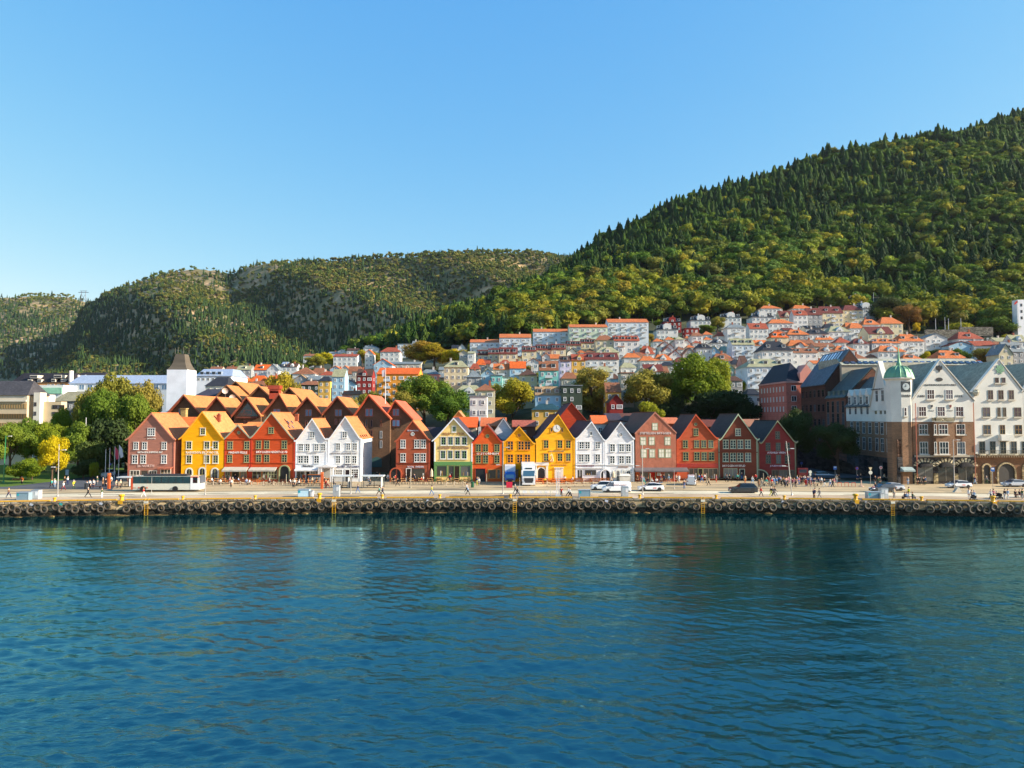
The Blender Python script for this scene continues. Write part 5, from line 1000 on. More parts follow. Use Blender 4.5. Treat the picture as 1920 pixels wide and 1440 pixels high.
for py in (758,775.5,791): window(t, PX(65.5,192.5), PZ(py,192.5), .7, 1.1, 192.5, dk, 1, 1, sill=False)
t = block('office_wing', 'beige concrete wing with small square windows beside the park trees', 75, 114, 753, 194, 2.5, (208,186,150))
for py in (763,776,789): [window(t, PX(px,194), PZ(py,194), .75, 1.1, 194, dk, 1, 1, sill=False) for px in (100,104.5,109,113.5,118)]
block('white_penthouse', 'white rooftop storey behind the beige concrete wing', 60, 90, 740, 206, 3, (232,226,212))
t = block('terraced_block', 'row of flats with steep black tiled roofs and white dormers', 20, 132, 717, 300, 14, (214,150,90), roof=(699.5,(44,42,46),5,'tile'))
for px, py in ((62,706.5),(107,706),(55,714.5),(73,714.5),(99,713.5),(117,713.5)): b = MB(); x, z = PX(px,300), PZ(py,300); w = 1.7 if py < 710 else .9; b.box(x-w, x+w, 299.6, 303.5, z-.6, z+.7, M('paint',(216,206,186))); b.box(x-w+.2, x+w-.2, 299.55, 299.59, z-.35, z+.4, GL); b.obj('dormer', t)
for px in (90,98,108,117): window(t, PX(px,300), PZ(723,300), 1.3, 1.3, 300, WHITE, 2, 1, sill=False)
b = MB(); b.box(PX(130,300), PX(133,300), 299, 301, PZ(716,300), PZ(695,300), M('plaster',(220,212,204))); b.obj('fire_wall', t)
t = block('apartment_block', 'flats with a black mansard roof and round white dormer behind the silver roof', 133.5, 190, 710, 306, 14, (226,220,212), roof=(698.5,(50,46,50),5,'tile'))
for px in (143.5, 157): b = MB(); x, z = PX(px,306), PZ(706,306); b.lathe([(1.1,0),(1.1,.9),(.7,1.5),(.1,1.8)], (x, 306.6, z-1), M('paint',(226,216,206)), 8); b.obj('dormer', t)
t = block('office_block', 'wide modern block with a silver sheet roof and glazed top floor', 128, 318, 719, 270, 12, (196,202,206), roof=(703.5,(196,202,210),5,'metal'))
for k in range(12): px = 136 + k*15.5; window(t, PX(px,270), PZ(726,270), 2.1, 2.0, 270, M('paint',(210,214,216)), 2, 1, glass=HG, sill=False)
for k in range(7): b = MB(); x = PX(150+k*22,270); b.extr([(x,271.8,PZ(715,271)+.3),(x+1.8,271.8,PZ(715,271)+.3),(x+1.8,273.2,PZ(711.5,272)+.3),(x,273.2,PZ(711.5,272)+.3)], (0,-.05,.15), HG); b.obj('roof_window', t)
t = block('wrapped_building', 'building behind green and white scaffold sheeting below the black roofs', 43, 117, 722, 262, 12, (224,224,216)); b = MB(); b.box(PX(78,262), PX(116,262), 261.5, 261.95, PZ(738,262), PZ(727,262), M('cloth',(150,204,170))); b.obj('scaffold_sheet', t)
t = block('stone_house', 'grey stone house with mossy hipped slate roofs behind the park trees', 100, 165, 752, 235, 12, (130,130,126), roof=(734,(140,134,108),5,'slate'), kind='stone')
for px in (118,132,150): window(t, PX(px,235), PZ(762,235), .9, 1.3, 235, WHITE, 2, 2, sill=False)
t = block('modern_block', 'white block with a silver mansard roof right of the wrapped tower', 366, 433, 705, 268, 16, (226,228,230), roof=(692,(186,196,208),4,'metal'))
for k in range(6): window(t, PX(371+k*9,268), PZ(711,268), 1.1, 1.1, 268, WHITE, 2, 1, sill=False)
for k in range(4): b = MB(); x = PX(372+k*11,268); z = PZ(699.5,269); b.box(x, x+1.5, 268.6, 271, z-.6, z+.6, M('metal',(170,180,190))); b.box(x+.15, x+1.35, 268.55, 268.59, z-.4, z+.4, GL); b.obj('dormer', t)
t = block('cream_house', 'cream house with a black pyramid roof right of the wrapped tower', 384, 424, 724, 240, 12, (232,222,200), roof=(707,(50,50,54),5.5,'slate'))
for px in (390,402,414): window(t, PX(px,240), PZ(730,240), 1, 1.2, 240, WHITE, 2, 2, sill=False)
block('dark_hall', 'long black roofed hall between the wrapped tower and the hotel gables', 366, 425, 742, 215, 12, (60,56,58), roof=(729.5,(62,60,70),5,'slate'))
# old stone tower wrapped in white sheeting
t = T('stone_tower', 'old tower wrapped in white scaffold sheeting under a curved brown spire', 'tower', (PX(338,225), 225, 4)); x0, x1 = PX(311,225), PX(349,225); b = MB(); b.box(x0, x1, 225, 225+(x1-x0), 3, PZ(693,225), M('plaster',(236,238,242))); b.obj('white_sheeting', t)
b = MB(); b.box(x0-.12, x0-.02, 225.4, 234, 6, PZ(702,225), M('cloth',(30,130,118))); b.obj('green_net', t)
b = MB(); xc, yc = (x0+x1)/2, 225+(x1-x0)/2; w = (x1-x0)/2/math.cos(PI/4); b.lathe([(w*.97,0),(w*.8,.9),(w*.62,2.3),(w*.52,4.0),(w*.44,5.2),(w*.02,5.3)], (xc, yc, PZ(692.7,225)), M('wood',(96,88,76)), 4, ph=PI/4); b.obj('spire', t)
b = MB()
for dx, dy in ((-.9,-.9),(.9,-.9),(-2.3,0),(2,.5)): b.tube((xc+dx, yc+dy, PZ(663,228)), (xc+dx, yc+dy, PZ(650+abs(dx),228)), .06, .04, M('metal',(90,90,80)), 4)
b.obj('finial', t)
# ================================================================ THE TOWN ON THE SLOPE
WC = dict(w=((208,208,202),'white'), c=((206,194,160),'cream'), y=((214,170,86),'ochre'), b=((158,190,206),'pale blue'), t=((120,186,178),'teal'), g=((150,150,148),'grey'), r=((136,48,44),'dark red'), o=((222,150,60),'orange'), p=((206,146,134),'pink'), e=((186,178,160),'beige'), n=((96,66,50),'brown'), k=((62,74,62),'dark green'), s=((196,206,212),'blue grey'), a=((188,204,180),'pale green'), l=((202,196,214),'lilac'))
RC = dict(o=((190,108,60),'orange','tile'), O=((206,96,38),'bright orange','tile'), R=((152,76,54),'red','tile'), r=((104,52,46),'maroon','tile'), b=((140,92,66),'brown','tile'), B=((86,62,52),'dark brown','tile'), k=((44,46,52),'black','slate'), g=((150,148,116),'mossy grey','slate'), s=((116,124,126),'slate grey','slate'), t=((160,130,96),'tan','tile'), m=((182,190,198),'silver','metal'), T=((40,70,78),'dark teal','slate'))
OG = {'A':(300,620,4.8),'B':(660,600,4.8),'C':(1000,580,4.8),'D':(1340,550,16/3),'E':(1620,540,6.4)}
_wm = {}
def winmesh(kind, c=(226,226,222)):
    k = (kind, c)
    if k in _wm: return _wm[k]
    b = MB(); f = M('paint', c); w, h = .5, .5; e = .13
    b.box(-w,-w+e,-.12,0,-h,h,f); b.box(w-e,w,-.12,0,-h,h,f); b.box(-w+e,w-e,-.12,0,h-e,h,f); b.box(-w+e,w-e,-.12,0,-h,-h+e,f)
    n = {'a':2,'w':4,'n':1}[kind]
    for i in range(1, n): x = -w+e+(2*w-2*e)*i/n; b.box(x-.03,x+.03,-.1,0,-h+e,h-e,f)
    if kind == 'a': b.box(-w+e,w-e,-.09,-.001,.08,.14,f)
    b.poly([(-w+e,-.05,-h+e),(w-e,-.05,-h+e),(w-e,-.05,h-e),(-w+e,-.05,h-e)], GL); o = b.obj('window'); me = o.data; bpy.data.objects.remove(o); _wm[k] = me; return me
def addwin(par, x, y, z, w, h, side=0, kind='a', c=(226,226,222)):
    o = bpy.data.objects.new('window', winmesh(kind, c)); COL.objects.link(o); o.parent = par; off = origin(par); o.location = (x-off[0], y-off[1], z-off[2]); o.scale = (w, 1, h); o.rotation_euler = (0,0,side*PI/2); return o
def solveY(u, pye, h):
    lo, hi = 165., 560.
    for _ in range(40):
        Y = (lo+hi)/2; x = PX(u, Y, pye); z = terr(x, Y+3) + h; 
        py = 780 - (z-CZ)/Y*F
        if py > pye: lo = Y
        else: hi = Y
    return (lo+hi)/2
TOWN = []
def town(org, x0, x1, yr, ye, typ, wc, rc, n=2, dorm=0, Y=None, name=None, label=None, d=None, bal=0, wk=None, chim=1):
    ox, oy, sc = OG[org]; px0, px1 = ox+x0/sc, ox+x1/sc; pyr, pye = oy+yr/sc, oy+ye/sc; u = (px0+px1)/2; h = n*2.75+.4
    if Y is None: Y = solveY(u, pye, h)
    X0, X1 = PX(px0, Y, pye), PX(px1, Y, pye); W_ = X1-X0; ze = PZ(pye, Y); base = terr((X0+X1)/2, Y+4) - 3.0; z0 = min(ze - h, base+3)
    d = d or (min(13, max(7, W_*.8)) if typ != 'g' else max(8, W_*1.15)); rh = max(1.2, (pye-pyr)*(Y + (0 if typ == 'g' else d/2))/F); xc = (X0+X1)/2; zr = ze + rh
    wallc, wn_ = WC[wc]; roofc, rn, rk_ = RC[rc]; form = {'g':'gabled','s':'long roofed','h':'hip roofed','p':'square','f':'flat roofed'}[typ]
    t = T(name or 'town_house', '', 'house', (xc, Y, base), 'houses of the town on the slope'); TOWN.append(dict(t=t, key=(wn_, form, rn), px=u, py=pye, lab=label, n=n, W=W_)); wm_ = M('plaster', wallc); rm = M(rk_, roofc)
    b = MB(); ye_ = Y+d
    if typ == 'g':
        f = [(X0,Y,base),(X1,Y,base),(X1,Y,ze),(xc,Y,zr-.15),(X0,Y,ze)]; b.extr(f, (0,d,0), wm_); b.obj('wall', t); b = MB(); o = .35
        for (a, za, c, zc_) in ((X0-o, ze-o*rh/(W_/2), xc, zr), (xc, zr, X1+o, ze-o*rh/(W_/2))): b.extr([(a,Y-o,za),(c,Y-o,zc_),(c,Y-o,zc_+.2),(a,Y-o,za+.2)], (0,d+2*o,0), rm)
        rf = b.obj('roof', t)
        if W_ > 5: addwin(t, xc, Y-.002, ze+rh*.28, .9, 1.1)
    elif typ == 's':
        b.box(X0,X1,Y,ye_,base,ze,wm_)
        for x, q in ((X0,1),(X1,-1)): p = [(x,Y,ze),(x,Y+d/2,zr-.12),(x,ye_,ze)]; b.poly(p if q>0 else p[::-1], wm_)
        b.obj('wall', t); b = MB(); o = .3; so_ = o*rh/(d/2)
        for (a, za, c, zc_) in ((Y-o, ze-so_, Y+d/2, zr), (Y+d/2, zr, ye_+o, ze-so_)): b.extr([(X0-.1,a,za),(X0-.1,c,zc_),(X0-.1,c,zc_+.18),(X0-.1,a,za+.18)], (W_+.2,0,0), rm)
        rf = b.obj('roof', t)
    elif typ in 'hp':
        b.box(X0,X1,Y,ye_,base,ze,wm_); b.obj('wall', t); b = MB(); o = .4; i = (W_*.5 if typ == 'p' else min(W_*.28, d*.5)); p = [(X0-o,Y-o,ze-.1),(X1+o,Y-o,ze-.1),(X1+o,ye_+o,ze-.1),(X0-o,ye_+o,ze-.1)]
        a1, a2 = (X0+i, Y+d/2, zr), (X1-i, Y+d/2, zr)
        if typ == 'p': a1 = a2 = (xc, Y+d/2, zr)
        if typ == 'p':
            for k in range(4): b.poly([p[k],p[(k+1)%4],a1], rm)
        else: b.poly([p[0],p[1],a2,a1], rm); b.poly([p[1],p[2],a2], rm); b.poly([p[2],p[3],a1,a2], rm); b.poly([p[3],p[0],a1], rm)
        b.poly(p[::-1], wm_); rf = b.obj('roof', t)
    else:
        b.box(X0,X1,Y,ye_,base,ze,wm_); b.obj('wall', t); b = MB(); b.box(X0-.2,X1+.2,Y-.2,ye_+.2,ze+.002,ze+.35,rm); rf = b.obj('roof', t)
    rr = random.Random(int(u*7+pye)); nx = max(1, int(round(W_/(2.7 if wk is None else wk)))); rows = min(n, 5)
    for j in range(rows):
        z = ze - 1.55 - 2.75*j
        if z < base+1.8: break
        for k in range(nx):
            if nx > 2 and rr.random() < .1: continue
            kind = 'w' if rr.random() < .12 else 'a'; addwin(t, X0+W_*(k+.5)/nx, Y-.002, z, 1.9 if kind == 'w' else 1.0, 1.35, kind=kind)
    side = 1 if u < 940 else (-1 if u > 1000 else 0)
    if side and typ != 'g' or (side and u < 1000):
        xs_ = X1+.002 if side > 0 else X0-.002
        for j in range(min(2, rows)):
            z = ze - 1.55 - 2.75*j
            if z > base+1.8: addwin(t, xs_, Y+d*.5, z, .95, 1.3, side=side)
    if (name == 'villa' or (dorm == 1 and rr.random() < .6)) and typ in 'hs':
        c = wm_; gw = min(2.1, W_*.17) if name != 'villa' else W_*.19; zt_ = ze + rh*(.62 if name == 'villa' else .5); b = MB()
        if name == 'villa': pts = [(xc-gw, Y-.1, ze-.3), (xc+gw, Y-.1, ze-.3), (xc+gw, Y-.1, zt_-.3)] + [(xc+gw*math.cos(a_), Y-.1, zt_-.3+gw*.62*math.sin(a_)) for a_ in (.4, .9, PI/2, PI-.9, PI-.4)] + [(xc-gw, Y-.1, zt_-.3)]
        else: pts = [(xc-gw, Y-.1, ze-.3), (xc+gw, Y-.1, ze-.3), (xc+gw, Y-.1, ze+.7), (xc, Y-.1, zt_+.9), (xc-gw, Y-.1, ze+.7)]
        b.extr(pts, (0, d*.42, 0), c); b.obj('front_gable', t); addwin(t, xc, Y-.102, ze+.55, 1.3, 1.2); dorm = 2 if name == 'villa' else 0
    for k in range(dorm):
        if name == 'villa': k = k*1.0 + (-.28 if k == 0 else .28)
        x = X0+W_*(k+.5)/dorm; f = .45; yy = Y+d*.5*f; z = ze+rh*f; b = MB(); w = .75; c = M('paint',(222,220,212)); b.box(x-w,x+w,yy-.9,yy+1.6,z-.9,z+.75,c); b.box(x-w-.12,x+w+.12,yy-1.0,yy+1.6,z+.753,z+.9,rm); b.box(x-w+.15,x+w-.15,yy-.93,yy-.903,z-.45,z+.6,GL); b.obj('dormer', rf)
    if chim and typ != 'f' and W_ > 5.5:
        xx = xc + rr.uniform(-.28,.28)*W_; yy = Y + d*(.5 if typ != 'g' else rr.uniform(.3,.8)); zz = zr - (0 if typ != 'g' else abs(xx-xc)*rh/(W_/2)); b = MB(); mm = M('plaster', rr.choice([(206,196,184),(160,96,72),(190,184,176)])); b.box(xx-.35,xx+.35,yy-.35,yy+.35,zz-1.2,zz+1.0,mm); b.box(xx-.42,xx+.42,yy-.42,yy+.42,zz+1.0,zz+1.12,mm); b.obj('chimney', rf)
    for k in range(bal):
        x = X0+W_*(k+.5)/bal
        for j in range(min(n,3)): z = ze-2.9-2.75*j; b = MB(); b.box(x-1.3,x+1.3,Y-1.2,Y-.01,z,z+.15,M('plaster',(210,210,206))); b.box(x-1.3,x+1.3,Y-1.22,Y-1.15,z+.15,z+1.0,M('paint',(196,204,206))); b.obj('balcony', t)
    return t
for a in [
 # A: behind the hotel and up to the left
 ('A',445,555,322,350,'s','e','b',2,0),('A',590,690,322,352,'s','e','b',2,0),('A',690,820,312,350,'s','g','g',3,1),('A',845,978,303,352,'s','w','O',3,1),('A',962,1068,300,352,'g','w','s',3,0),('A',655,745,368,405,'g','w','s',2,0),
 ('A',1055,1150,300,325,'s','w','k',2,1),('A',1140,1235,292,325,'s','w','B',2,1),('A',1095,1150,280,300,'s','w','m',2,0),
 ('A',640,800,404,465,'h','c','O',2,0),('A',792,962,400,458,'h','c','O',2,0),('A',765,952,448,505,'h','e','b',2,0),('A',965,1090,402,440,'s','c','O',2,0),
 ('A',1192,1388,322,388,'p','w','b',3,0),('A',1200,1335,395,447,'g','g','t',2,0),('A',1345,1500,330,385,'h','e','b',2,0),('A',1442,1556,362,400,'h','w','R',2,0),('A',1255,1436,448,486,'h','k','b',2,0),('A',1425,1530,408,452,'h','y','k',3,0),
 ('A',1330,1440,405,440,'s','g','s',2,0),('A',1548,1662,345,412,'s','b','g',4,0),('A',1635,1762,440,482,'g','b','k',2,0),('A',1768,1910,345,405,'s','r','B',3,1),('A',1690,1790,320,386,'s','e','b',2,0),('A',1640,1800,540,576,'s','p','b',2,0),('A',1530,1625,318,348,'g','b','o',2,0),('A',1630,1700,316,346,'g','w','o',2,0),
 ('A',1290,1440,206,228,'s','w','b',2,0),('A',1560,1775,205,232,'s','w','R',3,0),('A',1845,1915,170,205,'g','w','O',3,0),('A',1840,1920,132,150,'s','w','s',2,0),('A',1680,1785,156,178,'s','w','B',2,0),('A',1515,1600,188,205,'s','w','s',2,0),('A',1600,1670,170,188,'g','w','m',2,0),
 # B
 ('B',255,430,240,286,'h','w','R',3,0),('B',412,540,206,218,'f','s','s',3,0),('B',540,660,186,216,'s','w','s',3,0),('B',100,240,232,250,'h','w','s',2,0),('B',195,360,350,402,'g','b','O',3,0),('B',225,600,425,486,'s','o','O',5,0,None,None,'orange and ochre apartment house with a bright orange roof left of the round green trees',None,2),('B',325,620,370,396,'s','e','s',2,0),
 ('B',605,782,440,487,'h','p','s',3,0),('B',752,832,478,520,'s','e','s',2,0),('B',830,1042,360,422,'h','c','g',4,1),('B',965,1042,272,300,'g','e','g',3,0),('B',1042,1105,278,300,'s','w','g',3,0),('B',1030,1162,445,512,'p','g','s',3,0),('B',1160,1282,440,490,'g','b','g',3,0),('B',1250,1350,486,500,'f','t','s',3,0),('B',1350,1480,500,520,'f','w','s',2,0),
 ('B',1505,1665,435,496,'p','c','B',4,0),('B',1685,1858,366,450,'s','t','b',5,2,None,None,'tall teal house with a brown roof and little balconies in the old town',None,1),('B',1650,1885,600,672,'s','b','t',3,3),('B',1622,1885,752,806,'h','y','T',2,0),('B',910,1195,582,662,'h','w','g',3,1),('B',1060,1215,640,690,'f','w','s',6,0),('B',1110,1285,570,632,'p','c','b',4,0),
 ('B',1130,1228,266,312,'s','c','r',3,3),('B',1226,1322,252,304,'s','c','r',3,3),('B',1322,1490,242,302,'s','c','r',3,3),('B',1530,1660,232,280,'s','c','r',3,3),('B',1662,1793,217,267,'s','c','r',3,3),('B',1795,1925,210,262,'s','c','r',3,3),
 ('B',1062,1325,166,200,'s','s','o',4,0,None,'apartment_block','lowest and leftmost of the five stepped apartment blocks with orange roofs',12,3,3.2),('B',1327,1613,116,158,'s','s','o',4,0,None,'apartment_block','second lowest of the five stepped apartment blocks with orange roofs',12,3,3.2),
 ('B',1320,1380,320,345,'p','w','o',2,0),('B',1385,1450,316,345,'p','w','s',2,0),('B',1462,1518,312,335,'p','c','o',2,0),('B',1525,1615,290,328,'h','w','O',2,0),('B',1622,1702,286,328,'g','b','s',2,0),('B',1710,1780,300,330,'g','w','o',2,0),('B',1785,1872,306,345,'s','e','o',2,0),
 ('B',1272,1418,390,442,'s','e','o',3,1,None,None,None,None,1),('B',1420,1565,370,432,'s','b','O',3,0,None,None,None,None,1),('B',1572,1690,345,382,'g','w','R',2,0),('B',1240,1332,366,402,'g','w','R',2,0),('B',1172,1245,352,392,'s','e','R',2,0),('B',1115,1200,345,402,'h','e','O',2,0),('B',1335,1420,352,385,'h','w','R',2,0),('B',1062,1150,385,440,'h','e','R',2,0),('B',895,960,222,255,'s','w','k',2,0),('B',960,1020,215,250,'g','w','s',2,0),('B',0,90,415,460,'h','e','b',3,0),('B',780,830,420,450,'s','e','s',2,0),
 ('B',1200,1262,412,445,'g','w','g',2,0),('B',1480,1520,400,430,'g','w','k',2,0),('B',355,470,615,650,'h','o','O',2,0),('B',0,80,632,668,'h','e','b',2,0),
 # C
 ('C',0,320,166,202,'s','s','o',4,0,None,'apartment_block','middle one of the five stepped apartment blocks with orange roofs',12,3,3.2),('C',326,668,125,160,'s','a','o',5,0,None,'apartment_block','pale green second highest of the five stepped apartment blocks',12,3,3.2),('C',670,1036,75,116,'s','s','o',5,0,None,'apartment_block','highest and rightmost of the five stepped apartment blocks, with a sunlit end wall',12,4,3.2),
 ('C',430,560,263,302,'s','c','r',3,3),('C',300,430,281,322,'s','c','r',3,3),('C',562,726,226,276,'h','c','b',4,0),('C',726,955,230,282,'s','w','R',4,4),('C',305,388,350,390,'g','w','k',2,0),('C',396,468,358,388,'p','w','o',2,0),('C',476,552,345,382,'p','e','b',2,0),('C',570,770,330,386,'h','c','g',4,1),('C',762,818,306,336,'p','w','b',3,0),('C',836,946,286,332,'g','w','R',3,0),('C',966,1088,320,402,'h','w','R',2,1),('C',816,880,345,378,'p','w','R',2,0),
 ('C',238,342,418,466,'s','l','B',4,1),('C',345,482,400,456,'s','y','R',4,1),('C',468,770,384,450,'s','w','r',4,3,None,None,None,None,2),('C',816,962,386,432,'h','w','o',2,0),('C',905,1000,380,420,'h','e','b',2,0),('C',962,1105,414,460,'h','w','o',2,0),('C',1090,1252,396,458,'h','w','o',2,1),('C',392,548,496,545,'h','w','o',2,1),('C',562,718,505,562,'h','w','g',3,0),('C',256,400,560,622,'h','e','b',2,0),('C',612,692,570,612,'h','e','o',2,0),('C',700,782,570,626,'p','b','B',2,0),('C',652,790,660,742,'s','y','b',3,0),
 ('C',788,905,540,575,'f','e','b',4,0),('C',896,1052,530,600,'g','c','g',3,0),('C',998,1170,492,558,'s','w','r',3,1),('C',790,925,474,522,'h','w','g',2,0),('C',1150,1222,512,570,'s','w','b',2,0),('C',686,806,768,832,'g','r','B',3,0,None,None,'dark red wooden house with white gable trim among the trees behind the wharf'),('C',252,440,655,690,'f','k','s',4,0),
 ('C',1110,1302,120,182,'h','w','k',2,1,None,'villa'),('C',1172,1332,62,112,'h','r','k',2,1,None,'villa'),('C',1416,1602,45,98,'h','w','k',2,1,None,'villa'),('C',1686,1872,22,72,'h','w','k',2,1,None,'villa'),('C',1366,1492,145,172,'f','r','r',2,0),('C',1746,1912,126,164,'h','w','s',4,0,None,None,None,None,1),
 ('C',1080,1168,252,288,'p','w','o',2,0),('C',1188,1268,238,272,'p','w','o',2,0),('C',1236,1302,275,310,'g','w','g',2,0),('C',1280,1362,236,270,'p','w','g',3,0),('C',1368,1422,230,262,'p','w','o',2,0),('C',1424,1528,200,236,'h','w','b',3,0),('C',1528,1612,190,226,'p','w','o',2,0),('C',1538,1608,240,272,'p','w','o',2,0),('C',1650,1752,200,240,'h','e','R',2,0),('C',1345,1412,275,308,'g','w','R',2,0),('C',1440,1512,275,302,'p','w','R',2,0),('C',1470,1608,300,350,'h','w','k',3,1),('C',1605,1748,262,302,'h','w','k',2,1),
 ('C',1172,1242,340,372,'g','w','R',2,0),('C',1222,1332,370,420,'g','w','R',2,0),('C',1298,1352,325,362,'p','w','b',2,0),('C',1355,1458,345,402,'g','g','b',2,0),('C',1572,1682,330,386,'g','b','g',2,0),('C',1682,1782,325,378,'h','g','T',2,0),('C',1615,1798,390,462,'h','w','b',3,1),('C',1695,1812,480,540,'g','a','g',3,0),('C',1145,1222,290,322,'g','w','R',2,0),('C',1270,1432,425,472,'h','w','r',2,0),('C',1160,1275,466,505,'h','e','k',2,0),('C',1195,1260,312,345,'g','w','b',2,0),('C',1382,1450,310,342,'p','w','o',2,0),('C',1450,1480,355,385,'p','w','s',2,0),('C',1040,1100,330,360,'p','w','b',2,0),
 # D
 ('D',376,592,170,235,'h','w','k',3,1,None,'villa'),('D',462,666,110,150,'h','w','o',3,0),('D',780,978,105,152,'h','w','o',2,0),('D',652,800,168,236,'s','c','r',3,1),('D',790,930,162,216,'s','w','R',4,1),('D',930,1078,140,212,'s','g','r',4,1),('D',1076,1288,120,196,'s','c','r',4,2,None,None,None,None,1),('D',1286,1480,106,168,'h','c','r',4,0,None,None,None,None,1),('D',1415,1615,82,150,'h','w','k',3,1,None,'villa'),('D',1350,1464,10,58,'h','w','k',3,0),('D',1612,1742,120,150,'s','w','R',2,0),
 ('D',350,536,292,352,'s','w','R',3,1),('D',540,792,246,298,'h','w','o',3,0),('D',20,132,380,428,'h','w','R',2,0),('D',175,400,446,512,'s','s','g',4,3,None,None,'ornate pale blue house with a mossy roof and glazed verandas above the tall green tree',None,2),('D',400,532,462,520,'s','w','o',3,1),('D',568,738,376,440,'h','c','O',3,2),('D',728,944,352,412,'h','g','o',3,1),('D',938,1142,346,406,'h','w','k',3,1),('D',1143,1362,316,382,'h','w','g',3,1,None,None,None,None,1),('D',1354,1500,286,348,'h','w','o',3,0,None,None,None,None,1),('D',1488,1652,250,312,'h','w','o',3,1),
 ('D',1660,1882,226,302,'h','c','o',3,0),('D',1536,1792,322,402,'s','c','r',3,1),('D',1010,1192,396,462,'h','w','o',2,1),('D',1204,1368,430,492,'p','w','R',2,0),('D',1386,1546,446,502,'h','w','r',3,1),('D',1575,1868,440,496,'h','w','o',3,3),('D',474,782,466,572,'h','w','k',4,2,None,None,None,None,1),('D',778,1032,540,592,'s','w','b',3,2),('D',1044,1204,530,582,'h','w','b',3,1),('D',1204,1412,516,568,'h','w','o',3,1),('D',1136,1345,602,655,'h','e','k',2,0),('D',1370,1562,600,668,'p','e','b',2,0),('D',1540,1652,600,642,'p','w','b',2,0),('D',1636,1915,512,582,'h','w','o',3,1),
 ('D',880,1002,460,502,'s','e','b',2,0),('D',738,932,456,524,'h','e','o',2,0),('D',588,712,360,392,'h','r','b',2,0),('D',1000,1202,490,532,'s','e','b',2,0),('D',1310,1402,285,332,'h','w','o',2,0),('D',908,1078,316,350,'s','e','k',2,2),('D',1092,1250,296,346,'h','w','k',2,0),('D',690,790,340,366,'s','g','r',2,0),
 ('D',328,738,640,732,'h','s','g',5,3,None,'apartment_block','big pale blue apartment house with a mossy hipped roof above the pink hotel',14,2),('D',275,332,620,706,'s','p','B',4,0),('D',0,182,596,652,'h','w','o',2,1),('D',66,192,682,742,'g','c','g',3,0),('D',166,332,656,712,'h','e','k',3,0),('D',150,278,822,872,'h','g','B',3,0),('D',186,272,740,800,'p','c','b',2,0),('D',330,468,950,1015,'h','w','k',3,0),('D',980,1110,668,700,'s','w','o',2,0),('D',280,360,700,760,'s','s','k',2,0),('D',820,900,490,530,'g','w','R',2,0),
 # E
 ('E',415,722,538,638,'h','w','o',3,2,None,None,None,None,1),('E',740,1000,545,600,'g','w','s',3,0,None,None,'broad white gabled house with a balcony above the clipped hedge',9,1),('E',1020,1312,640,692,'g','b','r',2,0),('E',1322,1592,626,692,'s','w','R',2,0),('E',1130,1434,512,608,'h','w','R',3,1),('E',1436,1528,530,580,'f','k','k',2,0),('E',1570,1702,632,684,'h','w','b',2,0),('E',890,1232,735,842,'h','w','o',2,2),('E',470,694,790,850,'h','e','o',2,1),('E',1176,1394,868,874,'f','p','R',1,0),('E',1700,1920,640,760,'s','g','s',3,2),('E',1618,1786,672,790,'g','c','s',3,0),('E',1780,1960,555,640,'s','w','g',3,1),('E',1580,1782,590,640,'s','e','g',2,0),('E',275,420,742,800,'h','e','R',2,0),
]:
    a = list(a) + [None]*(15-len(a)); town(a[0],a[1],a[2],a[3],a[4],a[5],a[6],a[7],a[8] or 2,a[9] or 0,a[10],a[11],a[12],a[13],a[14] or 0)
def zone(px, py):
    h = ('behind the hotel' if px < 720 else 'behind round trees' if px < 900 else 'round teal house' if px < 1062 else 'mid slope' if px < 1180 else 'left of tallest tree' if px < 1262 else 'above tallest tree' if px < 1440 else 'above side street' if px < 1630 else 'above domed turret')
    v = 'highest row' if py < 636 else 'upper row' if py < 664 else 'middle row' if py < 695 else 'lowest row'
    return v, h
ORD = ['first','second','third','fourth','fifth','sixth','seventh','eighth','ninth']
from collections import defaultdict
dd = defaultdict(list)
for e in TOWN:
    if not e['lab']: dd[(e['key'], zone(e['px'], e['py']))].append(e)
for (key, (v, h)), L_ in dd.items():
    L_.sort(key=lambda e: e['px']); w, f, r_ = key
    for i, e in enumerate(L_): e['lab'] = '%s %s house, %s roof, %s%s %s' % (w, f, r_, '' if len(L_) == 1 else (ORD[i] + ' from left, '), v, h)
for e in TOWN: e['t']['label'] = e['lab']
# gardens: shrubs and small trees between the houses
def gardens():
    r = random.Random(31); n = 0; gc = [G1,G2,G3,G6,G5]; gn = ['bright green','green','yellow green','olive','dark green']
    while n < 95:
        px = r.uniform(430, 1900); y = r.uniform(235, 455); x = (px-960)/F*y; z = terr(x, y); py = 780-(z-CZ)/y*F
        if py > 740 or py < np.interp(px,[400,900,1230,1560,1900],[680,650,615,585,630]): continue
        ok = True
        for e in TOWN:
            o = e['t'].location
            if abs(o.x-x) < e['W']/2+1.2 and o.y-1.5 < y < o.y+10: ok = False; break
        if not ok: continue
        k = r.randrange(5); h = r.uniform(3.5, 7.5); w = h*r.uniform(.8,1.2); t = T('garden_tree', '', 'tree', (x,y,z-.4), 'garden trees between the houses'); key = (1, tuple(gc[k]))
        if key not in TREEM: me = TP[1][0].copy(); me.name = 'crown'; me.materials.append(leafc(gc[k])); TREEM[key] = me
        for nm, m in (('crown', TREEM[key]), ('trunk', TP[1][1])): o = bpy.data.objects.new(nm, m); COL.objects.link(o); o.parent = t; o.scale = (w, w, h)
        v, hz_ = zone(px, py); t['label'] = 'small %s garden tree between houses, %s %s' % (gn[k], v, hz_); n += 1
GARD = gardens
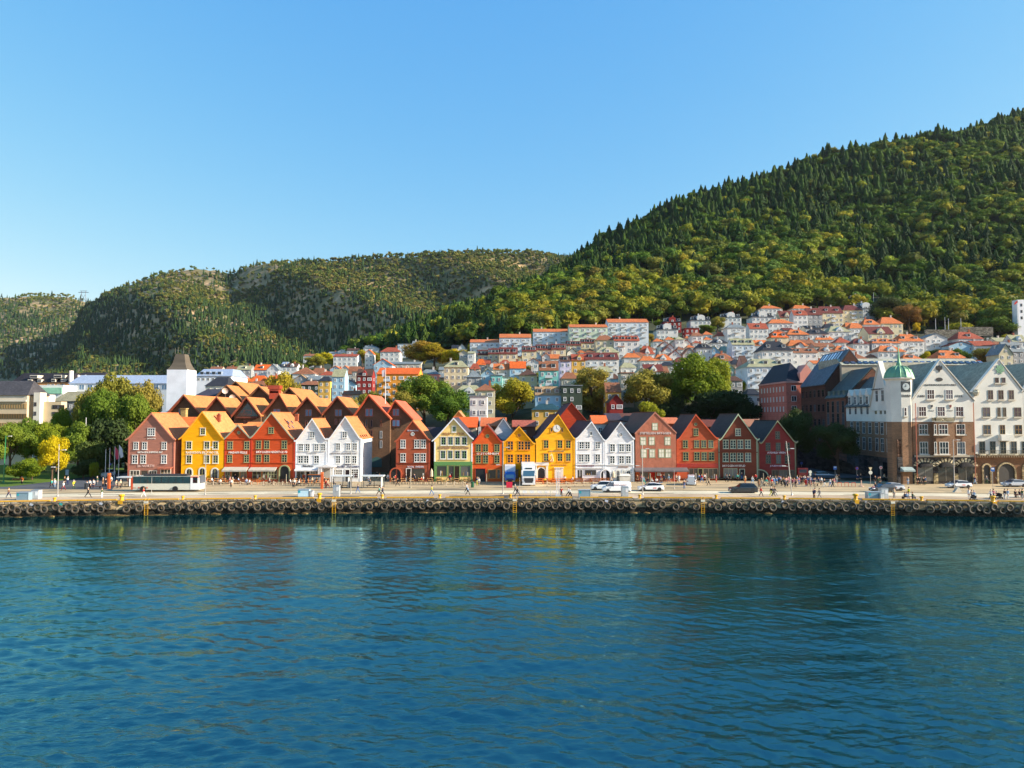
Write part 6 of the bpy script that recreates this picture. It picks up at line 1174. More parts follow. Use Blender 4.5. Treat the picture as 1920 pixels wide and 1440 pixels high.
# retaining walls and the terrace below the funicular-side slope
t = T('ramp_wall', 'dark stone ramp wall with railing climbing behind the street trees', 'wall', (74,172,3)); b = MB(); sm_ = M('stone', (62,60,58)); rp_ = [(71.5,182,10.2),(73.6,174.5,9.0),(77.2,160,5.6),(79.6,153.5,3.4)]
for p_, q_ in zip(rp_, rp_[1:]): b.extr([(p_[0],p_[1],2.2),(q_[0],q_[1],2.2),q_,p_],(.35,.1,0),sm_)
b.obj('wall', t); b = MB(); rl_ = M('metal', (50,54,60))
for p_, q_ in zip(rp_, rp_[1:]):
    b.tube((p_[0]+.15,p_[1],p_[2]+1.0),(q_[0]+.15,q_[1],q_[2]+1.0),.04,.04,rl_,5)
    for k in range(14): f = k/14; x_, y_, z_ = [p_[i]+(q_[i]-p_[i])*f for i in range(3)]; b.tube((x_+.15,y_,z_),(x_+.15,y_,z_+1.0),.03,.03,rl_,4)
b.obj('railing', t)
b = MB(); sm_ = M('stone', (112,108,96))
for (p0, p1, py0, py1, Y) in ((1735,1800,618,629,372),(1800,1862,613,623,380)): x0, x1 = PX(p0,Y,py0), PX(p1,Y,py0); b.box(x0, x1, Y, Y+1.2, PZ(py1+14,Y), PZ(py0,Y), sm_)
tag(b.obj('retaining_wall'), 'long grey stone retaining wall under the wooded slope at the flagpoles', 'wall')

# ================================================================ TREES OF THE TOWN
def leafcloud(seed, lobes, nleaf, size, quad=True):
    """leaf clumps (small quads) on and inside overlapping lobes"""
    rs = np.random.RandomState(seed); P_ = []; D_ = []
    tot = sum(l[3]**2 for l in lobes)
    for (cx, cy, cz, R) in lobes:
        n = int(nleaf*R*R/tot); d = rs.normal(0, 1, (n, 3)); d /= np.linalg.norm(d, axis=1)[:, None]; rr = R*(rs.uniform(.55, 1.08, (n, 1))) * (1 + .16*np.sin(d[:, :1]*9 + cx*7)*np.cos(d[:, 2:]*8 + cy*5))
        P_.append(np.array([cx, cy, cz]) + d*rr*np.array([1, 1, .86])); D_.append(d)
    p = np.concatenate(P_); d = np.concatenate(D_); n = len(p); d = d + rs.normal(0, .5, d.shape); d /= np.linalg.norm(d, axis=1)[:, None]
    a = np.cross(d, rs.normal(0, 1, d.shape)); a /= np.linalg.norm(a, axis=1)[:, None]; c = np.cross(d, a); s = size*rs.uniform(.5, 1.3, (n, 1))
    v = np.stack([p+a*s, p+c*s*.7, p-a*s*.9, p-c*s*.75], 1).reshape(-1, 3); return v, np.arange(4*n).reshape(-1, 4)
def treelobes(seed, kind):
    r = random.Random(seed); L_ = []
    if kind == 'round':
        L_.append((0, 0, .66, .2))
        for k in range(13): t = k*2.4; rr = r.uniform(.16, .31); z = r.uniform(.36, .8); rr *= math.sqrt(max(.15, 1 - ((z-.56)/.42)**2)); L_.append((rr*math.cos(t), rr*math.sin(t), z, r.uniform(.12, .18)))
        L_.append((.02, 0, .85, .13))
    elif kind == 'tall':
        for k in range(15): t = k*2.4; z = .28+.66*k/15; rr = r.uniform(.1, .24)*math.sin(PI*min(1, (z-.1)/.95))**.6; L_.append((rr*math.cos(t), rr*math.sin(t), z, r.uniform(.10, .15)))
    elif kind == 'bush':
        for k in range(9): t = k*2.4; rr = r.uniform(.1, .34); L_.append((rr*math.cos(t), rr*math.sin(t), r.uniform(.3, .68), r.uniform(.16, .26)))
    return L_
BARK = M('wood', (92, 74, 58))
TREEM = {}
def tree_proto(seed, kind, nleaf, size):
    L_ = treelobes(seed, kind); v, f = leafcloud(seed, L_, nleaf, size); me = bpy.data.meshes.new('crown'); me.vertices.add(len(v)); me.vertices.foreach_set('co', v.astype(np.float32).ravel()); me.loops.add(f.size); me.loops.foreach_set('vertex_index', f.astype(np.int32).ravel()); me.polygons.add(len(f)); me.polygons.foreach_set('loop_start', np.arange(0, f.size, 4, dtype=np.int32)); me.polygons.foreach_set('loop_total', np.full(len(f), 4, dtype=np.int32)); me.update(calc_edges=True)
    b = MB(); r = random.Random(seed); zt = .42 if kind != 'bush' else .2; b.tube((0, 0, -.02), (.01, 0, zt*.55), .03, .022, BARK, 8); b.tube((.01, 0, zt*.55), (0, .01, .7), .022, .008, BARK, 7)
    for l in L_[::2]: z0 = zt*r.uniform(.5, 1.1); b.tube((.005, 0, z0), (l[0]*.9, l[1]*.9, l[2]), .012, .003, BARK, 5)
    o = b.obj('trunk'); tm = o.data; bpy.data.objects.remove(o); return me, tm
TP = [tree_proto(1,'round',15000,.0165), tree_proto(2,'round',13000,.018), tree_proto(3,'tall',12000,.016), tree_proto(4,'bush',9000,.026), tree_proto(5,'round',14000,.0168)]
TEXT = []
for me_, _ in TP:
    co_ = np.empty(len(me_.vertices)*3, np.float32); me_.vertices.foreach_get('co', co_); co_ = co_.reshape(-1, 3); TEXT.append((float(np.percentile(co_[:,0], 98.5)-np.percentile(co_[:,0], 1.5)), float(np.percentile(co_[:,2], 99))))
def leafc(c): return M('leaf', c)
def tree(p, px, pyt, pyb, wpx, Y, c, label, group=None, name='broadleaf_tree'):
    if Y > 300:
        Y = solveY(px, pyb, 0.); x = PX(px, Y, pyb); zg = terr(x, Y) - .3; zt = PZ(pyt, Y)
    else:
        x = PX(px, Y, pyb); zt, zb = PZ(pyt, Y), PZ(pyb, Y); zg = min(zb, terr(x, Y)+.0) if Y > 153 else 2.4
    zb = zg; h = zt-zb; hx, hz_e = TEXT[p]; w = wpx*Y/F/hx; t = T(name, label, 'tree', (x, Y, zb), group, rz=(px*1.7) % 6.28); key = (p, tuple(c))
    if key not in TREEM: me = TP[p][0].copy(); me.name = 'crown'; me.materials.append(leafc(c)); TREEM[key] = me
    cr = bpy.data.objects.new('crown', TREEM[key]); tr = bpy.data.objects.new('trunk', TP[p][1])
    for o in (cr, tr): COL.objects.link(o); o.parent = t; o.scale = (w, w, h/hz_e)
    return t
G1 = (128,142,38); G2 = (98,124,42); G3 = (156,154,42); G4 = (200,180,36); G5 = (70,90,42); G6 = (138,136,54); G7 = (62,78,42); AU = (158,136,46)
for a in [
 (0,205,708,872,64,182,G6,'tallest olive tree of the park, right of the stone house'),(1,276,722,862,50,180,G6,'olive tree beside the rose brown house'),(1,168,736,850,52,178,G6,'broad olive tree in front of the grey stone house'),(4,236,748,868,70,176,G2,'dense green tree below the wrapped tower, left of the brown house'),
 (3,214,790,880,66,168,G7,'dark shaded tree mass beside the park lane'),(0,145,795,882,60,164,G2,'round green park tree above the yellow one'),(1,120,772,868,44,180,G1,'bright green tree left of the park flag mast'),(4,82,795,880,50,172,G1,'green tree behind the yellow quayside tree'),(0,50,788,884,46,170,G2,'green park tree in front of the tan office'),(1,18,797,886,56,166,G2,'green park tree at the left edge of the picture'),(3,170,830,892,44,158,G5,'low dark tree overhanging the park lane'),
 (1,112,770,850,30,186,AU,'slim russet tree beside the beige concrete wing'),(3,38,862,894,40,152,G1,'low bright green bush behind the lawn'),(3,60,868,896,30,151,G1,'small green bush on the lawn'),(3,156,862,892,34,154,G7,'dark bush at the bend of the park lane'),(3,174,868,888,14,152,G1,'small lit shrub at the foot of the dark trees'),
 (0,225,716,866,70,184,G6,'broad olive tree between the tallest park tree and the brown house'),(4,190,735,880,60,177,G2,'green tree filling the middle of the park'),(1,258,745,870,50,174,G2,'green tree just left of the rose brown gable'),(4,105,800,885,46,165,G1,'bright round tree behind the yellow quayside tree'),(4,795,706,806,78,238,G2,'large round green tree right of the red tiled hotel gables'),(0,840,730,812,74,226,G2,'second large green tree, lower, beside the white building'),(1,760,735,800,40,232,G6,'green tree close behind the hotel flag mast'),
 (1,960,714,806,72,240,G3,'yellow green tree standing alone above the orange house'),(2,1108,692,790,64,240,G6,'tall olive brown tree left of the dark red house'),
 (1,1212,698,794,84,236,G6,'olive tree right of the dark red house'),(0,1306,668,798,96,236,G1,'tallest and widest green tree behind the wharf'),(1,1268,700,795,56,252,G2,'green tree between the olive tree and the tallest one'),(4,1342,676,792,62,240,G1,'bright green right half of the tall tree group'),(3,1250,735,800,60,236,G7,'dark low tree under the tall green ones'),(3,1330,735,800,90,234,G7,'dark shaded trees at the foot of the tallest tree'),(3,1395,740,800,60,232,G7,'dark trees left of the pink hotel'),(3,1225,755,796,36,226,G1,'small bright shrub behind the cloth covered house'),(1,1385,716,770,34,262,G1,'small bright green tree below the pale blue house'),
 (1,1493,772,885,62,168,G7,'dark tree behind the wine red house'),(1,1572,798,890,74,160,G7,'dark round street tree before the brown brick building'),(2,1478,790,880,30,172,G7,'slender dark tree beside the wine red gable'),
 (1,700,738,778,52,238,G6,'olive tree just behind the hotel banner'),(2,523,703,760,44,232,G3,'yellow green tree between the hotel ridges'),(1,545,712,762,34,236,G6,'olive tree behind the hotel vent stack'),(3,668,750,782,30,226,G6,'small olive tree left of the red tiled gables'),
 (1,790,642,690,62,452,AU,'golden orange tree cluster, left crown'),(0,815,645,690,58,446,(172,148,42),'golden tree cluster, middle crown'),(1,850,656,690,44,440,G4,'golden tree cluster, right crown'),(1,606,662,690,28,436,G4,'bright yellow tree between the roofs above the hotel'),(4,590,668,694,32,428,G6,'olive tree left of the bright yellow tree'),(1,622,668,692,18,436,G4,'small yellow tree right of the bright yellow one'),(1,644,664,690,28,430,G6,'olive tree between the white and red roofed houses'),(1,679,657,685,20,440,G3,'small yellow green tree below the white gable'),(1,700,660,685,26,444,G6,'olive tree right of the small yellow green one'),(3,560,676,690,18,420,G6,'small olive tree above the orange roofs'),(1,887,645,665,22,444,G3,'lime tree behind the beige pediment building'),
 (1,1215,627,646,22,420,G6,'small olive tree at the end of the highest apartment block'),(1,1345,595,622,26,452,G6,'olive tree between two white villas'),(1,1325,610,628,30,436,G2,'green garden tree below the white villas'),(1,1405,574,600,18,470,G3,'lime tree beside a white villa'),(1,1235,600,618,16,456,G1,'small green tree left of the white villa'),(1,1388,618,632,20,432,G2,'low green tree beside the grey roofed house'),
 (1,1718,606,624,12,390,G4,'small bright yellow tree on the terrace'),(3,1788,608,632,40,372,G3,'round yellow green bush on the stone wall'),(3,1872,598,625,50,384,G2,'green bush at the foot of the big flagpole'),(1,1705,574,620,42,412,(136,108,52),'russet brown tree behind the terrace'),(1,1665,560,610,56,424,G7,'dark green tree right of the white villa with the black roof'),
 (3,1733,660,674,14,330,G4,'small yellow shrub above the panelled roof'),(3,1690,668,678,26,324,G6,'olive shrub above the corner turret'),(3,1805,655,676,24,330,G2,'dark green shrub right of the orange hipped roof'),(3,1850,655,680,36,328,G6,'olive bushes left of the beige gable'),(3,1758,658,668,44,340,G5,'dark clipped hedge below the white gabled house'),
 (1,1445,602,640,0.1,400,G2,'x')][:-1]: tree(*a)
t = tree(1, 97, 822, 902, 45, 143, (196,182,28), 'golden yellow tree standing on the quay by the park');
GARD()
# ================================================================ QUAY FURNITURE
ORDW = 'first second third fourth fifth sixth seventh eighth ninth tenth eleventh twelfth thirteenth fourteenth fifteenth sixteenth seventeenth eighteenth nineteenth twentieth twenty-first twenty-second twenty-third twenty-fourth twenty-fifth twenty-sixth twenty-seventh twenty-eighth twenty-ninth thirtieth thirty-first thirty-second thirty-third thirty-fourth thirty-fifth'.split()
YEL = M('paint', (222,166,30)); GRY = M('metal', (150,156,160)); POLE = M('metal', (176,172,164), rough=.5)
def edge(px): # point of the quay edge seen in photo column px
    x = PX(px, 117, 945)
    for _ in range(4): x = PX(px, YQ(x), 945)
    return x, YQ(x)
# tyres
TY = [1,12,24,34.5,47,59,72,84,105.5,118,130,142,154.5,165.5,179,190,202,238,250,262,290,303,323,335,347,359,371,385,399,412,424,435,448,460,471,483,495,506,517,528,541,554,565,577,590,602.5,615,637.5,649,661,673,693,706,720.5,732,744.5,755.5,767,780,792,806,820,837,847,859,871,882,894,909,922,935,949,977,991,1004,1015,1027.5,1040,1052,1063,1077,1089,1101,1114,1125,1138,1150,1162,1174,1186,1216,1228,1241,1266,1277.5,1304,1332,1345,1357,1370,1383.7,1397,1410,1422,1434.5,1448,1471,1484,1498,1511,1523,1535,1547.5,1559,1571.7,1584.5,1597,1612,1625,1637,1650,1663,1687.5,1702,1715,1742,1755,1768.5,1781.5,1794.5,1808,1821,1834.5,1847.5,1862,1877.5,1891,1904.7,1918]
LAD = [276,627,965,1317,1672]
tyre_m = M('rubber', (74,66,54)); LN = ['first','second','third','fourth','fifth']
def tyre_mesh():
    b = MB(); R, r_, n, m = .46, .17, 26, 10; vs = []; fs = []
    for i in range(n):
        for j in range(m):
            a, t = 2*PI*i/n, 2*PI*j/m; rr = R + r_*math.cos(t)*(1 + (.06 if (i % 2 and math.cos(t) > 0) else 0)); vs.append((rr*math.cos(a), .8*r_*math.sin(t), rr*math.sin(a)))
    for i in range(n):
        for j in range(m): fs.append((i*m+j, i*m+(j+1)%m, ((i+1)%n)*m+(j+1)%m, ((i+1)%n)*m+j))
    b.raw(vs, fs, tyre_m); o = b.obj('tyre', smooth=True); me = o.data; bpy.data.objects.remove(o); return me
tm = tyre_mesh()
b = MB(); b.tube((0,0,.4),(0,.05,1.2),.025,.025,M('plain',(90,80,60)),5); o = b.obj('hanging_chain'); chm = o.data; bpy.data.objects.remove(o)
cnt = defaultdict(int); rr = random.Random(3)
for k, px in enumerate(TY):
    x, y = edge(px); lo = k % 2; z = 1.62 - .42*lo + rr.uniform(-.06,.06); z -= .12
    sec = sum(1 for l in LAD if l < px); cnt[sec] += 1
    lab = ('%s tyre from the left end of the quay wall' % ORDW[cnt[sec]-1]) if sec == 0 else ('%s tyre to the right of the %s yellow ladder' % (ORDW[cnt[sec]-1], LN[sec-1]))
    o = bpy.data.objects.new('tyre', tm); COL.objects.link(o); s = rr.uniform(.96,1.1); o.location = (x, y-.22, z); o.scale = (s,1,s); o.rotation_euler = (rr.uniform(-.1,.1), rr.uniform(0,3), math.atan(-.00166*x)*1 + rr.uniform(-.25,.25)); tag(o, lab + (', hung low' if lo else ', hung high'), 'tyre', 'tyres hung along the quay wall')
for k, px in enumerate(LAD):
    x, y = edge(px); t = T('ladder', 'yellow steel ladder down the quay wall, %s of five from the left' % LN[k], 'ladder', (x, y-.3, 0), 'yellow ladders on the quay wall')
    for dx in (-.28,.28): b = MB(); b.tube((x+dx,y-.3,-.6),(x+dx,y-.3,2.5),.032,.032,YEL,6); b.tube((x+dx,y-.3,2.5),(x+dx,y+.2,2.75),.032,.032,YEL,6); b.obj('rail', t)
    for j in range(9): b = MB(); b.tube((x-.28,y-.3,-.3+j*.33),(x+.28,y-.3,-.3+j*.33),.03,.03,YEL,5); b.obj('rung', t)
    o = MB(); o.box(x-.35,x+.35,y-.42,y-.36,1.95,2.3,M('paint',(226,222,200))); o.obj('number_plate', t)
BOL = [(100,1),(226,1.6),(341,1),(477,1),(598,1.5),(716,1),(824,1),(957,1),(1079,.01),(1200,1),(1344,1),(1472,1),(1606,1.6),(1730,1.1),(1864,1.5)]
for k, (px, s) in enumerate(BOL):
    if s < .1: continue
    x, y = edge(px); b = MB(); b.lathe([(.24*s,0),(.2*s,.12),(.17*s,.4*s),(.28*s,.46*s),(.3*s,.56*s),(.2*s,.64*s),(.02,.66*s)], (0,0,0), YEL, 12); b.box(-.34*s,.34*s,-.3*s,.3*s,-.02,.05,YEL)
    if s > 1.3: b.box(-.35,.35,-.5,-.42,-.55,.05,YEL)
    o = b.obj('bollard'); o.location = (x, y+.3, 2.4)
    tag(o, ('%s yellow mooring bollard on the quay edge, %s from the left' % ('large' if s > 1.3 else 'small', ORDW[k if k < 8 else k-1])), 'bollard', 'mooring bollards')
segs = [(-20,93),(107,218),(236,334),(347,470),(484,588),(609,707),(725,813),(835,945),(972,1073),(1088,1186),(1208,1336),(1352,1464),(1480,1596),(1618,1722),(1738,1856),(1872,1940)]
for k, (a, c) in enumerate(segs):
    b = MB(); x0, y0 = edge(a); x1, y1 = edge(c); n = 6; pts = [(x0+(x1-x0)*i/n, YQ(x0+(x1-x0)*i/n)+.12) for i in range(n+1)]
    for p, q in zip(pts, pts[1:]): b.extr([(p[0],p[1]-.13,2.47),(q[0],q[1]-.13,2.47),(q[0],q[1]-.13,2.66),(p[0],p[1]-.13,2.66)], (0,.26,0), YEL)
    for p in pts[::2]: b.box(p[0]-.1,p[0]+.1,p[1]-.1,p[1]+.1,2.39,2.47,M('plain',(80,74,66)))
    tag(b.obj('edge_beam'), 'yellow painted edge beam on the quay, %s length from the left' % ORDW[k], 'edge beam', 'yellow beams along the quay edge')
# small life rings / cloths on the wall
for px, c, n, l in ((60,(206,208,210),'sign_plate','white plate low on the quay wall near its left end'),(115,(60,170,160),'sign_plate','turquoise plate on the quay wall between two tyres'),(190,(206,208,214),'sign_plate','white plate above the tyres near the large left bollard'),(518,(190,206,220),'sign_plate','pale blue plate on the quay wall before the red house'),(803,(224,226,230),'sign_plate','white plate on the wall before the cream house'),(1137,(200,204,216),'sign_plate','white plate on the wall before the white houses'),(1468,(200,200,206),'sign_plate','white plate on the wall before the wine red house'),(1624,(206,214,220),'sign_plate','pale plate on the wall near the ferry cabinet')):
    x, y = edge(px); b = MB(); b.box(-.28,.28,-.04,0,-.18,.18,M('paint',c)); b.box(-.3,.3,-.02,.0,-.2,.2,M('plain',(90,90,90))); o = b.obj(n); o.location = (x,y-.12,1.98); o.rotation_euler = (0,.3,0); tag(o, l, 'plate')
# cabinets at the quay edge
def gxy(px, py): return G(px, py)
def cabinet(px0, px1, pyt, pyb, label, c=(186,192,194), d=1.0, plate=True):
    x0, y0 = gxy(px0, pyb); x1, _ = gxy(px1, pyb); zt = PZ(pyt, y0); t = T('cabinet', label, 'cabinet', ((x0+x1)/2, y0, 2.4)); b = MB(); b.box(x0,x1,y0,y0+d,2.46,zt,M('metal',c,rough=.5)); b.box(x0-.03,x1+.03,y0-.03,y0+d+.03,zt+.002,zt+.07,M('metal',(160,164,166))); b.box(x0+.02,x1-.02,y0+.02,y0+d-.02,2.38,2.458,M('plain',(90,90,88))); b.obj('casing', t)
    b = MB(); b.box(x0+.06,(x0+x1)/2-.015,y0-.025,y0-.002,2.55,zt-.08,M('metal',c,rough=.45)); b.obj('door', t); b = MB(); b.box((x0+x1)/2+.015,x1-.06,y0-.025,y0-.002,2.55,zt-.08,M('metal',c,rough=.45)); b.obj('door', t)
    if plate: b = MB(); b.box(x1-.75*(x1-x0)*.6,x1-.12,y0-.04,y0-.026,zt-.85,zt-.2,M('paint',(222,224,224))); b.obj('notice', t)
cabinet(624,635.5,911,932,'tall grey cabinet on the promenade below the white houses'); cabinet(1166,1178.5,913.5,932,'tall grey cabinet on the promenade beside the white van'); cabinet(1652.5,1666,916.5,936.5,'tall grey cabinet beside the right glass ferry box'); cabinet(58,71.5,919.5,936.5,'tall grey cabinet near the left end of the quay',(196,198,200)); cabinet(580.5,586,921,932,'slim white cabinet beside the middle glass box',(214,216,216)); cabinet(1652-1,1658,926,938,'small white cabinet before the tall grey one',(216,216,212),.5,False)
def glassbox(px0, px1, pyt, pyb, label):
    x0, y0 = gxy(px0, pyb); x1, _ = gxy(px1, pyb); zt = PZ(pyt, y0); t = T('glass_box', label, 'power box', ((x0+x1)/2, y0, 2.4)); b = MB(); fr = M('metal',(170,182,190))
    for x in (x0, x1-.06): 
        for y in (y0, y0+1.0): b.box(x,x+.06,y,y+.06,2.4,zt,fr)
    b.box(x0,x1,y0,y0+1.06,2.4,2.5,fr); b.box(x0-.05,x1+.05,y0-.05,y0+1.1,zt,zt+.08,fr); b.obj('frame', t); b = MB(); b.box(x0+.065,x1-.065,y0+.02,y0+.04,2.51,zt-.01,M('glass',(128,156,170),rough=.15)); b.box(x0+.02,x0+.04,y0+.065,y0+.99,2.51,zt-.01,M('glass',(128,156,170),rough=.15)); b.box(x1-.04,x1-.02,y0+.065,y0+.99,2.51,zt-.01,M('glass',(128,156,170),rough=.15)); b.obj('glass_panel', t)
    b = MB(); b.box(x0+.25,x0+.25+.3*(x1-x0),y0+.3,y0+.8,2.51,zt-.3,M('metal',(130,146,156))); b.box(x1-.25-.25*(x1-x0),x1-.25,y0+.3,y0+.8,2.51,zt-.15,M('metal',(176,186,190))); b.obj('switchgear', t); b = MB(); b.box(x0+.1,x0+.45,y0-.01,y0+.018,zt-.5,zt-.15,M('paint',(40,160,176))); b.obj('emblem', t)
glassbox(30,53,924,938,'glass sided power box near the left end of the quay'); glassbox(558,579,918.5,932,'glass sided power box before the white houses'); glassbox(1085,1107,919.5,933,'glass sided power box before the white gables, left of the van'); glassbox(1628,1652,923,937.5,'glass sided power box before the side street')
# lamp posts and masts
def lamppost(px, pyt, pyb, label, lamps=(.3,), lean=0, c=None, r=.09, name='lamp_post', head=True):
    x, y = gxy(px, pyb); zt = PZ(pyt, y); m = c or POLE; t = T(name, label, name.replace('_', ' '), (x, y, 2.4)); b = MB(); xt = x+lean*y/F
    b.tube((x,y,2.38),(xt,y,zt),r,r*.6,m,8); b.lathe([(r*2,0),(r*2,.12),(r*1.2,.3)],(x,y,2.4),m,8); b.obj('pole', t)
    if head:
        for k, f in enumerate(lamps):
            z = zt-(zt-2.4)*f; xx = x+(xt-x)*(1-f); s = 1 if k % 2 == 0 else -1; b = MB(); b.tube((xx,y,z),(xx+s*.75,y,z+.12),.035,.03,m,5); b.obj('arm', t); b = MB(); b.box(xx+s*.9-.32,xx+s*.9+.32,y-.16,y+.16,z+.06,z+.18,M('paint',(214,212,206))); b.obj('lamp_head', t)
    return t
lamppost(108,833,931,'tall pale lamp post on the promenade beside the yellow tree',(.12,.45)); lamppost(384.5,837,928,'tall pale lamp post before the yellow house',(.03,)); lamppost(657.5,826,926.5,'tall pale lamp post before the right white house',(.02,)); lamppost(943,827,926.5,'tall pale lamp post between the orange and the amber house',(.13,.46)); lamppost(1205,831,928,'tall pale lamp post before the cloth covered house',(.12,.45)); lamppost(1485,827,929,'leaning striped lamp post before the wine red house',(.15,.47),-9); lamppost(1790,824,923,'tall lamp post on a concrete foot before the corner building',(.02,))
lamppost(6.5,817,905,'green painted lamp post at the left edge',(.02,),1.5,M('paint',(40,120,70)),.13)
x, y = gxy(1793, 923); b = MB(); b.extr([(x-.5,y-.3,2.4),(x+.9,y-.3,2.4),(x+.45,y-.3,3.3),(x+.15,y-.3,3.3)], (0,.7,0), M('plaster',(206,196,176))); tag(b.obj('concrete_block'), 'wedge of pale concrete at the foot of the right lamp post', 'block')
for k, (px, lab) in enumerate(((1044,'left of two thin white masts before the yellow clock house'),(1048,'right of two thin white masts before the yellow clock house'))): lamppost(px,876,932,lab,(),0,M('paint',(226,226,232)),.06,'mast',False)
x, y = gxy(1047, 933); b = MB(); b.box(x-.5,x+.5,y,y+.5,2.4,2.85,M('metal',(196,206,214))); b.box(x-1.0,x-.52,y,y+.4,2.4,2.6,M('metal',(150,176,190))); tag(b.obj('junction_box'), 'small metal box at the foot of the two white masts', 'box')
for px, pt, pb, lab in ((284,895,925,'thin signpost before the bus'),(974.5,895,925,'thin striped post beside the white lorry'),(1264.5,882,917,'thin pale post before the wooden shopfront'),(1032,914,931,'short white post left of the masts'),(166,783,822,'white mast above the park trees')):
    if px == 166: px = 160.5; x, y = PX(px,165,820), 165; b = MB(); b.tube((x,y,2.4),(x,y,PZ(783,165)),.11,.06,M('paint',(220,216,214)),7); tag(b.obj('mast'), lab, 'mast'); continue
    lamppost(px,pt,pb,lab,(),0,POLE,.05,'post',False)
for px, pt, pb, lab in ((536.5,889,906,'wooden post before the green arch'),(1325,887,906,'grey post before the brick red house'),(1431.5,887,906,'pale post before the brown house arch'),(1219.5,887,906,'pale post before the wooden shopfront'),(769.5,884,915,'dark post before the red brown house'),(912,888,908,'dark post before the open garage'),(1111,0,0,'')):
    if pt: lamppost(px,pt,pb,lab,(),0,M('wood',(150,140,120)),.12,'post',False)
for px, py, lab in ((603.5,885,'orange information pillar before the bakery'),(204,887,'orange information pillar at the park lane')):
    x, y = gxy(px, 916.5); t = T('info_pillar', lab, 'pillar', (x,y,2.4)); b = MB(); b.box(x-.22,x+.22,y-.15,y+.15,2.4,PZ(py+4,y),M('paint',(204,92,40))); b.obj('body', t); b = MB(); b.box(x-.24,x+.24,y-.17,y+.17,PZ(py+4,y)+.002,PZ(py,y),M('paint',(226,120,60))); b.obj('cap', t)
# signs
def sign(px, pyt, pyb, kind, label, c1=(226,226,226), c2=(60,90,170), Y=None):
    if Y: x, y, z0 = PX(px,Y,pyb), Y, max(2.4, terr(PX(px,Y,pyb), Y)) if Y > 153 else 2.4
    else: (x, y), z0 = gxy(px, pyb), 2.4
    zt = PZ(pyt, y); t = T('road_sign', label, 'road sign', (x,y,z0)); b = MB(); b.tube((x,y,z0),(x,y,zt),.045,.045,POLE,6); b.obj('pole', t)
    def disc(z, r, c, n=14, dy=0): b = MB(); b.lathe([(r,0),(r,.04)],(0,0,0),M('paint',c),n,ph=(-PI/2 if n==3 else 0)); o = b.obj('sign_face', t); o.rotation_euler = (PI/2,0,0); o.location = (0,-.06-dy,z-z0)
    if kind == 'round': disc(zt-.3,.34,c1); disc(zt-.3,.24,c2,14,.045)
    if kind == 'plain': disc(zt-.3,.34,c1)
    if kind == 'yield': disc(zt-.3,.42,(206,190,150),3); disc(zt-1.1,.38,c1)
    if kind == 'oval': disc(zt-.35,.32,c1); disc(zt-.85,.2,c1)
    if kind == 'square': b = MB(); b.box(-.36,.36,-.08,-.04,zt-z0-.75,zt-z0,M('paint',c1)); b.box(-.25,.25,-.1,-.082,zt-z0-.35,zt-z0-.12,M('paint',(226,226,226))); b.obj('sign_face', t)
sign(1519.5,881.5,918,'oval','pale oval topped signpost in front of the crowd',(206,206,190)); sign(1566,874,900,'square','blue square sign at the foot of the side street',(40,110,190)); sign(1607,875.5,903,'round','blue round sign with a red rim beside the street tree',(170,40,60),(40,70,170)); sign(1632.5,875.5,912,'yield','triangular sign above a round one at the street corner',(206,206,190)); sign(1652,874,905,'round','white and red round sign before the stone corner',(220,216,214),(210,120,120)); sign(1862,876.5,918,'square','blue square sign before the brick arcades',(30,90,160)); sign(31,873,895,'plain','round pale sign on the lawn',(206,206,196)); sign(1503,866,888,'round','small blue sign in the shade of the side street',(40,60,140),(50,80,170)); sign(206,868,884,'round','small blue sign in the park lane',(50,60,150),(60,80,180))
b = MB(); x, y = gxy(125.5,896); b.box(x-.45,x+.45,y,y+.08,2.9,4.4,M('plain',(80,84,86))); b.box(x-.36,x+.36,y-.02,y-.003,3.05,4.25,M('paint',(206,212,216))); b.box(x-.4,x-.32,y,y+.08,2.4,2.9,BLACK); b.box(x+.32,x+.4,y,y+.08,2.4,2.9,BLACK); tag(b.obj('information_board'), 'framed information board at the edge of the park lane', 'board')
b = MB(); x, y = gxy(955,914.5); b.extr([(x-.6,y,2.4),(x+.6,y,2.4),(x+.6,y+.25,3.5),(x-.6,y+.25,3.5)],(0,.06,0),M('paint',(190,30,50))); b.extr([(x-.6,y+.6,2.4),(x+.6,y+.6,2.4),(x+.6,y+.32,3.5),(x-.6,y+.32,3.5)],(0,.06,0),M('paint',(190,30,50))); tag(b.obj('sandwich_board'), 'red folding sandwich board before the blue lorry', 'sandwich board')
for k, px in enumerate((1574.5,1587.5,1600.5)):
    x, y = gxy(px, 912.5); b = MB(); rm = M('paint',(200,80,60)); b.tube((x-.35,y,2.4),(x-.35,y,3.2),.05,.05,rm,6); b.tube((x+.35,y,2.4),(x+.35,y,3.2),.05,.05,rm,6); b.tube((x-.35,y,3.2),(x+.35,y,3.2),.05,.05,rm,6); tag(b.obj('bike_rack'), '%s orange bicycle hoop before the side street' % ['left','middle','right'][k], 'bicycle rack', 'orange bicycle hoops')
x, y = gxy(1615,912); b = MB(); b.lathe([(.5,0),(.5,.12),(.12,.16),(.1,1.2)],(x,y,2.4),M('paint',(206,170,150)),8); tag(b.obj('traffic_marker'), 'pale traffic marker post right of the bicycle hoops', 'marker')
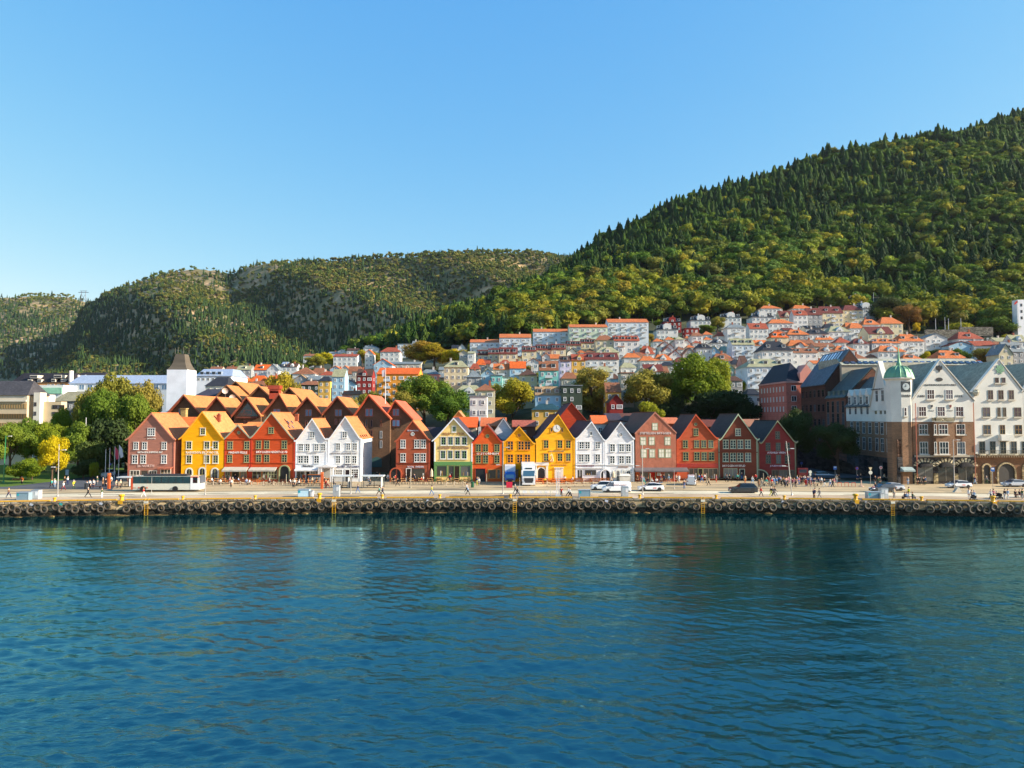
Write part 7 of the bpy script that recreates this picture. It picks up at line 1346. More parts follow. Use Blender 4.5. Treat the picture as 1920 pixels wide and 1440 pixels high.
# bus shelters
def shelter(px0, px1, pyt, pyb, label):
    x0, y0 = gxy(px0, pyb); x1, _ = gxy(px1, pyb); zt = PZ(pyt, y0); t = T('bus_shelter', label, 'bus shelter', ((x0+x1)/2, y0, 2.4)); b = MB(); fr = M('metal',(84,90,92))
    b.box(x0,x1,y0-.2,y0+1.7,zt-.22,zt,M('paint',(206,212,212))); b.obj('roof', t)
    for x in (x0+.1, (x0+x1)/2, x1-.2): b = MB(); b.box(x,x+.1,y0+1.5,y0+1.6,2.4,zt-.222,fr); b.obj('post', t)
    for x in (x0+.1, x1-.2): b = MB(); b.box(x,x+.1,y0,y0+.1,2.4,zt-.222,fr); b.obj('post', t)
    b = MB(); b.box(x0+.22,x1-.22,y0+1.54,y0+1.56,2.7,zt-.3,M('shelterglass',(170,180,184))); b.obj('glass_wall', t); b = MB(); b.box(x0+.8,x1-.8,y0+1.0,y0+1.4,2.82,2.9,M('wood',(110,80,60))); b.box(x0+.9,x0+1.0,y0+1.15,y0+1.25,2.4,2.82,fr); b.box(x1-1.0,x1-.9,y0+1.15,y0+1.25,2.4,2.82,fr); b.obj('seat', t)
    b = MB(); b.box(x1-.55,x1-.45,y0+.15,y0+1.45,2.5,zt-.4,M('paint',(226,226,220))); b.obj('poster_panel', t)
gm = M('shelterglass',(170,180,184)); gm.node_tree.nodes['Principled BSDF'].inputs['Alpha'].default_value = .22; gm.node_tree.nodes['Principled BSDF'].inputs['Roughness'].default_value = .05
shelter(620,657,891.5,915.5,'glass bus shelter with a pale roof before the right white house'); shelter(677,719,891.5,915.5,'glass bus shelter before the dark alley'); shelter(219,246,894,913,'glass bus shelter behind the rear of the bus')
def bin_(px, py, label, c=(50,56,62), h=1.15, w=.55):
    x, y = gxy(px, py); b = MB(); b.lathe([(w*.5,0),(w*.56,.05),(w*.56,h*.86),(w*.6,h*.88),(w*.6,h*.95),(w*.4,h)],(x,y,2.4),M('metal',c),10); tag(b.obj('litter_bin'), label, 'litter bin')
bin_(654.5,915,'dark litter bin inside the middle shelter'); bin_(886,914,'dark green litter bin left of the open garage',(40,96,70)); bin_(161.5,917,'black litter bin beside the park benches'); bin_(1064,897,'dark round barrel behind the terrace of the clock house',(60,56,60),1.3,.9)
# flags at the park
for k, (px, pyt, c) in enumerate(((197,842,None),(204.5,839.5,(120,60,60)),(214,837,(190,70,90)),(222,834,(206,206,212)))):
    x, y = gxy(px, 901); zt = PZ(pyt, y); t = T('flagpole', ['bare white flagpole, left of four in the park lane','flagpole with a dark furled flag in the park lane','flagpole with a drooping pink red flag in the park lane','flagpole with a drooping white flag beside the rose brown house'][k], 'flagpole', (x,y,2.4)); b = MB(); b.tube((x,y,2.4),(x,y,zt),.08,.05,M('paint',(206,210,212)),7); b.obj('pole', t)
    if c: b = MB(); w = .25 if k == 1 else .95; b.extr([(x+.06,y,zt-.1),(x+w*.7,y,zt-.9),(x+w,y,zt-2.6),(x+w*.4,y,zt-2.9),(x+.06,y,zt-1.7)],(0,.06,0),M('cloth',c)); b.obj('flag', t)
for px, pt, pb, Y, lab, fl in ((1754.5,597,615,385,'short flagpole on the terrace, leftmost of four',0),(1772,594.5,614,385,'flagpole on the terrace, second of four',0),(1778.5,597,612,385,'flagpole on the terrace, third of four',0),(1802,596,614,385,'flagpole on the terrace, rightmost of four',0),(1909.5,562,604,392,'tall white flagpole with a small red flag near the right edge',1),(1638,548,562,470,'thin mast above the black roofed villa',0)):
    x, z0, zt = PX(px,Y,pb), PZ(pb+6,Y), PZ(pt,Y); t = T('flagpole', lab, 'flagpole', (x,Y,z0)); b = MB(); b.tube((x,Y,z0),(x,Y,zt),.17,.1,M('paint',(206,206,200)),6); b.obj('pole', t)
    if fl: b = MB(); b.extr([(x-.1,Y,zt-.3),(x-1.8,Y,zt-1.8),(x-2.0,Y,zt-3.0),(x-.1,Y,zt-1.7)],(0,.1,0),M('cloth',(206,60,50))); b.obj('flag', t)
t = block('funicular_house', 'tall white building cut by the right edge of the picture', 1914, 1990, 562, 395, 4, (230,230,228), base=55)
for j in range(3):
    for k in range(4): window(t, PX(1922+k*18,395), PZ(572+j*12,395), 1.1, 1.6, 395, dk, 2, 2, sill=False)
t = T('power_pylon', 'lattice power pylon on the saddle of the left hill', 'pylon', (PX(150,2300), 2300, PZ(562,2300))); b = MB(); x, z0, zt = PX(150,2300), PZ(566,2300), PZ(545,2300); pm = M('metal',(84,88,96))
for s in (-1,1): b.tube((x+s*9,2300,z0),(x+s*6,2300,zt),1.1,.8,pm,4); b.tube((x+s*9,2300,z0),(x-s*7,2300,zt-12),.6,.5,pm,4)
b.tube((x-17,2300,zt-6),(x+17,2300,zt-6),.9,.9,pm,4); b.tube((x-12,2300,zt-1),(x+12,2300,zt-1),.7,.7,pm,4); b.obj('lattice', t)

# ================================================================ VEHICLES
RUB = M('rubber',(26,26,28)); HUB = M('metal',(150,152,156)); LGT = M('glass',(190,196,200),rough=.2); RED = M('paint',(150,20,22))
def wheel(par, x, y, r, w=.22, s=1):
    b = MB(); b.lathe([(r*.62,-w/2),(r*.94,-w/2),(r,-w*.35),(r,w*.35),(r*.94,w/2),(r*.62,w/2)],(0,0,0),RUB,18); o = b.obj('wheel', par, world=False); o.rotation_euler = (PI/2,0,0); o.location = (x,y,r)
    b = MB(); b.lathe([(r*.6,-w*.42),(r*.62,w*.42),(r*.2,w*.46)],(0,0,0),HUB,10)
    for k in range(5): a = k*2*PI/5; b.box(-.03+r*.3*math.cos(a),.03+r*.3*math.cos(a),-.03+r*.3*math.sin(a),.03+r*.3*math.sin(a),-w*.47,w*.49,BLACK)
    b.obj('rim', o, world=False)
def car(label, loc, rz, paint, L_=4.5, W_=1.84, prof=None, H=1.55, name='parked_car', cat='car', roofm=None, gl=None, r=.34, stripe=None, cargo=False, txt=None):
    """front towards -X. prof: (x fraction, belt height, roof height) stations"""
    t = T(name, label, cat, (0,0,0)); g = gl or GL; pm = paint; P_ = prof or [(0,.62,.62),(.03,.74,.74),(.24,.92,.94),(.27,.94,.96),(.42,.97,1.0*H),(.60,.98,H*1.0),(.80,.98,.95*H),(.93,1.0,1.0),(.99,.96,.96),(1,.7,.7)]
    sec = []
    for f, zb_, zt_ in P_:
        x = -L_/2+L_*f; e = min(f, 1-f); hw = W_/2*(.86 if e < .005 else .94 if e < .04 else 1); hr = hw-.06-(zt_-zb_)*.26
        sec.append([(x,-hw*.93,.22),(x,-hw,.45),(x,-hw*.99,zb_*.9),(x,-hw*.95,zb_),(x,-hr,zt_-(.05 if zt_>zb_+.1 else 0)),(x,-hr*.8,zt_),(x,hr*.8,zt_),(x,hr,zt_-(.05 if zt_>zb_+.1 else 0)),(x,hw*.95,zb_),(x,hw*.99,zb_*.9),(x,hw,.45),(x,hw*.93,.22)])
    b = MB(); gb = MB(); n = 12; rm_ = roofm or pm
    for i in range(len(sec)-1):
        (f0, b0, t0), (f1, b1, t1) = P_[i], P_[i+1]; cab0, cab1 = t0 > b0+.15, t1 > b1+.15
        for j in range(n):
            q = [sec[i][j], sec[i+1][j], sec[i+1][(j+1)%n], sec[i][(j+1)%n]]; side = j in (3, 7); top = j in (4,5,6)
            van = cargo and f0 > .38
            if (side and (cab0 or cab1) and not van) or (top and (cab0 != cab1) and not (cargo and f0 > .5)): gb.poly(q, g)
            else: b.poly(q, rm_ if (top and cab0 and cab1) else pm)
    b.poly(sec[0][::-1], pm); b.poly(sec[-1], pm); b.obj('body', t, world=False, smooth=False)
    if gb.f: gb.obj('window', t, world=False)
    b = MB(); b.box(-L_/2+.1,L_/2-.1,-W_/2-.006,W_/2+.006,.2,.33,M('plain',(30,30,32))); b.obj('sill_trim', t, world=False)
    for fx in (-L_/2+L_*.185, L_/2-L_*.19):
        for s in (-1, 1): wheel(t, fx, s*(W_/2-.1), r)
    for s in (-1, 1):
        b = MB(); b.box(-L_/2-.02,-L_/2+.3,s*W_*.33-.2,s*W_*.33+.2,.62,.76,LGT); b.obj('headlight', t, world=False); b = MB(); b.box(L_/2-.16,L_/2+.02,s*W_*.38-.12,s*W_*.38+.12,.78,.96,RED); b.obj('tail_light', t, world=False)
        b = MB(); b.box(-L_*.22,-L_*.18,s*(W_/2+.1)-.08,s*(W_/2+.1)+.08,.95,1.08,pm); b.obj('mirror', t, world=False)
    b = MB(); b.box(-L_/2-.025,-L_/2+.02,-.26,.26,.4,.52,M('paint',(216,216,216))); b.box(L_/2-.02,L_/2+.025,-.26,.26,.6,.72,M('paint',(216,216,216))); b.obj('number_plate', t, world=False)
    if stripe: b = MB(); b.box(stripe[0],stripe[1],-W_/2-.02,-W_/2-.004,.55,.72,M('paint',stripe[2])); b.obj('door_lettering', t, world=False)
    if txt: o = text(t, txt[0], -L_*.12, L_*.36, 1.45, -W_/2*.93-.02, M('paint',txt[1]), 'lettering', .22)
    t.location = loc; t.rotation_euler = (0,0,rz); return t
def at(px, py, z=2.405): x, y = gxy(px, py); return (x, y, z)
WP = M('carpaint',(228,230,230)); DKP = M('carpaint',(44,50,54)); SLV = M('carpaint',(186,192,198))
SUV = [(0,.6,.6),(.02,.86,.86),(.06,.98,.98),(.26,1.06,1.08),(.30,1.08,1.12),(.43,1.1,1.7),(.62,1.1,1.74),(.88,1.12,1.68),(.98,1.12,1.12),(1,.9,.9)]
HAT = [(0,.5,.5),(.03,.68,.68),(.2,.88,.9),(.23,.9,.92),(.42,.93,1.46),(.58,.94,1.5),(.82,.95,1.36),(.97,.98,1.02),(1,.7,.7)]
VAN = [(0,.6,.6),(.02,.9,.9),(.12,1.1,1.12),(.15,1.12,1.15),(.30,1.15,1.92),(.36,1.15,1.97),(.40,1.15,1.98),(.97,1.15,1.96),(1,1.1,1.8)]
c = car('dark grey sport utility car driving along the quay road', at(1393,924), 0, DKP, 4.95, 1.95, SUV, name='car', r=.4)
car('white electric taxi with red door lettering behind a lamp post', at(1220,920.5), 0, WP, 4.7, 1.88, [(0,.6,.6),(.03,.8,.8),(.24,.98,1.0),(.27,1.0,1.03),(.43,1.04,1.56),(.62,1.06,1.6),(.86,1.1,1.42),(.97,1.12,1.14),(1,.8,.8)], name='taxi', cat='taxi', roofm=DKP and WP, r=.39, stripe=(.3,.9,(200,50,50)))
car('white panel van with faint side lettering on the quay road', at(1155.5,923), 0, WP, 5.2, 1.95, VAN, name='van', cat='van', cargo=True, txt=('BERGEN',(190,160,160)))
car('white small car half hidden behind the white panel van', at(1128,919), 0, WP, 4.1, 1.78, SUV, name='car', r=.36)
car('white people carrier seen from behind before the brick red house', at(1296,908.5), -PI/2-.25, WP, 4.6, 1.95, VAN, name='van', cat='van', r=.36)
car('dark car whose rear is hidden by a silver car near the side street', at(1655,922), .12, DKP, 4.5, 1.85, HAT, name='car')
car('silver grey saloon behind the tall grey cabinet', at(1671,919.5), .05, SLV, 4.4, 1.83, HAT, name='car')
car('white hatchback with a dark windscreen before the corner building', at(1797,914.5), 0, WP, 4.4, 1.83, HAT, name='car', stripe=(.2,.8,(220,120,110)))
car('silver hatchback cut by the right edge before the arcades', at(1901,912.5), 0, SLV, 4.3, 1.82, HAT, name='car')
car('pale blue liftback parked in the shade at the foot of the side street', at(1543,896), PI-.05, SLV, 4.5, 1.78, HAT, name='parked_car')
car('small white car seen head on in the park lane', at(203,894), PI/2+.15, WP, 4.0, 1.76, SUV, name='car')
t = T('van', 'dark red delivery van seen from behind beside the wine red house', 'van', at(1505,899)); x, y, z = t.location; rp = M('carpaint',(160,26,36)); b = MB(); b.box(x-1.05,x+1.25,y,y+5,2.75,4.95,rp); b.box(x-.95,x+1.15,y-.04,y-.003,3.0,4.8,M('carpaint',(176,34,44))); b.box(x-1.0,x+1.2,y-.1,y-.045,2.6,2.85,M('plain',(40,36,38))); b.obj('body', t)
for s in (-.85,1.05): b = MB(); b.box(x+s-.12,x+s+.12,y-.08,y-.045,3.0,3.5,RED); b.obj('tail_light', t)
for yy in (y+1,y+4): 
    for s in (-.8,1.0): b = MB(); b.lathe([(.36,-.12),(.36,.12)],(0,0,0),RUB,12); o = b.obj('wheel', t); o.rotation_euler = (0,PI/2,0); o.location = (s,yy-y,.36)
b = MB(); b.box(x-.7,x+.9,y-.055,y-.042,3.9,4.6,GL); b.obj('rear_window', t)
# bus, facing right
bx0, by = gxy(245.5, 922); bx1, _ = gxy(373.5, 922); zt = PZ(893, by); t = T('bus', 'long white and grey city bus with an orange roof line before the rose brown house', 'bus', ((bx0+bx1)/2, by, 2.4)); L_ = bx1-bx0; wbm = M('carpaint',(206,206,190)); b = MB()
b.extr([(bx0,by,2.75),(bx1-.1,by,2.75),(bx1,by,3.3),(bx1-.05,by,zt-.3),(bx1-.3,by,zt),(bx0+.15,by,zt),(bx0,by,zt-.2)],(0,2.5,0),wbm); b.obj('body', t); b = MB(); b.box(bx0+.1,bx1-.15,by-.02,by-.003,zt-.22,zt-.06,M('paint',(226,84,30))); b.box(bx0-.02,bx0+.35,by-.022,by-.004,2.8,zt-.3,M('paint',(214,80,34))); b.obj('orange_stripe', t)
b = MB(); b.box(bx1-1.65,bx1-.02,by-.03,by-.004,2.8,zt-.3,M('carpaint',(236,236,236))); b.obj('front_panel', t)
b = MB(); b.box(bx0+.4,bx1-1.7,by-.035,by-.006,3.95,5.2,M('glass',(38,60,64),rough=.05)); b.obj('window_band', t)
for k in range(9): x = bx0+.4+k*(L_-2.1)/8; b = MB(); b.box(x-.04,x+.04,by-.05,by-.037,3.95,5.2,M('plain',(34,38,40))); b.obj('window_pillar', t)
b = MB(); b.box(bx1-1.2,bx1-.35,by-.04,by-.032,4.0,5.1,GL); b.obj('driver_window', t); b = MB(); b.box(bx1-.02,bx1+.03,by+.15,by+2.35,3.9,5.35,GL); b.obj('windscreen', t)
b = MB(); b.box(bx0+2,bx1-2.6,by+.5,by+2.0,zt,zt+.3,M('metal',(56,58,62))); b.obj('roof_unit', t); b = MB()
for k in range(6): b.box(bx0+.3+k*.5,bx0+.6+k*.5,by-.045,by-.004,3.0,3.3,M('paint',((190,150,120),(180,182,170),(196,120,100))[k%3]))
b.obj('side_advert', t)
for px in (268, 328.5):
    x = gxy(px, 922)[0]
    for yy in (by+.12, by+2.35): b = MB(); b.lathe([(.3,-.13),(.5,-.15),(.52,0),(.5,.15),(.3,.13)],(0,0,0),RUB,18); o = b.obj('wheel', t); o.rotation_euler = (PI/2,0,0); o.location = (x-t.location.x,yy-by-.12+(.0 if yy<by+1 else .1),.52); b = MB(); b.lathe([(.28,-.16),(.1,-.17)],(0,0,0),HUB,12); o2 = b.obj('rim', o, world=False); o2.rotation_euler = (PI,0,0) if False else (0,0,0)
# lorries seen from the front
def lorry(px0, px1, pyt, pyb, label, cabc, boxc, boxt, visor=(40,44,50), heavy=False):
    x0, y = gxy(px0, pyb); x1, _ = gxy(px1, pyb); zt = PZ(pyt, y); w = x1-x0; cab = M('carpaint',cabc); t = T('lorry', label, 'lorry', ((x0+x1)/2, y, 2.4)); zc = zt if heavy else zt-.5; h = zc-2.8
    b = MB(); b.extr([(x0,y,2.8),(x0,y,2.8+h*.42),(x0,y+.25,2.8+h*.75),(x0,y+.5,zc),(x0,y+2.1,zc),(x0,y+2.1,2.8)],(w,0,0),cab); b.obj('cab', t)
    b = MB(); b.poly([(x0+.12,y-.02,2.8+h*.43),(x1-.12,y-.02,2.8+h*.43),(x1-.2,y+.23,2.8+h*.74),(x0+.2,y+.23,2.8+h*.74)],M('glass',(60,96,120),rough=.05)); b.obj('windscreen', t)
    b = MB(); b.box(x0+.35,x1-.35,y-.06,y-.004,3.0,2.8+h*.33,M('plain',(44,46,50))); b.obj('grille', t); b = MB(); b.box(x0-.03,x1+.03,y-.15,y-.065,2.65,2.98,M('plain',(66,68,72)) if not heavy else cab); b.obj('bumper', t)
    for x in (x0+.3, x1-.3): b = MB(); b.box(x-.22,x+.22,y-.12,y-.004,3.02,3.25,M('paint',(236,190,90)) if not heavy else LGT); b.obj('headlight', t)
    for s, x in ((-1,x0-.12),(1,x1+.12)): b = MB(); b.box(x-.08,x+.08,y+.1,y+.2,2.8+h*.5,2.8+h*.78,cab); b.obj('mirror', t)
    if heavy: b = MB(); b.box(x0+.6,x1-.6,y+.28,y+.4,2.8+h*.82,2.8+h*.9,M('glass',(44,60,66))); b.obj('roof_light_panel', t)
    b = MB(); b.box(x0-.1,x1+.1,y+2.2,y+9,3.1,boxt,M('paint',boxc)); b.obj('cargo_box', t)
    for x in (x0+.18, x1-.18): b = MB(); b.lathe([(.3,-.14),(.48,-.14),(.48,.14),(.3,.14)],(0,0,0),RUB,14); o = b.obj('wheel', t); o.rotation_euler = (0,PI/2,0); o.location = (x-t.location.x,1.0,.48)
lorry(947,965.5,880,909,'blue lorry with a white box seen head on before the amber house',(20,80,170),(206,214,224),PZ(877.5,138)); lorry(979.5,1003.5,874,911,'tall white lorry seen head on beside the white portal',(226,228,228),(222,224,224),PZ(872.5,138),heavy=True)

# ================================================================ CAFE FURNITURE
WD = M('wood',(176,104,56)); WD2 = M('wood',(196,150,96)); OW = M('wood',(206,104,44)); BRN = M('wood',(128,74,48)); MT = M('metal',(90,88,86))
def table_proto(top, sx, sy, lab, round_=False):
    t = T('cafe_table', lab, 'table'); b = MB()
    if round_: b.lathe([(sx/2,0),(sx/2,.04)],(0,0,.71),top,12)
    else: b.box(-sx/2,sx/2,-sy/2,sy/2,.70,.75,top)
    b.obj('table_top', t, world=False)
    for x in (-1,1):
        for y in (-1,1): b = MB(); b.box(x*sx*.4-.025,x*sx*.4+.025,y*sy*.38-.025,y*sy*.38+.025,0,.70,MT); b.obj('leg', t, world=False)
    return t
def chair_proto(m, lab, name='cafe_chair'):
    t = T(name, lab, 'chair'); b = MB(); b.box(-.21,.21,-.21,.21,.43,.46,m); b.obj('seat', t, world=False); b = MB(); b.box(-.21,.21,.2,.23,.55,.86,m); b.obj('backrest', t, world=False)
    for x in (-1,1):
        for y in (-1,1): b = MB(); b.box(x*.19-.018,x*.19+.018,y*.19-.018,y*.19+.018,0,.43 if y<0 else .86,MT); b.obj('leg', t, world=False)
    return t
def picnic_proto(m, lab, L_=2.2):
    t = T('picnic_table', lab, 'picnic table'); b = MB()
    for k in range(4): b.box(-L_/2,L_/2,-.36+k*.185,-.36+k*.185+.17,.72,.76,m)
    b.obj('table_top', t, world=False)
    for y in (-.72,.56): b = MB(); b.box(-L_/2,L_/2,y-.02,y+.2,.42,.46,m); b.obj('seat', t, world=False)
    for x in (-L_*.36,L_*.36):
        b = MB(); b.box(x-.04,x+.04,-.7,.74,.36,.415,m); b.extr([(x-.03,-.55,0),(x-.03,-.45,0),(x-.03,-.2,.715),(x-.03,-.3,.715)],(.06,0,0),m); b.extr([(x-.03,.45,0),(x-.03,.55,0),(x-.03,.3,.715),(x-.03,.2,.715)],(.06,0,0),m); b.obj('leg', t, world=False)
    return t
def used(o): return o['_u'] if '_u' in o else 0
SPOTS = defaultdict(list)
def furnish(proto, spots, group, labf=None):
    tr = TREE(proto)
    for k, (px, py, rz) in enumerate(spots):
        x, y = gxy(px, py)
        if k == 0: proto.location = (x,y,2.4); proto.rotation_euler = (0,0,rz); o = proto; o['group'] = group
        else: o = dup(proto, (x,y,2.4), rz, None, group, tree=tr)
rr = random.Random(9)
def area(p0, p1, rows, step, jit=1.5):
    return [(p+rr.uniform(-jit,jit), y+rr.uniform(-.5,.5), rr.uniform(-.25,.25)) for y in rows for p in np.arange(p0, p1, step)]
furnish(picnic_proto(OW,'orange wooden picnic table on the terrace before the clock house'), area(1010,1076,(904,907.5),18,1), 'picnic tables before the clock house')
furnish(picnic_proto(WD,'brown wooden picnic table on the terrace before the white gables'), area(1082,1146,(903.5,907),17,1), 'picnic tables before the white gables')
furnish(picnic_proto(WD,'rust brown picnic table before the tall orange red house'), area(420,490,(903,907.5),19,1), 'picnic tables before the red houses')
furnish(table_proto(WD2,.8,.8,'small square cafe table before the bakery'), area(552,622,(903.5,907.5,911),15), 'cafe tables before the bakery')
furnish(chair_proto(WD,'brown cafe chair before the bakery'), [(p+s*5,y,s*PI/2) for p,y,_ in area(552,615,(903.5,907.5,911),15) for s in (-1,1)], 'cafe chairs before the bakery')
furnish(table_proto(WD2,.8,.8,'small square cafe table before the yellow and small red house'), area(377,424,(904,908),14), 'cafe tables before the yellow house')
furnish(chair_proto(WD,'brown cafe chair before the yellow and small red house'), [(p+s*5,y,s*PI/2) for p,y,_ in area(377,424,(904,908),14) for s in (-1,1)], 'cafe chairs before the yellow house')
furnish(chair_proto(BRN,'dark cafe chair before the green arch'), area(494,548,(903,906.5,910),8), 'cafe chairs before the green arch')
furnish(table_proto(WD2,.8,.8,'pale wooden cafe table before the red brown and cream houses'), area(738,885,(903.5,908),17), 'cafe tables before the cream house')
furnish(chair_proto(WD2,'pale wooden cafe chair before the red brown and cream houses'), [(p+s*5.5,y,s*PI/2) for p,y,_ in area(738,885,(903.5,908),17) for s in (-1,1)], 'cafe chairs before the cream house')
# rope barriers
def rope(pxs, py, lab):
    pts = [gxy(p, py) for p in pxs]
    for k, (x, y) in enumerate(pts): b = MB(); b.tube((x,y,2.4),(x,y,3.35),.05,.05,M('wood',(196,180,160)),6); b.lathe([(.16,0),(.16,.05),(.05,.08)],(x,y,2.4),MT,8); tag(b.obj('barrier_post'), 'short pale post of the rope barrier %s' % lab, 'post', 'barrier posts '+lab)
    for (xa, ya), (xb, yb) in zip(pts, pts[1:]):
        b = MB(); P_ = [(xa+(xb-xa)*i/6, ya+(yb-ya)*i/6, 3.28-.38*math.sin(PI*i/6)) for i in range(7)]; b.path(P_,.03,M('cloth',(206,190,160)),4); tag(b.obj('rope'), 'sagging pale rope between two barrier posts %s' % lab, 'rope', 'ropes '+lab)
rope([450,472,494,513,530],911,'before the tall orange red house'); rope([1026,1045,1062,1078,1095,1112,1128],911.5,'before the clock house'); rope([837,852,868,884],911.5,'before the cream house'); rope([387,400,414,430],911,'before the yellow house')
def parasol(px, py, h, lab):
    x, y = gxy(px, py); t = T('parasol', lab, 'parasol', (x,y,2.4)); b = MB(); b.tube((x,y,2.4),(x,y,2.4+h),.03,.03,MT,6); b.obj('pole', t); b = MB(); b.lathe([(.16,0),(.34,.15),(.3,h*.45),(.1,h*.62),(.03,h*.66)],(x,y,2.4+h*.34),M('cloth',(206,188,160)),10); b.obj('folded_canopy', t)
parasol(1076,902,2.5,'folded beige parasol before the corner of the clock house'); parasol(1090,902,2.6,'left folded beige parasol before the plain white shopfront'); parasol(1097,901,2.5,'right folded beige parasol before the plain white shopfront'); parasol(809,903,2.8,'folded grey parasol at the corner of the cream house'); parasol(1150,903,2.3,'folded pale parasol before the small arches')
x, y = gxy(1172,905); b = MB(); b.box(x-1.1,x+1.1,y,y+1,2.4,3.8,M('cloth',(206,202,190))); b.extr([(x-1.2,y-.1,3.8),(x+1.2,y-.1,3.8),(x+1.0,y+.4,4.2),(x-1.0,y+.4,4.2)],(0,.7,0),M('cloth',(206,202,190))); tag(b.obj('covered_stall'), 'pale canvas covered stall before the small arches', 'stall')
x, y = gxy(590,905); t = T('counter', 'long cafe counter with a dark panel before the bakery', 'counter', (x,y,2.4)); b = MB(); b.box(x-1.4,x+1.4,y,y+.6,4.1-.6,4.0,M('paint',(40,60,76))); b.obj('panel', t); b = MB(); b.box(x-1.5,x+1.5,y-.05,y+.7,4.0,4.1,WD); b.obj('top', t); b = MB(); b.box(x-1.4,x-1.3,y,y+.6,2.4,3.5,WD); b.box(x+1.3,x+1.4,y,y+.6,2.4,3.5,WD); b.obj('support', t)
# benches
def bench(px, py, rz, lab, L_=1.9):
    x, y = gxy(px, py); t = T('bench', lab, 'bench', (x,y,2.4), rz=rz); b = MB()
    for k in range(3): b.box(-L_/2,L_/2,-.24+k*.17,-.24+k*.17+.14,.42,.46,BRN)
    b.obj('seat', t, world=False)
    for s in (-L_*.4,L_*.4): b = MB(); b.box(s-.04,s+.04,-.2,.22,0,.415,MT); b.obj('leg', t, world=False)
bench(1703,936,0,'low bench with three people near the middle of the right quay'); bench(1913,933,0,'low bench at the right edge of the quay'); bench(1868,934,0,'low bench between the white coated people on the right quay'); bench(1440,911,0,'dark bench left of the crowd'); bench(1523,911,0,'dark bench right of the crowd',2.6); bench(178,916,0,'dark bench beside the park litter bin',2.4); bench(214,915,0,'dark bench left of the bus shelter',1.8); bench(32,902,0,'bench beside the green lamp post')

# ================================================================ PEOPLE
def person_mesh(pose, coat=False):
    V = []; E = []; R = []; TG = []
    def v(p, r, tg): V.append(p); R.append(r); TG.append(tg); return len(V)-1
    def e(a, b_): E.append((a, b_))
    sit = pose == 'sit'; dz = -.42 if sit else 0
    pel = v((0,0,.94+dz),.145 if not coat else .17,1 if coat else 2); wa = v((0,-.005,1.1+dz),.125,1); ch = v((0,0,1.3+dz),.15,1); nk = v((0,0,1.47+dz),.055,0); hb_ = v((0,-.015,1.55+dz),.078,0); ht_ = v((0,0,1.66+dz),.088,0); no = v((0,-.1,1.6+dz),.016,0)
    for a, b_ in ((pel,wa),(wa,ch),(ch,nk),(nk,hb_),(hb_,ht_),(hb_,no)): e(a,b_)
    step = {'walk':.34,'stride':.46,'stand':.03,'sit':0,'arms':.05,'lean':.1}[pose]
    for s in (-1,1):
        hp = v((s*.09,0,.88+dz),.105 if not coat else .13,1 if coat else 2); e(pel,hp)
        if sit: kn = v((s*.11,-.42,.5),.07,2); an = v((s*.11,-.4,.09),.045,2); to = v((s*.11,-.56,.04),.04,3)
        else:
            f = -step*s; kn = v((s*.095,f*.55-.04,.5),.072 if not coat else .085,1 if coat and pose=='stand' else 2); an = v((s*.1,f+.02,.1+(.1 if f>0.2 else 0)),.046,2); to = v((s*.11,f-.14,.04+(.03 if f>.2 else 0)),.04,3)
        e(hp,kn); e(kn,an); e(an,to)
        sh = v((s*.19,0,1.4+dz),.062,1); e(ch,sh)
        if pose in ('walk','stride'): g = s*step*.7; el = v((s*.25,g*.3+.02,1.13),.047,1); wr = v((s*.25,g*.75-.06,.9),.034,1); ha = v((s*.25,g*.9-.08,.81),.036,0); fi = v((s*.24,g-.1,.74),.018,0)
        elif pose in ('arms','sit'): el = v((s*.24,-.06,1.12+dz),.047,1); wr = v((s*.13,-.27,1.1+dz),.034,1); ha = v((s*.08,-.33,1.14+dz),.036,0); fi = v((s*.04,-.36,1.19+dz),.018,0)
        elif pose == 'lean' and s > 0: el = v((.3,-.05,1.2),.047,1); wr = v((.2,-.22,1.42),.034,1); ha = v((.14,-.2,1.5),.036,0); fi = v((.1,-.18,1.55),.018,0)
        else: el = v((s*.25,.02,1.13),.047,1); wr = v((s*.26,-.03,.88),.034,1); ha = v((s*.26,-.05,.8),.036,0); fi = v((s*.25,-.07,.73),.018,0)
        e(sh,el); e(el,wr); e(wr,ha); e(ha,fi); th = v(tuple(V[ha][i]+(-s*.02,-.05,0)[i] for i in range(3)),.013,0); e(ha,th)
    me = bpy.data.meshes.new('person'); me.from_pydata(V, E, []); o = bpy.data.objects.new('person', me); COL.objects.link(o); sk = o.modifiers.new('s','SKIN'); sk.use_smooth_shade = True
    for i, sv in enumerate(me.skin_vertices[0].data): sv.radius = (R[i], R[i]*.82 if TG[i] in (1,2) and i < 3 else R[i]); sv.use_root = (i == 0)
    su = o.modifiers.new('u','SUBSURF'); su.levels = 1; su.render_levels = 1
    dg = bpy.context.evaluated_depsgraph_get(); m2 = bpy.data.meshes.new_from_object(o.evaluated_get(dg)); bpy.data.objects.remove(o); m2.name = 'person'; m2.materials.clear()
    for c in ((214,170,140),(60,60,70),(50,54,66),(50,44,40)): m2.materials.append(M('cloth',c))
    A = np.array(V); T_ = np.array(TG)
    for p in m2.polygons:
        d = ((A-np.array(p.center))**2).sum(1); p.material_index = int(T_[int(d.argmin())]); p.use_smooth = True
    return m2
PMS = {p: person_mesh(p) for p in ('stand','walk','stride','sit','arms','lean')}; PMS['coat'] = person_mesh('stand', True)
def hair_mesh():
    b = MB(); b.lathe([(.088,-.06),(.104,0),(.1,.05),(.07,.095),(.01,.115)],(0,.014,0),M('cloth',(70,50,36)),12); o = b.obj('hair', smooth=True); m = o.data; bpy.data.objects.remove(o); return m
HM = hair_mesh()
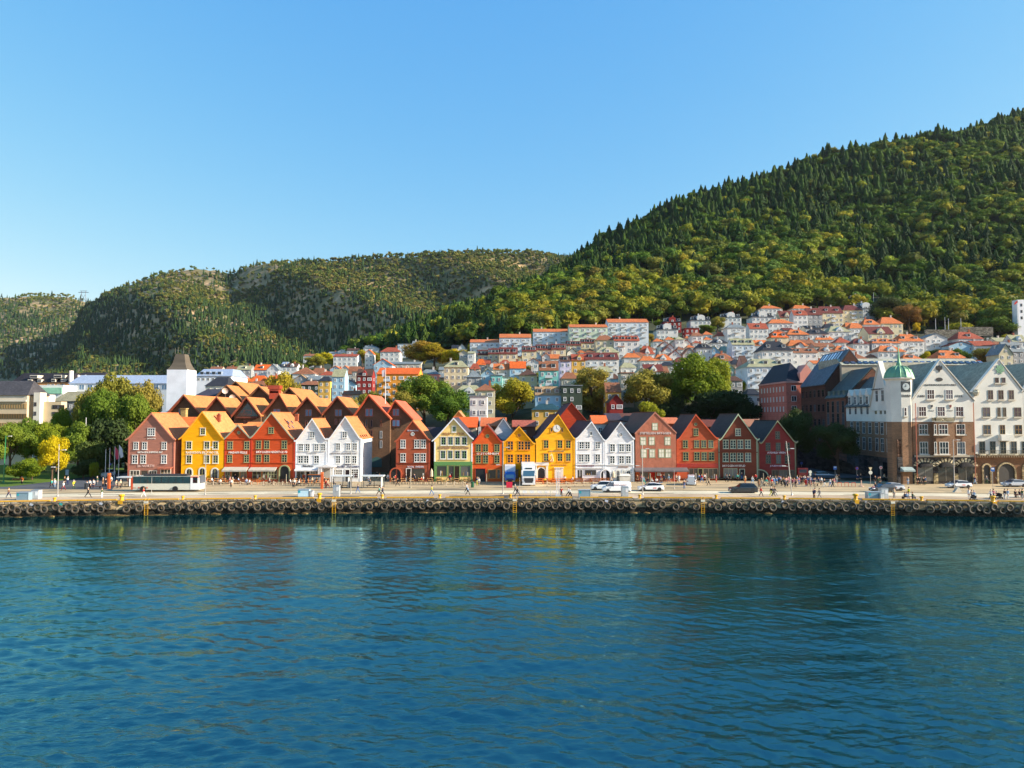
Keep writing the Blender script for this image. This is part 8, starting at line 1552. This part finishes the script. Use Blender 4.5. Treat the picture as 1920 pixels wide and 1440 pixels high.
CC = dict(k=((34,34,40),'black'),n=((40,50,86),'navy'),r=((190,36,34),'red'),w=((222,222,218),'white'),g=((120,122,124),'grey'),b=((84,120,170),'blue'),t=((60,160,150),'turquoise'),y=((214,206,40),'yellow'),o=((224,120,40),'orange'),e=((196,176,146),'beige'),v=((60,84,56),'dark green'),m=((120,50,60),'maroon'),p=((200,130,140),'pink'),s=((150,180,206),'light blue'),z=((110,84,60),'brown'))
SKN = [M('cloth',c) for c in ((224,180,150),(206,158,126),(150,106,80))]; HR = [M('cloth',c) for c in ((60,44,32),(150,112,66),(30,26,26),(180,176,168),(110,70,40))]
PLC = [(60,'before the lawn'),(130,'beside the yellow tree'),(190,'beside the park benches'),(245,'by the orange pillar near the bus'),(340,'in front of the bus'),(430,'before the yellow house'),(490,'before the red houses'),(550,'near the green arch'),(615,'outside the bakery'),(676,'before the silver gallery'),(735,'before the dark alley'),(812,'before the red brown house'),(890,'before the cream house'),(945,'before the orange house'),(1006,'before the lorries'),(1080,'before the clock house'),(1135,'before the plain white house'),(1190,'near the white van'),(1268,'before the cloth covered house'),(1347,'before the brick red house'),(1421,'before the brown house'),(1470,'in the crowd before the wine red house'),(1495,'in the crowd at the leaning lamp post'),(1535,'in the crowd before the red van'),(1590,'before the shaded side street'),(1660,'at the stone street corner'),(1720,'before the domed turret'),(1800,'before the arched shop windows'),(1930,'before the brick arcades')]
PEOPLE = []
def person(px, py, pose, rz, top, tr, h=1.72, z=2.41, where=None, hat=None):
    x, y = gxy(px, py); mat = [SKN[int(px*3) % 3 if int(px) % 7 == 0 else int(px) % 2], M('cloth',CC[top][0]), M('cloth',CC[tr][0]), M('cloth',(44,40,38))]
    o = bpy.data.objects.new('person', PMS[pose]); COL.objects.link(o); o.location = (x,y,z if pose != 'sit' else 2.405); o.rotation_euler = (0,0,rz); s = h/1.74; o.scale = (s*1.08,s*1.08,s)
    for i, m_ in enumerate(mat): o.material_slots[i].link = 'OBJECT'; o.material_slots[i].material = m_
    hr = bpy.data.objects.new('hair', HM); COL.objects.link(hr); hr.parent = o; hr.location = (0,0,1.665-(.42 if pose == 'sit' else 0)); hr.material_slots[0].link = 'OBJECT'; hr.material_slots[0].material = M('cloth',CC[hat][0]) if hat else HR[int(px*7+py) % 5]
    w = where or [n for l, n in PLC if px < l][0]; row_ = 'on promenade ' if py > 922.5 else ''
    act = {'stand':'standing','walk':'walking','stride':'striding','sit':'sitting','arms':'hands raised','lean':'hand at face','coat':'in long coat'}[pose]
    PEOPLE.append((o, 'person, %s top, %s trousers, %s %s%s' % (CC[top][1], CC[tr][1], act, row_, w), px)); o['category'] = 'person'; return o
Lf, Rt, Bk, Fr = -PI/2, PI/2, PI, 0
for a in [(16,934,'walk',Rt,'z','n'),(41,908,'stand',Fr,'o','k'),(97,915,'walk',Lf,'t','k'),(102,914,'stand',Fr,'w','s'),(119,920,'walk',Lf,'w','m'),(121,909,'stand',Fr,'z','k'),(127,909,'arms',Lf,'w','n'),(138,917,'lean',Rt,'y','v'),(163,914,'sit',Fr,'w','k'),(168,916,'stand',Bk,'w','k'),(175,915,'stand',Fr,'w','n'),(182,909,'stand',Fr,'v','g'),(193,912,'coat',Rt,'z','k'),(198,913,'coat',Fr,'k','k'),(208,908,'stand',Fr,'w','k'),(218,916,'stand',Rt,'e','g'),(226,916,'stand',Lf,'e','k'),(165,933,'stride',Rt,'k','k'),(191,934,'stand',Lf,'v','w'),(269,933,'walk',Lf,'r','w'),
 (413,909,'sit',Fr,'w','k'),(418,903,'sit',Lf,'e','k'),(397,906,'sit',Rt,'w','n'),(433,914,'stand',Fr,'w','k'),(436,911,'lean',Fr,'e','e'),(447,906,'sit',Rt,'s','k'),(455,906,'sit',Lf,'k','k'),(462,908,'sit',Fr,'s','n'),(431,906,'sit',Rt,'p','k'),(441,903,'stand',Bk,'k','n'),(468,910,'sit',Lf,'w','k'),
 (505,908,'sit',Rt,'g','k'),(544,909,'sit',Rt,'w','m'),(549,914,'stand',Fr,'e','k'),(552,914,'stand',Bk,'w','k'),(561,911,'sit',Lf,'w','k'),(570,903,'stand',Fr,'r','k'),(565,902,'sit',Fr,'k','n'),(557,903,'sit',Rt,'n','k'),(585,906,'sit',Rt,'e','k'),(577,910,'sit',Lf,'k','g'),(608,905,'sit',Lf,'k','k'),(611,916,'stand',Fr,'r','k'),(614.5,916,'walk',Rt,'e','m'),(625,911,'sit',Rt,'n','k'),(638,926,'stand',Fr,'k','e'),(671,925,'walk',Lf,'n','b'),(691,905,'stand',Fr,'w','b'),(694,911,'sit',Fr,'k','k'),(688,893,'stand',Fr,'n','k'),(707,898,'stand',Fr,'k','k'),(711,930,'stride',Lf,'t','z'),(717.5,930,'walk',Lf,'n','k'),(712,902,'stand',Bk,'o','k'),
 (727.5,903,'stand',Fr,'w','g'),(738.5,908,'stand',Fr,'k','k'),(741,905,'stand',Lf,'r','k'),(745.5,912,'walk',Lf,'k','k'),(761,903,'walk',Rt,'k','n'),(777,903,'lean',Fr,'n','k'),(794,903,'sit',Lf,'w','n'),(790,905,'sit',Rt,'r','k'),(843.5,904,'stand',Bk,'r','n'),(809.5,928.5,'walk',Lf,'y','b'),(877,929,'walk',Rt,'s','k'),(875,924,'walk',Rt,'w','k'),(888,901,'lean',Fr,'g','v'),(894.5,910,'stand',Fr,'n','y'),(897.5,911,'stand',Fr,'w','g'),(904.5,902,'arms',Fr,'w','o'),
 (970,931,'stride',Rt,'k','k'),(966,926,'walk',Rt,'g','k'),(1052.5,932,'lean',Fr,'r','k'),(1066,932,'stride',Lf,'w','k'),(1069,933,'walk',Rt,'w','k'),(1059,903,'sit',Fr,'w','k'),(1074,904,'sit',Lf,'w','m'),(1022,907,'sit',Fr,'y','k'),(1146,906,'sit',Rt,'e','k'),
 (1195,905,'stand',Fr,'z','k'),(1203,905,'stand',Fr,'p','g'),(1207,908,'walk',Rt,'s','t'),(1215,906,'sit',Lf,'k','n'),(1222,907,'sit',Rt,'w','k'),(1231,907,'sit',Fr,'w','m'),(1239,905,'walk',Lf,'m','g'),(1245,904,'walk',Rt,'n','k'),(1254,905,'walk',Rt,'s','g'),(1241,909,'sit',Lf,'z','b'),(1268,905,'stand',Fr,'e','k'),(1273,905,'coat',Fr,'w','e'),(1280,900,'lean',Rt,'v','g'),(1283,917,'stand',Fr,'n','b'),
 (1311,904,'stand',Bk,'b','k'),(1316,904,'walk',Lf,'r','b'),(1321,903,'stand',Fr,'w','k'),(1329,911,'walk',Lf,'e','k'),(1343,905,'stand',Lf,'p','r'),(1363,904,'walk',Rt,'g','k'),(1368,904,'stride',Lf,'k','k'),(1383,903,'stand',Bk,'t','k'),(1391,901,'walk',Rt,'n','b'),(1397,906,'stand',Fr,'e','o'),(1411,907,'walk',Rt,'w','s'),(1417,903,'stand',Bk,'r','k'),(1423,914,'coat',Fr,'z','k'),(1428,911,'walk',Lf,'e','g'),(1427,931,'walk',Rt,'r','k'),(1446,931,'walk',Rt,'k','y'),(1450,931,'walk',Rt,'g','k'),(1453,931,'stride',Rt,'k','g'),
 (1525.5,935,'stand',Rt,'n','k'),(1528,934,'stand',Lf,'n','z'),(1536.5,935,'walk',Lf,'g','g'),(1529,903,'stand',Fr,'k','n'),(1535,906,'sit',Fr,'n','k'),(1540,910,'stand',Fr,'w','k'),(1546,914,'walk',Rt,'k','w'),(1557,913,'walk',Lf,'w','b'),(1561,914,'walk',Rt,'k','k'),(1564,912,'walk',Rt,'p','e'),(1569,905,'stand',Bk,'e','w'),(1573,904,'stand',Fr,'k','k'),(1608,904,'stand',Fr,'n','k'),(1614,903,'stand',Fr,'k','k'),(1641,907,'coat',Fr,'k','k'),(1647,910,'walk',Lf,'v','k'),(1650,909,'stand',Fr,'k','k'),(1658,903,'walk',Rt,'e','k'),(1667,904,'stand',Fr,'e','y'),(1672.5,904,'arms',Fr,'k','k'),(1680,906,'stand',Fr,'r','r'),(1685,907,'stand',Fr,'e','k'),(1689,905,'sit',Lf,'k','k'),(1695,907,'stand',Fr,'w','k'),(1698,906,'stand',Rt,'s','k'),(1702.5,909,'stand',Fr,'g','s'),
 (1720,909,'stand',Fr,'k','k'),(1724,909,'coat',Fr,'k','v'),(1732,910,'stand',Bk,'k','k'),(1735,909,'stand',Rt,'b','v'),(1760,905,'coat',Fr,'k','k'),(1768,904,'stand',Fr,'z','k'),(1803,900,'stand',Fr,'e','w'),(1818,903,'lean',Fr,'y','k'),(1828,908,'walk',Rt,'n','s'),(1850,908,'walk',Rt,'g','v'),(1866,907,'walk',Rt,'w','s'),(1676.5,934,'stand',Fr,'e','g'),(1638,922,'sit',Fr,'p','k'),(1641,921,'stand',Fr,'k','n'),
 (1697,937,'sit',Lf,'n','k'),(1701,937,'sit',Fr,'s','g'),(1704,932,'stand',Lf,'y','k'),(1711,937,'sit',Rt,'v','n'),(1817,935,'stand',Fr,'w','w'),(1822,938,'walk',Rt,'e','z'),(1827,939,'walk',Rt,'s','s'),(1858,937,'walk',Lf,'w','n'),(1863,936,'walk',Rt,'p','k'),(1869,935,'sit',Rt,'k','k'),(1884,936,'stand',Lf,'k','w'),(1890,936,'stand',Rt,'s','w'),(1904,932,'sit',Fr,'k','k'),(1912,932,'sit',Fr,'k','n'),(1917,936,'lean',Lf,'v','g')]: person(*a)
rr = random.Random(17); pal = 'kngwebvmpszrt'
for k in range(38):
    px = 1437+k*2.45+rr.uniform(-1,1); py = 906+rr.uniform(0,8); person(px, py, rr.choice(['stand','stand','walk','coat','arms','lean','stand']), rr.uniform(-3,3), rr.choice(pal), rr.choice('kkngbez'), rr.uniform(1.6,1.84))
byl = defaultdict(list)
for o, l, px in PEOPLE: byl[l].append((px, o))
for l, L_ in byl.items():
    L_.sort(key=lambda e: e[0])
    for i, (px, o) in enumerate(L_): o['label'] = l if len(L_) == 1 else (l.replace('person', '%s person from left' % ORDW[i], 1)).replace(' in the crowd ', ' in crowd ').replace(' standing ', ' ')
# bronze statue in the park
x, y = PX(198,170,830), 170; t = T('statue', 'green bronze standing figure on a stone plinth among the park trees', 'statue', (x,y,2.6)); b = MB(); b.lathe([(.9,0),(.9,.3),(.6,.35),(.55,2.6),(.7,2.7),(.7,2.9)],(x,y,2.5),M('stone',(130,126,118)),4,ph=PI/4); b.obj('plinth', t); o = bpy.data.objects.new('figure', PMS['coat']); COL.objects.link(o); o.parent = t; o.location = (0,0,2.8); o.scale = (1.9,1.9,1.9)
for i in range(4): o.material_slots[i].link = 'OBJECT'; o.material_slots[i].material = M('metal',(110,150,130),rough=.6)
# pushchair
for px, py, lab in ((1873,935,'dark pushchair with large wheels on the right quay'),(1825,939,'small dark pushchair beside the pale dressed walkers')):
    x, y = gxy(px, py); t = T('pushchair', lab, 'pushchair', (x,y,2.4)); b = MB(); b.extr([(-.3,-.25,.4),(.35,-.25,.4),(.42,-.25,.8),(.0,-.25,1.0),(-.3,-.25,.75)],(0,.5,0),M('cloth',(30,32,38))); b.tube((-.3,-.2,.7),(-.6,-.2,1.05),.02,.02,MT,5); b.tube((-.3,.2,.7),(-.6,.2,1.05),.02,.02,MT,5); b.tube((-.6,-.2,1.05),(-.6,.2,1.05),.02,.02,MT,5); b.obj('seat', t, world=False)
    for dx in (-.35,.4):
        for dy in (-.27,.27): b = MB(); b.lathe([(.16,-.02),(.16,.02)],(0,0,0),RUB,12); o = b.obj('wheel', t, world=False); o.rotation_euler = (PI/2,0,0); o.location = (dx,dy,.16)
# ================================================================ AIR
hzm = bpy.data.materials.new('haze'); hzm.use_nodes = True; nt = hzm.node_tree; nt.nodes.remove(nt.nodes['Principled BSDF']); pv = nt.nodes.new('ShaderNodeVolumePrincipled')
pv.inputs['Color'].default_value = (.78, .88, 1, 1); pv.inputs['Density'].default_value = .00002; pv.inputs['Anisotropy'].default_value = .3
nt.links.new(pv.outputs[0], nt.nodes['Material Output'].inputs['Volume'])
b = MB(); b.box(-2600, 3400, -60, 3100, -2.5, 900, hzm); tag(b.obj('haze'), kind='stuff')
